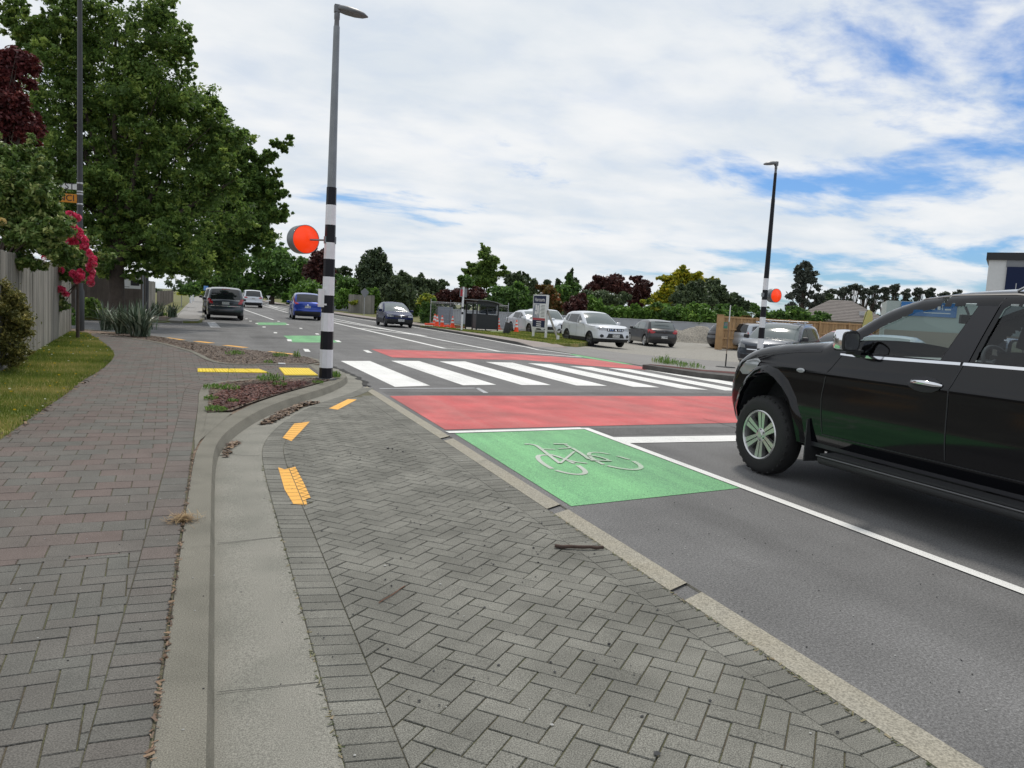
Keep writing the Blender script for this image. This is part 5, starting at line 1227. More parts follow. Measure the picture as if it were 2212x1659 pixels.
# bin, pipe
g=G(*z4(45,1188),.1); root=empty('litter_bin',(g[0],g[1],.10),0,'dark cylindrical bin leaning on its post by the grass','litter bin'); root.rotation_euler=(0,R(12),0)
b=MB(); b.lathe([(.0,.0),(.17,.0),(.18,.05),(.19,.58),(.17,.60),(.0,.58)],18,'z'); b.build('drum',M['plastic'],root); b=MB(); b.lathe([(.195,.55),(.195,.6),(.175,.61)],18,'z'); b.build('rim',M['darkpole'],root)
b=MB(); b.tube([(-.1,.25,0),(-.02,.25,1.2)],.02,6); b.build('post',M['galv'],root)
g=G(*z3(1910,1180),.1); b=MB(); b.tube([(-.5,.1,.03),(0,0,.04),(.4,-.12,.03)],.03,8); o=b.build('pipe_offcut',M['hose'],None); o.location=(g[0],g[1],.11); tag(o,'pale green pipe lying on the grass left of the bin','pipe')
# estate sign
g=G(*z4(484,1243),.09); root=empty('estate_sign',(g[0],g[1],.1),math.atan2(1.35,-.10)-R(0),'tall blue and white property sign on white posts beside the road','property sign')
# local x runs along the board (away from the near post), -y... faces the road
Wd=1.45; b=MB(); b.box(0,.09,-.045,.045,0,2.12); b.build('post',M['white'],root); b=MB(); b.box(Wd-.09,Wd,-.045,.045,0,2.05); b.build('post',M['white'],root)
b=MB(); b.box(-.02,Wd+.02,.05,.075,.47,2.13); bd=b.build('board',M['white'],root)
def pan(n,x0,x1,z0,z1,m,y=.078): b=MB(); b.box(x0,x1,.0755,y,z0,z1); return b.build(n,m,bd)
pan('header_panel',.08,Wd-.03,1.70,2.08,M['navy']); pan('photo_panel',.72,Wd-.03,.98,1.68,M['bluegrey']); pan('text_panel',.08,.70,.98,1.68,M['signwhite']); pan('red_strip',.08,Wd-.03,.87,.975,M['signred']); pan('footer_panel',.08,Wd-.03,.52,.865,M['navy'])
b=MB()
for k in range(9): b.box(.16,.16+random.uniform(.34,.46),.0785,.080,1.60-k*.068,1.62-k*.068)
b.build('lettering',M['ink'],bd)
text(bd,'Harcourts',(Wd/2,.083,1.88),(R(90),0,R(180)),.26,M['reflect'])
for z in (.79,.68,.585): 
    b=MB(); b.box(Wd/2-.25,Wd/2+.25,.0785,.081,z-.022,z+.022); b.build('lettering',M['reflect'],bd)
b=MB(); b.box(.80,.95,.0785,.080,1.2,1.6); b.box(1.0,1.2,.0785,.080,1.15,1.3); b.box(1.02,1.16,.0785,.080,1.35,1.62); b.build('picture',M['reflect'],bd)
q=D(1205,733,36.5); b=MB(); s_=Vector((root.location.x,root.location.y,1.75)); b.bar(s_+Vector((0,.3,0)),(q.x,q.y,.15),.09,.045); o=b.build('brace_plank',M['wood_grey'],None); tag(o,'long grey timber prop leaning against the property sign','timber prop')
b=MB(); b.box(q.x-.05,q.x+.05,q.y-.05,q.y+.05,0,.32); o=b.build('stake',M['white'],None); tag(o,'short white stake at the foot of the timber prop','stake')
# boundary wall and corrugated fence
def wallstrip(name,lb,A,Bp,z0,z1,m,corr=0,cap=True):
    L=math.dist(A,Bp); ux,uy=(Bp[0]-A[0])/L,(Bp[1]-A[1])/L; b=MB(); n=int(L/.09) if corr else int(L/3)
    root=empty(name,(A[0],A[1],0),0,lb,'wall')
    def P(t,o,z): return (ux*t-uy*o,uy*t+ux*o,z)
    for i in range(n):
        t0,t1=L*i/n,L*(i+1)/n; o0=corr*(i%2);o1=corr*((i+1)%2); b.face([P(t0,o0,z0),P(t1,o1,z0),P(t1,o1,z1),P(t0,o0,z1)])
    b.face([P(0,.12,z0),P(L,.12,z0),P(L,.12,z1),P(0,.12,z1)]); b.face([P(0,0,z1),P(L,0,z1),P(L,.12,z1),P(0,.12,z1)])
    b.build('cladding',m,root)
    b=MB(); b.face([P(0,-.03,z1),P(L,-.03,z1),P(L,.15,z1),P(0,.15,z1)]); b.face([P(0,-.03,z1),P(L,-.03,z1),P(L,-.03,z1-.06),P(0,-.03,z1-.06)]); b.build('capping',m,root); return root
wA=D(1552,730,60); wB=D(1255,700,58); wC=D(925,690,56)
wallstrip('boundary_wall','long pale grey boundary wall behind the parked hatchback',(wB.x,wB.y),(wA.x,wA.y),-.3,1.16,M['corr'],0)
wallstrip('corrugated_fence','grey corrugated iron fence behind the bus shelter',(wC.x,wC.y),(wB.x,wB.y),-.1,1.15,M['corr'],.04)
b=MB(); q=at(942,53); q2=at(978,53)
b.box(q[0],q2[0],q[1]-.3,q[1]+.4,0,1.3); o=b.build('site_cabinet',mat('cabinet',(.20,.22,.26),.5),None); tag(o,'grey steel cabinet behind the left temporary fence panel','cabinet')
# gravel pile
M['pile']=mat('pile',(.24,.22,.185),.95,col2=(.16,.15,.13),vs=3,var=.3,speck=.5,specks=14.,bump=1,bs=12.)
q=D(1492,736,55); b=MB(); n=22
hm=lambda x,y:max(0,(1-(x/3.6)**2-(y/2.2)**2))**.8*.95*(1+.25*math.sin(x*2.1+y)+.12*math.sin(x*7)*math.cos(y*6))+random.uniform(0,.05)
gr=[[(i/n*8-4,j/n*5-2.5) for j in range(n+1)] for i in range(n+1)]; hh=[[hm(*gr[i][j])-.03 for j in range(n+1)] for i in range(n+1)]
for i in range(n):
    for j in range(n): b.face([(*gr[a][c_],hh[a][c_]) for a,c_ in ((i,j),(i+1,j),(i+1,j+1),(i,j+1))],0,.5,True)
o=b.build('gravel_pile',M['pile'],None,smooth=60,merge=.001); o.location=(q.x,q.y,-.22); o.rotation_euler.z=R(-30); tag(o,'heap of grey-brown gravel against the boundary wall','gravel heap')
# timber gate fence
gp=GY(1551,755); root=empty('timber_fence',(gp[0],gp[1],gp[2]),0,'new pine board fence with stout end post behind the parked cars','fence')
A=Vector((0,0,0)); dirv=Vector((1,.13,0)).normalized(); Mx=Matrix(((dirv.x,-dirv.y,0,0),(dirv.y,dirv.x,0,0),(0,0,1,0),(0,0,0,1)))
Lf=24; Hf=1.92; b=MB(); b.box(-.14,.14,-.14,.14,0,Hf+.05,0,.6,Mx); b.box(-.16,.16,-.16,.16,Hf+.05,Hf+.08,0,.4,Mx); b.build('end_post',M['wood_new'],root)
b=MB(); t=.15
while t<Lf: w=.14; b.box(t,t+w-.006,.0,.02,.05,Hf,0,random.random(),Mx); t+=w; b.box(t,t+w-.006,.02,.04,.05,Hf,0,random.random()*.5,Mx); t+=w
b.build('boards',M['wood_new'],root); 
for zr in (.12,.62,1.14,Hf-.1): b=MB(); b.box(.14,Lf,-.05,.0,zr,zr+.09,0,.6,Mx); b.build('rail',M['wood_new'],root)
for k in range(1,9): b=MB(); b.box(k*2.7,k*2.7+.12,-.11,-.05,0,Hf+.03,0,.5,Mx); b.build('post',M['wood_new'],root)
b=MB(); b.box(.22,.52,-.07,-.055,1.22,1.58,0,.5,Mx); nb=b.build('notice',mat('green_notice',(.05,.22,.15),.5),root); b=MB(); b.box(.25,.49,-.074,-.071,1.36,1.54,0,.5,Mx); b.build('print',M['signback'],nb)
# thin stand with round base
g=GY(*z5(525,1561)); root=empty('marker_stand',(g[0],g[1],g[2]+.012),0,'thin rusty marker rod on a round black base in the driveway','marker stand')
hs=D(1573.5,660,dep(g)).z-g[2]; b=MB(); b.lathe([(0,.0),(.32,.0),(.32,.02),(.02,.035)],24,'z'); b.build('base',M['plastic'],root); b=MB(); b.tube([(0,0,.03),(0,0,.45)],.022,6); b.build('socket',M['plastic'],root); b=MB(); b.tube([(0,0,.4),(.0,0,hs-.5)],.012,6); b.tube([(0,0,hs-.55),(0,0,hs)],.018,6,m=1); b.build('rod',[mat('rust',(.20,.13,.09),.7),M['signwhite']],root)
# house roof, teardrop flag, building
q=D(1812,690,72); root=empty('house',(q.x,q.y,-.3),R(-38),'bungalow with brown tiled hip roof behind the pine fence','house')
b=MB(); b.box(-3.4,3.4,-3,3,0,2.3); b.build('wall',mat('housewall',(.42,.38,.32),.8),root)
b=MB(); zt=3.0+.0; 
def roofq(a,b2,c,d_): 
    n=14
    for i in range(n):
        t0,t1=i/n,(i+1)/n; L=lambda u,v,t:Vector(u).lerp(Vector(v),t)
        p=[L(a,d_,t0),L(b2,c,t0),L(b2,c,t1),L(a,d_,t1)]; off=Vector((0,0,.035)); b.face([p[0]+off,p[1]+off,p[2],p[3]],0,random.random())
        b.face([p[0]+off,p[1]+off,p[1],p[0]],0,.2)
e=3.6;E2=4.2;zr=2.2;zp=4.15
roofq((-E2,-e,zr),(E2,-e,zr),(.9,0,zp),(-.9,0,zp)); roofq((E2,-e,zr),(E2,e,zr),(.9,0,zp),(.9,0,zp)); roofq((E2,e,zr),(-E2,e,zr),(-.9,0,zp),(.9,0,zp)); roofq((-E2,e,zr),(-E2,-e,zr),(-.9,0,zp),(-.9,0,zp))
b.build('roof',M['roof_tile'],root)
b=MB(); b.box(1.4,2.2,-2.5,-1.5,2.8,3.2); b.build('skylight',M['steel'],root)
q=D(1872,712,33); root=empty('teardrop_flag',(q.x,q.y,-.2),R(-30),'pale yellow feather flag standing behind the pickup mirror','flag')
hf=D(1882,669,33).z+.2; b=MB(); b.tube([(-.28,0,0),(-.22,0,hf*.7),(-.05,0,hf-.05)],.012,6); b.build('pole',M['ink'],root)
b=MB(); pts=[(-.24,.35),(-.22,hf*.7),(-.12,hf-.12),(.02,hf),(.16,hf-.1),(.20,hf-.35),(.12,.9),(-.1,.5)]; b.face([(x,.004,z) for x,z in pts]); b.face([(x,-.004,z) for x,z in pts][::-1]); b.build('sail',mat('pale_yellow',(.60,.62,.26),.6,col2=(.7,.6,.2),vs=9),root)
q=D(2137,560,46); qb=D(2137,545,46); root=empty('shop_building',(q.x,q.y,-.2),R(-54),'white shop building with black fascia and round sign at the right edge','building')
Hb=qb.z+.2; b=MB(); b.box(0,9,0,10,0,Hb-.45); b.build('wall',mat('shopwall',(.60,.61,.62),.7,var=.05),root); b=MB(); b.box(-.15,9.2,-.15,10.2,Hb-.45,Hb-.02); b.build('fascia',M['black'],root)
b=MB(); b.box(.95,9,-.12,-.02,Hb-2.6,Hb-.85); sg=b.build('sign_panel',M['navy'],root); b=MB(); b.box(.9,9,-.06,-.01,Hb-.85,Hb-.45); b.build('soffit_band',M['signback'],root)
b=MB(); Mx=Matrix.Translation((2.75,-.125,Hb-1.75))@Matrix.Rotation(R(90),4,'X'); b.lathe([(.55,.0),(.55,.02),(.36,.02),(.36,0)],40,'z',M=Mx); rg=b.build('ring_logo',M['reflect'],sg); b=MB(); b.lathe([(.36,.0),(.36,.016),(.24,.016),(.24,0)],40,'z',M=Mx); b.build('ring_inner',M['signred'],sg)
b=MB(); b.lathe([(.03,Hb-2.4),(.03,Hb-1.8)],8,'z',(1.5,-.1,0)); b.build('downpipe',M['steel'],root)
# blue banner and pale wall seen through the pickup's cab
q=D(1930,700,30); root=empty('low_building',(q.x,q.y,-.2),R(-44),'pale low building with blue banner seen through the pickup window','building')
hb=D(1985,672,30).z+.2+.35; b=MB(); b.box(-.3,9,0,4,0,hb); b.build('wall',mat('palewall',(.36,.42,.40),.7),root); b=MB(); b.box(-.3,9,-.05,-.01,0,hb*.60); b.build('lower_wall',mat('tanwall',(.30,.27,.22),.8),root)
b=MB(); b.box(.2,2.1,-.05,-.02,hb-.55,hb-.02); bn=b.build('banner',mat('banner_blue',(.03,.16,.42),.5),root)
b=MB()
for i,(x,w,h) in enumerate(((1.15,.03,.2),(1.25,.12,.2),(1.45,.1,.2),(1.6,.03,.2),(1.7,.2,.05))): b.box(x,x+w,-.056,-.051,hb-.28,hb-.28+h)
b.box(1.0,1.9,-.056,-.051,hb-.42,hb-.39); b.build('lettering',M['signwhite'],bn)
# tactile paving
def tact(name,P,lb,ribs,tiles):
    a,b_,c_,d_=[Vector((*G(*z2(*p),.11),.112)) for p in P]; root=empty(name,(a.x,a.y,0),0,lb,'tactile paving'); o=Vector((a.x,a.y,0))
    for k in range(tiles):
        t0,t1=k/tiles,(k+1)/tiles; q=[a.lerp(b_,t0+.005),a.lerp(b_,t1-.005),d_.lerp(c_,t1-.005),d_.lerp(c_,t0+.005)]; b=MB(); q=[p-o for p in q]
        b.add([p-Vector((0,0,.012)) for p in q]+q,[(0,3,2,1),(4,5,6,7),(0,1,5,4),(1,2,6,5),(2,3,7,6),(3,0,4,7)])
        U=(q[1]-q[0]);V=(q[3]-q[0])
        if ribs:
            for i in range(12):
                u=(i+.5)/12; s0=q[0].lerp(q[1],u)*.98+q[3].lerp(q[2],u)*.02; s1=q[0].lerp(q[1],u)*.03+q[3].lerp(q[2],u)*.97; b.bar(s0,s1,.024,.014)
        else:
            for i in range(5):
                for j in range(9):
                    p=q[0].lerp(q[1],(i+.5)/5).lerp(q[3].lerp(q[2],(i+.5)/5),(j+.5)/9); b.lathe([(.017,0),(.011,.006),(0,.006)],7,'z',p,sm=False)
        b.build('tile',M['tactile'],root)
tact('tactile_paving',[(515,1570),(1200,1575),(1305,1615),(515,1605)],'yellow studded warning strip of four tiles on the brick path',False,4)
tact('tactile_paving',[(1410,1562),(1745,1568),(1845,1643),(1475,1640)],'yellow ribbed direction mat beside the near striped pole',True,1)
# stick, twig, dry clump
b=MB(); a=G(1198,1190);c=G(1304,1193); pts=resample([(a[0],a[1]),(c[0],c[1])],8); b.tube([(x,y+random.uniform(-.006,.006),.031+random.uniform(-.003,.003)) for x,y in pts],[.012,.0135,.012,.0115,.012,.011,.012,.0105],8); o=b.build('stick',mat('stickbark',(.07,.045,.035),.9,var=.4,vs=30),None); tag(o,'dark brown stick lying on the herringbone bricks by the concrete edging','stick')
b=MB(); a=G(818,1311);c=G(876,1274); pts=resample([a,c],6); b.tube([(x+random.uniform(-.006,.006),y,.022) for x,y in pts],.003,5); o=b.build('twig',mat('twigbark',(.16,.08,.05),.9),None); tag(o,'thin reddish twig lying on the herringbone bricks','twig')
g=G(388,1126,.1); V=[]
for i in range(260):
    th=random.uniform(0,6.28); r=abs(random.gauss(0,.045)); c=Vector((g[0]+.02+r*math.cos(th)*1.3,g[1]+r*math.sin(th),.105+random.uniform(0,.03))); d_=Vector((random.gauss(0,1),random.gauss(0,1),random.gauss(0,.3))).normalized()*random.uniform(.02,.06); w=Vector((-d_.y,d_.x,0)).normalized()*.0012
    V+=[c-d_-w,c-d_+w,c+d_+w+Vector((0,0,.006)),c+d_-w+Vector((0,0,.006))]
M['straw']=leafmat('straw',(.20,.12,.05),(.38,.25,.12),(.5,.38,.2),.1)
o=fastmesh('dry_grass_clump',np.array([tuple(v) for v in V]),4,rng.uniform(0,1,260),M['straw']); tag(o,'clump of straw-coloured dead grass on the kerb top','grass clump')
g=G(*z2(1445,1522),.11); b=MB(); b.box(-.07,.07,-.06,.06,0,.02); o=b.build('paper_scrap',M['white'],None); o.location=(g[0],g[1],.11); tag(o,'small white block lying on the mulch behind the yellow mat','litter')
# ================================================================= VEGETATION
def leaves(name,lobes,N,size,m,parent=None,clr=.26,stretch=1.9,droop=0,up=.35,inner=.25,tone0=.5,spread=.17,shell=(.55,1.03),per=26,flat=0,frac=0,core=.7):
    """lobes: (x,y,z,rx,ry,rz) in the parent's frame; leaves gathered in clumps over each lobe"""
    if frac:
        sub=[]
        for L in lobes:
            sub.append([L[0],L[1],L[2]-.05*L[5],L[3]*core,L[4]*core,L[5]*core])
            for _ in range(frac):
                d=np.array([random.gauss(0,1),random.gauss(0,1),random.gauss(.15,1)]); d/=np.linalg.norm(d); q=random.uniform(.2,.42); rr=random.uniform(.55,1.12)
                sub.append([L[0]+d[0]*rr*L[3],L[1]+d[1]*rr*L[4],L[2]+d[2]*rr*L[5],L[3]*q,L[4]*q,L[5]*q*random.uniform(.7,1.3)])
        lobes=sub
    Ls=np.array(lobes,dtype=float); w=(Ls[:,3]*Ls[:,5]+Ls[:,4]*Ls[:,5]+Ls[:,3]*Ls[:,4]); w/=w.sum(); V=[];T=[]
    for L,ww in zip(Ls,w):
        n=int(N*ww)+per; nc=max(3,n//per)
        d=rng.normal(size=(nc,3)); d/=np.linalg.norm(d,axis=1)[:,None]
        rr=rng.uniform(shell[0],shell[1],nc); k=rng.random(nc)<inner; rr[k]=rng.uniform(.1,.6,k.sum())
        cc=L[:3]+d*rr[:,None]*L[3:6]; tc=np.clip(rng.normal(tone0,spread,nc),0,1)
        idx=rng.integers(0,nc,n); cr=clr*min(L[3],L[5])*rng.uniform(.6,1.4,nc)
        p=cc[idx]+rng.normal(size=(n,3))*cr[idx][:,None]*.6*np.array([1,1,.75]); p[:,2]-=droop*np.abs(rng.normal(size=n))*cr[idx]
        out=(p-L[:3])/L[3:6]; nr=rng.normal(size=(n,3))+out*.5; nr[:,2]+=up; nr/=np.linalg.norm(nr,axis=1)[:,None]
        a=np.cross(nr,rng.normal(size=(n,3))); a[:,2]-=droop*.8; a-=nr*(a*nr).sum(1)[:,None]; a/=np.linalg.norm(a,axis=1)[:,None]+1e-9; b=np.cross(nr,a)
        s=size*rng.uniform(.6,1.35,n)[:,None]; 
        V.append(np.stack([p-a*s*stretch*.5,p+b*s*.5-a*s*.1,p+a*s*stretch*.5,p-b*s*.5-a*s*.1],1).reshape(-1,3)); T.append(np.clip(tc[idx]+rng.normal(0,.13,n),0,1))
    V=np.concatenate(V);T=np.concatenate(T)
    if len(V)>0 and flat is not None: 
        k=np.repeat(V.reshape(-1,4,3)[:,:,2].min(1)>-.02,4); V=V[k]; T=T[k[::4]]
    return fastmesh(name,V,4,T,m,parent)
def trunkmesh(root,lobes,r,h,m=None,limbs=7,base_h=None):
    b=MB(); base=Vector((0,0,-.1)); fork=Vector((0,0,(base_h or h*.28)))
    b.tube([base,base+Vector((0,0,.25)),fork*.6,fork],[r*1.35,r*1.05,r*.9,r*.8],10)
    for L in sorted(lobes,key=lambda q:-q[5])[:limbs]:
        c=Vector(L[:3]); mid=fork.lerp(c,.5)+Vector((random.uniform(-.1,.1),random.uniform(-.1,.1),.08))*L[3]; tip=c+Vector((random.uniform(-.3,.3)*L[3],random.uniform(-.3,.3)*L[4],.35*L[5]))
        b.tube([fork-Vector((0,0,r)),mid,c,tip],[r*.5,r*.3,r*.15,r*.03],7)
        for k in range(3):
            t=c+Vector((random.uniform(-.8,.8)*L[3],random.uniform(-.8,.8)*L[4],random.uniform(-.3,.8)*L[5])); b.tube([mid.lerp(c,.6),(mid+t)/2+Vector((0,0,.1*L[5])),t],[r*.18,r*.1,r*.02],5)
    return b.build('trunk',m or M['bark'],root)
def tree(name,label,cat,pl,depth,m,N,size,trunk=.15,zg=0,base=None,group=None,dyr=1.0,thick=None,**kw):
    """pl: lobes as (X,Y,rX,rY) seen at this distance; they become round volumes around a trunk"""
    L3=[]; sc=depth/F
    for q in pl:
        X,Y,rx=q[:3]; ry=q[3] if len(q)>3 else rx; dd=depth+(q[4] if len(q)>4 else random.uniform(-.5,.5)*rx*sc); p=D(X,Y,dd); k=dd/F
        L3.append([p.x,p.y,p.z,rx*k,rx*k*dyr,ry*k])
    if base: bp=D(base[0],base[1],depth); bx,by=bp.x,bp.y
    else: bx=sum(l[0]*l[3] for l in L3)/sum(l[3] for l in L3); by=sum(l[1]*l[3] for l in L3)/sum(l[3] for l in L3)
    root=empty(name,(bx,by,zg),0,label,cat,group)
    L3=[(l[0]-bx,l[1]-by,l[2]-zg,*l[3:]) for l in L3]
    top=max(l[2]+l[5] for l in L3)
    if trunk: trunkmesh(root,L3,trunk,top,limbs=kw.pop('limbs',6),base_h=kw.pop('fork',None))
    else: kw.pop('limbs',None);kw.pop('fork',None)
    leaves(kw.pop('part','crown' if cat=='tree' else 'foliage'),L3,N,size,m,root,**kw)
    return root
LM={}
def lm(n,*a,**k): LM[n]=leafmat(n,*a,**k)
lm('oak',(.08,.14,.034),(.15,.25,.055),(.34,.44,.10),trans=.5)
lm('oak2',(.08,.14,.035),(.15,.26,.06),(.36,.46,.10),trans=.48)
lm('green',(0.043,0.091,0.025),(0.098,0.192,0.044),(0.195,0.345,0.061),trans=.35)
lm('dark',(.038,.062,.032),(.075,.112,.052),(.13,.17,.075),trans=.25)
lm('darkblue',(.048,.072,.036),(.095,.135,.065),(.18,.23,.10),trans=.25)
lm('bright',(0.053,0.117,0.019),(0.128,0.250,0.041),(0.285,0.452,0.081))
lm('yellow',(0.103,0.155,0.016),(0.368,0.359,0.021),(0.632,0.502,0.031))
lm('yelgreen',(0.075,0.140,0.020),(0.300,0.343,0.041),(0.630,0.593,0.068))
lm('maroon',(0.038,0.016,0.016),(0.083,0.028,0.024),(0.135,0.047,0.034),trans=.15)
lm('maroon2',(0.057,0.014,0.017),(0.127,0.026,0.027),(0.196,0.048,0.036),trans=.15)
lm('redgreen',(0.075,0.062,0.020),(0.150,0.109,0.027),(0.420,0.140,0.068))
lm('pine',(.05,.06,.045),(.085,.105,.08),(.14,.165,.12),trans=.2)
lm('gum',(.04,.05,.042),(.085,.10,.08),(.15,.17,.13),trans=.15)
lm('grey',(0.075,0.094,0.061),(0.150,0.179,0.115),(0.255,0.281,0.189))
lm('camellia',(.06,.115,.028),(.15,.235,.055),(.42,.46,.17),trans=.3,rough=.4)
lm('gold',(.075,.09,.025),(.19,.185,.05),(.40,.34,.10),trans=.3)
lm('flax',(.05,.075,.045),(.13,.18,.12),(.38,.42,.32),trans=.15,rough=.35)
lm('rose',(.42,.04,.09),(.82,.09,.20),(.90,.35,.48),trans=.3)
lm('cream',(0.500,0.395,0.135),(0.700,0.572,0.270),(0.850,0.780,0.450))
lm('weed',(.06,.13,.025),(.15,.28,.05),(.32,.42,.12))
lm('blade',(.07,.11,.016),(.19,.25,.04),(.46,.38,.15))
# big broadleaf tree over the left fence
tree('broadleaf_tree','huge dark green broadleaf tree rising over the left pavement','tree',[(335,170,120,110),(230,230,150,140),(410,300,110,110),(290,400,150,125),(430,440,100,100),(180,430,120,130),(250,60,110,90),(110,120,70,70),(335,20,70,60),(395,110,45,50),(400,540,90,58),(250,525,115,58),(455,385,60,60),(360,30,22,50),(405,150,20,60),(60,60,60,50),(20,20,40,40),(455,250,36,36),(470,320,38,38),(490,400,28,60),(150,300,90,100),(335,578,90,38),(205,574,70,42),(160,150,70,80),(95,60,55,45),(180,15,60,45),(320,500,100,60),(240,450,90,70)],30,LM['oak'],250000,.074,.30,.09,base=(252,700),per=40,clr=.22,spread=.24,fork=2.8,limbs=12,inner=.28,frac=15,core=.64)
tree('street_tree','second broadleaf tree with long boughs reaching right over the road','tree',[(500,440,70,60),(545,395,50,35),(575,345,32,18),(608,312,26,12),(628,296,10,6),(590,335,10,8),(615,325,8,5),(560,360,14,10),(600,400,10,8),(612,445,12,7),(596,475,12,7),(530,430,50,38),(560,505,42,32),(585,470,26,24),(550,420,30,20),(600,375,16,10),(620,460,10,6),(585,440,26,14),(612,420,12,8),(520,505,70,45),(570,460,45,22),(605,458,22,10),(480,545,70,48),(545,370,30,25),(580,395,30,25),(510,340,25,35),(555,500,35,18),(590,420,20,20),(430,568,50,26),(385,578,45,24),(480,350,40,42),(512,300,24,22),(470,350,30,50),(560,545,20,14)],38,LM['oak2'],130000,.085,.28,.09,base=(222,690),per=22,clr=.34,fork=3.0,limbs=14,frac=10,core=.6)
tree('purple_tree','dark purple-leaved tree at the upper left edge','tree',[(10,150,55,60),(35,130,35,38),(15,230,60,60),(55,260,30,40),(-30,200,60,90),(20,300,50,45),(80,275,25,25)],19,LM['maroon2'],34000,.06,.14,.09,base=(-20,790),fork=2.4,per=24,frac=5)
tree('camellia_bush','tall glossy olive-green camellia leaning over the timber fence','shrub',[(40,360,65,55),(72,400,55,55),(100,440,42,50),(40,460,80,80),(10,400,70,80),(90,500,70,60),(118,425,20,22),(132,480,24,36),(120,540,42,35),(40,530,70,35),(70,330,30,30),(5,330,40,40),(150,545,30,28),(60,570,60,20)],13.8,LM['camellia'],42000,.042,.06,.09,base=(-10,800),per=20,part='foliage',fork=1.6,stretch=2.1,clr=.2,inner=.3,frac=4)
# climbing rose with pink flower heads
rs=tree('rose_bush','climbing rose laden with deep pink blooms on the end of the paling fence','shrub',[(150,520,36,30),(165,560,30,28),(150,590,40,20),(190,520,26,10),(230,555,22,9),(205,575,22,8),(120,585,40,14),(130,650,9,26),(137,660,14,12)],20,LM['camellia'],9000,.05,.04,.09,base=(168,720),per=14,fork=1.5,inner=.1)
fb=MB()
for ring,(r0,z0,nn) in enumerate(((.035,.0,7),(.026,.012,6),(.014,.022,4))):
    for k in range(nn):
        a=6.283*k/nn+ring*.4; c=Vector((math.cos(a)*r0,math.sin(a)*r0,z0)); t=Vector((-math.sin(a),math.cos(a),0))*.021; o_=Vector((math.cos(a)*.3,math.sin(a)*.3,1))*.026
        fb.face([c-t*.5-o_*.4,c+t*.5-o_*.4,c+t+o_*.5,c+o_*1.0,c-t+o_*.5],0,random.uniform(.2,.9))
fm=fb.build('bloom',LM['rose'],None); fmd=fm.data; bpy.data.objects.remove(fm)
pts=[]
zp=lambda x,y:(x*.2288,379.5+y*.2288)
for seg,n in ((((530,360),(560,460),(560,560)),13),(((620,380),(700,380),(735,420)),10),(((620,440),(680,500),(760,550)),18),(((650,580),(690,640),(660,640)),9),(((760,560),(820,640),(740,690)),12),(((800,690),(860,760),(890,830)),10),(((850,850),(870,930),(860,1010)),8),(((720,930),(780,920),(740,980)),9),(((560,880),(490,990),(440,790)),3),(((580,1090),(615,1110),(600,1130)),6),(((685,1220),(687,1225)),1)):
    sg=resample(seg,max(2,n))
    for x,y in sg[:n]: pts.append(zp(x+random.uniform(-22,22),y+random.uniform(-18,18)))
for i,(X,Y) in enumerate(pts[:98]):
    p=D(X,Y,19.55-(.0 if Y<640 else -.4)+random.uniform(-.15,.1)); o=bpy.data.objects.new('bloom',fmd); C.objects.link(o); o.parent=rs; o.location=p-rs.location
    o.rotation_euler=(R(random.uniform(20,90)),random.uniform(-.5,.5),R(random.uniform(-60,70))); s=random.uniform(1.5,2.5); o.scale=(s,s,s)
p=D(4,480,12.6); root=empty('yellow_rose',p,0,'single cream-yellow rose bloom at the left edge of the camellia','flower'); o=bpy.data.objects.new('petals',fmd.copy()); o.data.materials[0]=LM['cream']; C.objects.link(o); o.parent=root; o.rotation_euler=(R(70),0,R(20)); o.scale=(1.6,1.6,1.6)
b=MB(); b.tube([(0,0,0),(-.02,.1,-.1),(-.1,.25,-.2)],.004,5); b.build('stem',LM['camellia'],root)
tree('golden_shrub','low golden-green shrub in front of the paling fence at the left edge','shrub',[(15,650,40,45),(45,690,32,28),(10,730,55,55),(40,755,28,20),(-30,690,50,90),(25,780,28,18),(52,715,22,14)],12.2,LM['gold'],24000,.022,.03,.1,base=(-5,835),per=16,fork=.4,stretch=2.6,frac=4,clr=.45)
# distant tree helper: list
def far(X,Y,rx,ry,d_,m,label,name='tree',cat='tree',N=2600,extra=(),zg=-.1,size=None,trunk=.18,**kw):
    if 700<X<905 and d_<70: d_+=20
    s=(size*.72 if size else max(.085,d_*.0024))
    return tree(name,label,cat,[(X,Y,rx,ry)]+list(extra),d_,LM[m],int(N*2.4),s,trunk if cat=='tree' else 0,zg,per=kw.pop('per',12),clr=kw.pop('clr',.36),inner=kw.pop('inner',.3),frac=kw.pop('frac',4),**kw)
far(470,605,24,22,95,'green','pale green garden tree far up the left pavement',extra=[(440,618,18,14),(495,590,16,25)])
far(505,605,16,34,150,'dark','tall dark conifer at the far end of the road',extra=[(520,615,16,22),(488,615,14,20)],cat='tree')
far(412,625,22,16,62,'green','leafy garden shrub behind the yellow-green sign',name='garden_shrub',cat='shrub',N=1500,zg=.05)
far(445,636,20,7,88,'yelgreen','golden ground shrub on the far verge',name='garden_shrub',cat='shrub',N=900,zg=.05)
far(590,570,50,45,112,'green','large rounded green tree right of the road behind the blue SUV',N=7500,extra=[(545,605,42,38),(560,555,28,28),(640,590,40,45),(600,545,26,22),(520,620,25,22),(620,620,50,30),(570,625,60,22),(655,570,20,24)],trunk=.4)
far(692,560,24,20,88,'maroon','very dark flat-topped conifer just behind the near striped pole',N=4500,extra=[(690,590,32,36),(700,550,14,20),(710,600,22,30),(680,548,8,14)])
far(670,625,30,30,64,'bright','mid green shrubbery behind the blue SUV roof',name='garden_shrub',cat='shrub',N=2200,extra=[(700,640,26,26),(640,635,22,25)])
far(730,585,22,6,95,'dark','flat layered dark cedar beside the near striped pole',N=2200,extra=[(745,580,16,4),(750,592,14,4),(728,598,20,6),(725,610,24,12)])
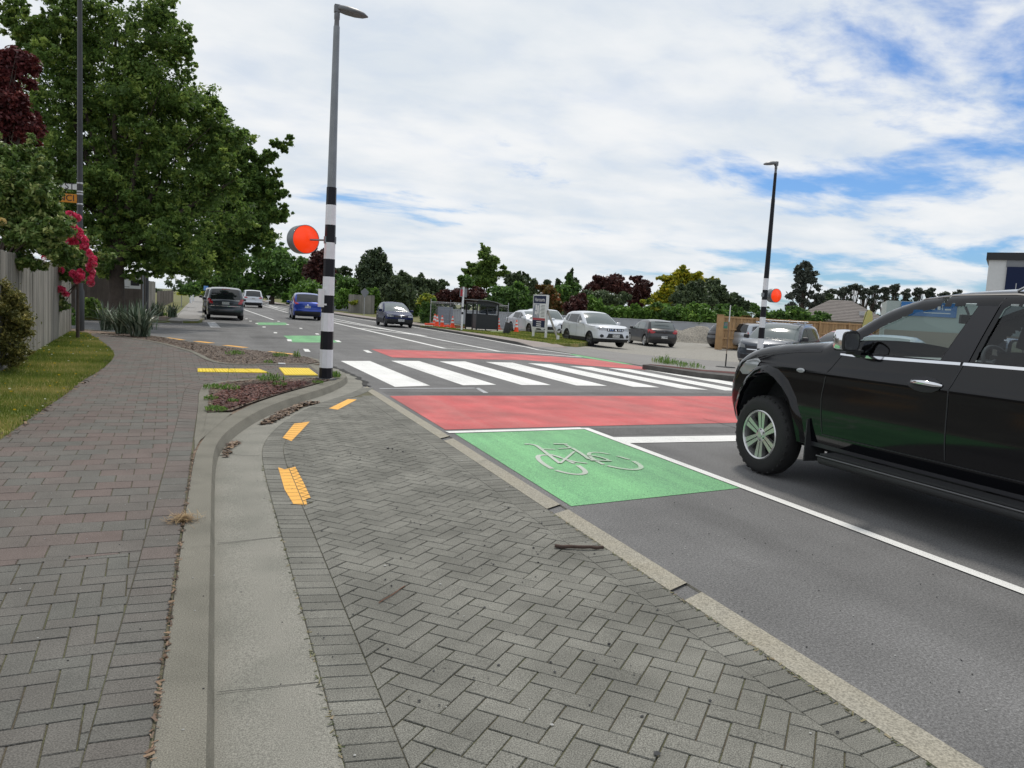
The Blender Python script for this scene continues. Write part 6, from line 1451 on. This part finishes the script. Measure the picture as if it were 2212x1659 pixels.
far(810,600,42,45,82,'dark','tall pointed dark evergreen above the navy hatchback',N=7500,extra=[(808,565,30,28),(800,548,8,12),(825,560,14,26),(782,590,18,30),(835,610,26,34),(812,548,6,14),(840,580,12,20),(788,563,10,18)],size=.24)
far(752,615,34,28,66,'green','bushy green tree left of the diamond sign',N=3400,extra=[(730,640,28,26),(770,625,22,26)])
far(738,645,26,22,58,'bright','fresh green shrub behind the low grey wall',name='garden_shrub',cat='shrub',N=1600,extra=[(760,655,18,16)])
far(812,645,22,25,57,'bright','bright green bush right of the diamond sign',name='garden_shrub',cat='shrub',N=2400,extra=[(800,632,13,12),(790,660,18,14)])
far(775,652,22,9,56,'yelgreen','yellow-green shrub left of the diamond sign',name='garden_shrub',cat='shrub',N=900)
far(860,622,28,30,72,'darkblue','weeping grey-green tree above the navy hatchback',N=4200,extra=[(872,600,18,10),(845,635,20,24),(885,640,22,30),(878,612,18,20)],droop=1.2,stretch=3)
far(925,615,32,18,76,'darkblue','spreading dusky tree left of the bus shelter',N=3600,extra=[(900,630,22,22),(945,625,22,18),(910,600,8,10),(955,612,12,10),(925,640,34,20)])
far(862,652,22,20,56,'grey','silvery grey rounded bush behind the navy hatchback',name='garden_shrub',cat='shrub',N=2400,extra=[(850,660,16,16),(878,662,18,16)])
far(895,668,16,18,55,'bright','light green bush beside the silvery one',name='garden_shrub',cat='shrub',N=1200)
far(921,650,21,18,53,'yelgreen','clipped hedge with yellow top left of the temporary fence',name='hedge_bush',cat='shrub',N=1700)
far(924,672,19,26,52.5,'green','dark green lower part of the tall hedge left of the temporary fence',name='hedge_bush',cat='shrub',N=2400,extra=[(922,690,15,14)])
far(830,677,16,12,60,'yelgreen','golden mound shrub behind the diamond sign post',name='garden_shrub',cat='shrub',N=1500,zg=.08,extra=[(800,682,12,9),(812,672,14,10)],droop=.8)
far(772,682,18,9,63,'green','low spreading juniper left of the diamond sign post',name='garden_shrub',cat='shrub',N=1100,zg=.08)
far(1050,580,34,26,84,'oak','tall layered broadleaf tree above the bus shelter',N=7000,extra=[(1047,545,15,14),(1045,535,7,8),(1062,562,24,14),(1028,585,26,12),(1085,590,18,9),(1040,605,40,18),(1020,572,12,6),(1088,578,8,5)],size=.24)
far(1010,610,20,14,80,'green','green tree shoulder left of the tall layered tree',N=1800)
far(1000,637,44,18,62,'maroon','wide maroon hedge behind the bus shelter',name='maroon_hedge',cat='shrub',N=5200,extra=[(970,640,28,16),(1035,640,30,15),(950,645,12,10)],zg=-.1)
far(1100,645,48,30,60,'green','big rounded green bush right of the bus shelter',name='garden_shrub',cat='shrub',N=6500,extra=[(1080,630,26,18),(1120,625,26,18),(1060,660,22,24),(1130,655,28,26)])
far(1125,610,22,18,78,'darkblue','dusky tree behind the big rounded bush',N=2600,extra=[(1105,603,22,16),(1150,625,22,22)])
far(1132,598,5,14,92,'dark','slim dark conifer tip above the property sign',name='conifer',N=700,extra=[(1124,602,4,11),(1140,604,5,10)])
far(1182,612,9,9,90,'dark','small dark tree top behind the property sign',N=600)
far(1228,608,8,20,88,'dark','leaning dark conifer spire right of the property sign',name='conifer',N=1400,extra=[(1235,592,4,10),(1207,612,6,10),(1238,615,12,18)])
far(1222,630,24,24,74,'green','conical green tree behind the white SUVs',N=3200,extra=[(1232,612,12,18),(1205,640,16,20),(1240,640,18,22)])
far(1185,645,26,26,61,'redgreen','green bush with rusty red tips behind the property sign',name='garden_shrub',cat='shrub',N=4200,extra=[(1175,622,16,8),(1165,650,18,22),(1200,660,20,22)])
far(1246,657,22,24,60,'maroon','round maroon bush above the white compact SUV',name='garden_shrub',cat='shrub',N=3600,extra=[(1235,665,14,20),(1258,665,12,18)])
far(1318,612,40,22,80,'maroon','broad copper beech crown beyond the boundary wall',N=6500,extra=[(1290,622,32,20),(1345,625,24,22),(1330,600,18,10),(1270,628,14,10)],size=.25)
far(1386,622,20,22,82,'maroon','smaller copper beech with knobbly top right of the broad one',N=4000,extra=[(1376,602,12,8),(1395,615,12,12),(1375,650,30,22),(1398,640,12,20)],size=.25)
far(1300,643,40,20,68,'darkblue','grey-green rounded bush below the copper beech',name='garden_shrub',cat='shrub',N=4800,extra=[(1330,650,28,18),(1275,650,20,18)])
far(1285,662,22,22,61.5,'bright','bright light green bush behind the white compact SUV roof',name='garden_shrub',cat='shrub',N=2800,extra=[(1277,650,14,12),(1300,672,20,16)])
for i,(X,lb) in enumerate(((1325,'clipped green hedge bush left of middle along the boundary wall'),(1362,'clipped green hedge bush in the middle of the boundary wall'),(1400,'clipped green hedge bush above the dark hatchback'))):
    far(X,674+i*1.5,24,17,61.5,'bright',lb,name='hedge_bush',cat='shrub',N=2200,extra=[(X+15,677+i*1.5,18,15)],group=None)
far(1440,678,28,19,61.5,'green','darker green hedge bush with golden patch beside it',name='hedge_bush',cat='shrub',N=2400)
far(1420,668,14,9,61,'yelgreen','golden hedge shrub above the dark hatchback tail',name='hedge_bush',cat='shrub',N=900,extra=[(1400,652,12,6)])
far(1500,678,40,26,61,'bright','large rounded light green bush overhanging the boundary wall',name='hedge_bush',cat='shrub',N=4200,extra=[(1475,682,24,20),(1530,684,22,20)])
far(1552,680,22,22,62,'green','green bush at the end of the boundary wall by the gate post',name='hedge_bush',cat='shrub',N=2000,extra=[(1570,684,14,18)])
far(1470,612,34,26,78,'yellow','golden yellow tree towering over the boundary wall',N=7500,extra=[(1475,590,20,14),(1440,602,18,10),(1425,645,20,24),(1500,605,26,18),(1447,625,26,18),(1535,612,20,14),(1430,655,18,20),(1450,645,22,18)],size=.25)
far(1492,637,36,26,70,'darkblue','dark green tree standing before the golden one',N=4600,extra=[(1500,620,20,16),(1470,650,22,20),(1520,650,26,22)])
far(1545,628,22,26,72,'darkblue','upright dark green tree right of the golden one',N=3800,extra=[(1535,615,14,18),(1560,645,20,20),(1530,650,18,22)])
far(1590,650,18,18,74,'dark','small dark tree left of the far striped pole',N=2600,extra=[(1580,662,16,16),(1605,660,12,14),(1583,640,10,10)])
far(1430,665,24,12,66,'bright','light green undergrowth beneath the golden tree',name='garden_shrub',cat='shrub',N=1500)
far(1600,682,26,16,66,'green','green scrub behind the pine fence near the gate',name='garden_shrub',cat='shrub',N=1800,extra=[(1570,672,16,14)])
far(1625,664,14,12,90,'green','small round tree behind the far striped pole',N=900)
far(1611,688,10,6,62,'redgreen','rusty orange shrub top over the pine fence',name='garden_shrub',cat='shrub',N=600)
far(1690,682,50,18,68,'green','dense green scrub behind the grey SUV roof rack',name='garden_shrub',cat='shrub',N=4200,extra=[(1650,684,24,16),(1730,682,34,18),(1765,688,24,14)])
GUM=[]
for (cx,cy,rx,ry,n_) in ((1742,590,22,20,22),(1738,618,34,16,20),(1736,650,42,20,26)):
    for _ in range(n_):
        a_=random.uniform(0,6.28); q_=math.sqrt(random.random()); r_g=random.uniform(3.5,8); GUM.append((cx+rx*q_*math.cos(a_),cy+ry*q_*math.sin(a_),r_g,r_g*.7))
far(1745,576,6,5,84,'gum','tall wind-blown gum tree right of the far orange disc',N=3800,extra=GUM,size=.24,clr=.6,inner=.1,frac=0,limbs=20,per=8)
far(1785,655,22,22,90,'dark','dark scrubby tree between the gum and the pine row',N=2400,extra=[(1770,665,20,18)])
def scatter(cx,cy,rx,ry,n,r0,r1,fl=.6):
    out=[]
    for _ in range(n):
        a=random.uniform(0,6.28); q=math.sqrt(random.random()); r=random.uniform(r0,r1); out.append((cx+rx*q*math.cos(a),cy+ry*q*math.sin(a),r,r*fl))
    return out
for i,(X,Y,r) in enumerate(((1800,634,20),(1822,630,16),(1847,622,15),(1870,632,15),(1890,626,15),(1912,630,14),(1935,623,13),(1960,634,12),(1985,630,12),(2010,631,12),(2040,640,10),(2072,636,10))):
    nth=['first','second','third','fourth','fifth','sixth','seventh','eighth','ninth','tenth','eleventh','last'][i]
    far(X,Y-6,r*.4,3,120,'pine',f'{nth} bare-stemmed pine from the left in the distant row on the right',name='pine_tree',N=560,extra=scatter(X,Y,r*.9,7,10,3,6,.55)+scatter(X-2,Y+24,r*.9,20,11,2,5,.6),size=.30,group='distant row of pines',trunk=.2,limbs=21,fork=2.5,inner=.1,per=5,clr=.7,frac=0)
far(1822,688,16,8,95,'dark','dark bush beside the tiled roof',name='garden_shrub',cat='shrub',N=900,extra=[(1893,688,18,10)])
for i,(X,lb) in enumerate(((1500,'low distant trees beyond the gravel yard'),)):
    pass
# far background belt so no bare horizon shows
L3=[]
for k in range(70):
    X=380+k*27; d_=210+random.uniform(-15,25); hz=663+.0545*(X-1106); p=D(X,hz-4+random.uniform(-3,2),d_); L3.append((p.x,p.y,p.z-1.0,5.0,4,random.uniform(2.5,4.0)))
o=leaves('woods',L3,9000,.9,LM['dark'],None,per=8,flat=None); tag(o,'distant dark belt of trees along the horizon','woods',None,'stuff')
# ---- flax
def flax(x,y,z,label,n,L,spread=1.0,name='flax_plant'):
    root=empty(name,(x,y,z),0,label,'flax'); V=[];T=[]
    for i in range(n):
        a=random.uniform(0,6.283); lean=random.uniform(.15,1.0)*spread; l=L*random.uniform(.6,1.1); w=random.uniform(.018,.035)*(L/.9); bx,by=random.gauss(0,.10),random.gauss(0,.10); t=random.betavariate(2,2.4)
        dx,dy=math.cos(a),math.sin(a); px,py=-dy,dx; prev=None; K=6; bend=random.random()<.3
        for k in range(K+1):
            s=k/K; h=l*(s-.5*lean*s*s*(1.3 if bend else .8)); r=l*lean*.75*s**1.3; ww=w*(1-s**2.5)*(.7+.6*s) if k<K else .001
            c=(bx+dx*r,by+dy*r,h); cur=((c[0]-px*ww,c[1]-py*ww,c[2]),(c[0]+px*ww,c[1]+py*ww,c[2]+.01))
            if prev: V+=[prev[0],prev[1],cur[1],cur[0]]; T.append(t)
            prev=cur
    fastmesh('leaves',np.array(V),4,T,LM['flax'],root); b=MB(); b.lathe([(.12,0),(.10,.12),(.04,.18)],8,'z'); b.build('crown_base',LM['flax'],root); return root
g=G(302,727,.1); flax(g[0],g[1],.095,'large grey-green flax with sprawling blades at the bend of the path',150,1.15)
g=G(262,722,.1); flax(g[0],g[1]+.4,.095,'shaded flax left of the large one, hanging over the path',110,1.05)
g=G(225,716,.1); flax(g[0],g[1]+.8,.095,'dark flax nearest the tall dark column',90,1.0)
g=G(330,712,.1); flax(g[0]-.2,g[1],.095,'smaller flax at the right of the group, beside the side street',60,.7)
for (X,d_,lb) in ((372,38.5,'strappy flax on the far corner bed by the pavement'),(345,39,'dark flax under the grey paling fence on the far corner'),(330,40,'third strappy plant at the left of the far corner bed')): 
    q=D(X,690,d_); flax(q.x,q.y,.1,lb,60,.85)
far(352,684,30,10,40.5,'oak','low dark shrub along the far corner bed',name='garden_shrub',cat='shrub',N=1500,zg=.1,size=.10)
far(1500-1500+200,672,30,26,33,'oak','shaded shrub under the big tree beside the dark column',name='garden_shrub',cat='shrub',N=2500,zg=.1,size=.09)
far(163,690,9,26,26.5,'weed','small bright weed shrub at the fence end',name='garden_shrub',cat='shrub',N=700,zg=.1,size=.06)
# ---- grass blades and weeds
def blades(name,poly,n,h,m,z=.1,w=.004,kind='stuff',lean=.5,tones=None):
    xs=[p[0] for p in poly]; ys=[p[1] for p in poly]; P=[]
    while len(P)<n:
        x,y=random.uniform(min(xs),max(xs)),random.uniform(min(ys),max(ys))
        if inpoly(x,y,poly): P.append((x,y))
    P=np.array(P); a=rng.uniform(0,6.28,n); hh=h*rng.uniform(.4,1.3,n); l=hh*rng.uniform(0,lean,n)*1.4; ph=rng.uniform(0,6.28,n)
    patch=.5+.28*np.sin(P[:,0]*2.3+P[:,1]*1.1)*np.cos(P[:,1]*.9-P[:,0])+.1*np.sin(P[:,1]*5)
    b0=np.stack([P[:,0]-np.cos(a)*w,P[:,1]-np.sin(a)*w,np.full(n,z)],1); b1=np.stack([P[:,0]+np.cos(a)*w,P[:,1]+np.sin(a)*w,np.full(n,z)],1); t=np.stack([P[:,0]+np.cos(ph)*l,P[:,1]+np.sin(ph)*l,z+hh],1)
    V=np.stack([b0,b1,t],1).reshape(-1,3); T=np.clip(patch+rng.normal(0,.18,n),0,1)
    o=fastmesh(name,V,3,T,m); tag(o,None,None,None,kind); return o
lawnp=[(x-.02,y) for x,y in lawn_edge]+[(-4.0,26.0),(-3.1,14),(-2.68,8.2),(-2.6,3),(-3.6,-4)]
sheet('lawn',lawnp,.098,M['lawn'])
lp=[p for p in lawnp if p[1]>5]; lp=[(x,y) for x,y in lawn_edge if y>5]+[(-4.0,26.0),(-3.1,14),(-2.68,8.2),(-2.66,5)]
blades('grass',lp,60000,.05,LM['blade'],.098,.0045)
fl=[]
V=[];T=[]
lm('petal',(0.500,0.333,0.018),(0.700,0.520,0.027),(0.800,0.832,0.675))
for i in range(170):
    x,y=random.uniform(-3.9,-1.8),random.uniform(8,25)
    if not inpoly(x,y,lp): continue
    s=random.uniform(.008,.016); t=random.choice((.3,.4,1.)); z=.098+random.uniform(.03,.08); V+=[(x-s,y,z),(x,y-s,z),(x+s,y,z+.004),(x,y+s,z+.004)]; T.append(t); V+=[(x-s,y,z-s*.5),(x+s,y,z-s*.5),(x+s,y,z+s*.6),(x-s,y,z+s*.6)]; T.append(t)
tag(fastmesh('lawn_flowers',np.array(V),4,T,LM['petal']),None,None,None,'stuff')
blades('grass',[(p[0],p[1]) for p in rgrass],26000,.06,LM['blade'],.105,.012)
def weed(X,Y,z,r,n,h,label):
    g=G(X,Y,z); root=empty('weed',(g[0],g[1],z),0,label,'weed'); V=[];T=[]
    for i in range(n):
        a=random.uniform(0,6.283); rr=r*math.sqrt(random.random()); x,y=rr*math.cos(a),rr*math.sin(a)*1.3; hh=h*random.uniform(.3,1.2)*(1-.5*rr/r); ph=random.uniform(0,6.28); l=hh*random.uniform(.2,.9); w=random.uniform(.004,.012)
        m_=(x+math.cos(ph)*l*.5,y+math.sin(ph)*l*.5,hh*.75); q=(-math.sin(ph)*w,math.cos(ph)*w)
        V+=[(x,y,0),(m_[0]+q[0],m_[1]+q[1],m_[2]),(x+math.cos(ph)*l,y+math.sin(ph)*l,hh*.85),(m_[0]-q[0],m_[1]-q[1],m_[2])]; T.append(min(1,max(0,random.gauss(.5,.2))))
    fastmesh('foliage',np.array(V),4,T,LM['weed'],root); return root
for (x,y,r,n,h,lb) in ((300,800,.13,150,.08,'green weed patch at the nearest corner of the planting bed'),(260,720,.10,90,.08,'small weed at the left edge of the planting bed'),(270,640,.14,120,.11,'weed tuft at the back left corner of the planting bed'),(400,650,.14,110,.12,'weed tuft with yellow flowers in the middle of the planting bed'),(420,740,.08,70,.08,'weed beside the red mulch in the planting bed'),(700,580,.24,190,.17,'tall feathery weed at the back of the planting bed'),(760,620,.12,80,.10,'low weed in front of the tall feathery one'),(1165,560,.11,160,.16,'weed growing at the right foot of the near striped pole'),(1045,600,.1,80,.07,'tiny weed left of the near striped pole')):
    weed(*z7(x,y),.115,r,n,h,lb)
for (x,y,r,n,h,lb) in ((930,1415,.22,140,.14,'low weed in the middle of the bark bed'),(1430,1440,.18,120,.16,'weed near the kerb of the bark bed'),(1610,1445,.10,70,.22,'upright weed at the right end of the bark bed'),(1300,1510,.10,60,.1,'small weed near the front of the bark bed')):
    weed(*z2(x,y),.106,r,n,h,lb)
for (x,y,r,n,h,lb) in ((1770,1520,.3,160,.35,'tall thin weed at the left end of the far island kerb'),(1900,1530,.35,220,.22,'leafy weed on the far island'),(2080,1565,.35,160,.25,'sparse weeds along the far island')):
    weed(*z4(x,y),.135,r,n,h,lb)
# thin grass stems in front of the yellow strip
b=MB(); 
for (x,y,x2,y2) in ((375,580,390,485),(455,575,425,480)):
    g=G(*z7(x,y),.11); d_=dep(g); q=D(*z7(x2,y2),d_); b.tube([(g[0],g[1],.11),((g[0]+q.x)/2+.01,(g[1]+q.y)/2,(q.z+.11)/2),tuple(q)],.0022,4)
o=b.build('grass_stems',LM['weed'],None); tag(o,'two thin dry stems standing before the studded yellow strip','plant stems')
# ---- overhead wires far away
# ================================================================= SKY, SUN, CAMERA
sc=bpy.context.scene
EL,AZ=R(58),R(28)
w=bpy.data.worlds.new('World'); sc.world=w; w.use_nodes=True; T=w.node_tree; N=T.nodes; Lk=T.links; bg=N['Background']
sky=N.new('ShaderNodeTexSky'); sky.sky_type='NISHITA'; sky.sun_disc=False; sky.sun_elevation=EL; sky.sun_rotation=AZ; sky.air_density=1.; sky.dust_density=.6; sky.ozone_density=1.5
tc=N.new('ShaderNodeTexCoord'); sep=N.new('ShaderNodeSeparateXYZ'); Lk.new(tc.outputs['Generated'],sep.inputs[0])
def mth(op,a,b=None,c=None):
    n=N.new('ShaderNodeMath'); n.operation=op
    for i,v in enumerate((a,b,c)):
        if v is None: continue
        if hasattr(v,'links') or hasattr(v,'is_linked'): Lk.new(v,n.inputs[i])
        else: n.inputs[i].default_value=v
    return n.outputs[0]
def mrange(o,a,b,c,d,st='SMOOTHSTEP'):
    n=N.new('ShaderNodeMapRange'); n.interpolation_type=st
    for i,v in enumerate((a,b,c,d)): n.inputs[i+1].default_value=v
    Lk.new(o,n.inputs[0]); return n.outputs[0]
zc=mth('MAXIMUM',sep.outputs[2],0.0); den=mth('ADD',zc,.16)
cx=mth('DIVIDE',sep.outputs[0],den); cy=mth('DIVIDE',sep.outputs[1],den)
cmb=N.new('ShaderNodeCombineXYZ'); Lk.new(cx,cmb.inputs[0]); Lk.new(cy,cmb.inputs[1])
mp=N.new('ShaderNodeMapping'); mp.inputs['Location'].default_value=(SKX,SKY_,0); mp.inputs['Rotation'].default_value=(0,0,R(-25)); mp.inputs['Scale'].default_value=(1.0,1.25,1); Lk.new(cmb.outputs[0],mp.inputs[0])
def noise(s,d,r,dist=0,vec=None):
    n=N.new('ShaderNodeTexNoise'); n.inputs['Scale'].default_value=s; n.inputs['Detail'].default_value=d; n.inputs['Roughness'].default_value=r; n.inputs['Distortion'].default_value=dist; Lk.new(vec or mp.outputs[0],n.inputs['Vector']); return n.outputs['Fac']
n1=noise(.95,8,.56,.35); n2=noise(3.2,7,.6,.3); n3=noise(1.6,6,.55)
# fewer clouds towards the right of the view
az=mth('ADD',mth('MULTIPLY',sep.outputs[0],math.cos(R(YAW))),mth('MULTIPLY',sep.outputs[1],-math.sin(R(YAW))))
bias=mrange(az,-.05,.42,.15,.03,'LINEAR')
lowb=mrange(sep.outputs[2],.02,.30,.03,.0,'LINEAR')
hi=mrange(sep.outputs[2],.28,.46,0,.14,'LINEAR')
v=mth('ADD',mth('ADD',mth('ADD',mth('MULTIPLY',n1,.8),mth('MULTIPLY',n2,.24)),bias),mth('ADD',lowb,hi))
cov=mrange(v,.47,.60,0,1)
cov=mth('MULTIPLY',cov,mrange(n2,.25,.6,.86,1.0))
br=mrange(n3,.3,.72,0,1); 
cm=N.new('ShaderNodeMix'); cm.data_type='RGBA'; cm.inputs[6].default_value=(7.3,7.9,8.5,1); cm.inputs[7].default_value=(9.1,9.25,9.4,1); Lk.new(br,cm.inputs[0])
sk=N.new('ShaderNodeMix'); sk.data_type='RGBA'; Lk.new(sky.outputs[0],sk.inputs[6]); 
bl=N.new('ShaderNodeVectorMath'); bl.operation='MULTIPLY'; bl.inputs[1].default_value=(SKM[0],SKM[1],SKM[2]); Lk.new(sky.outputs[0],bl.inputs[0])
fin=N.new('ShaderNodeMix'); fin.data_type='RGBA'; Lk.new(cov,fin.inputs[0]); Lk.new(bl.outputs[0],fin.inputs[6]); Lk.new(cm.outputs[2],fin.inputs[7])
Lk.new(fin.outputs[2],bg.inputs['Color']); bg.inputs['Strength'].default_value=.1
sun=bpy.data.lights.new('sun','SUN'); sun.energy=SUNE; sun.angle=R(6); sun.color=(1,.94,.85); so=bpy.data.objects.new('sun',sun); C.objects.link(so)
dv=Vector((math.sin(AZ)*math.cos(EL),math.cos(AZ)*math.cos(EL),math.sin(EL))); so.rotation_euler=dv.to_track_quat('Z','Y').to_euler()
cam=bpy.data.cameras.new('camera'); co=bpy.data.objects.new('camera',cam); C.objects.link(co); sc.camera=co
cam.sensor_width=36; cam.lens=36*F/2212; cam.clip_end=4000; cam.clip_start=.05
Mx=Matrix(((CX[0],CY[0],-FW[0],0),(CX[1],CY[1],-FW[1],0),(CX[2],CY[2],-FW[2],H),(0,0,0,1))); co.matrix_world=Mx
sc.view_settings.view_transform='Standard'; sc.view_settings.look='None'; sc.view_settings.exposure=0; sc.view_settings.gamma=1
sc.cycles.use_denoising=True; sc.cycles.max_bounces=8; sc.cycles.transparent_max_bounces=12; sc.cycles.sample_clamp_indirect=6
sc.render.engine='CYCLES'
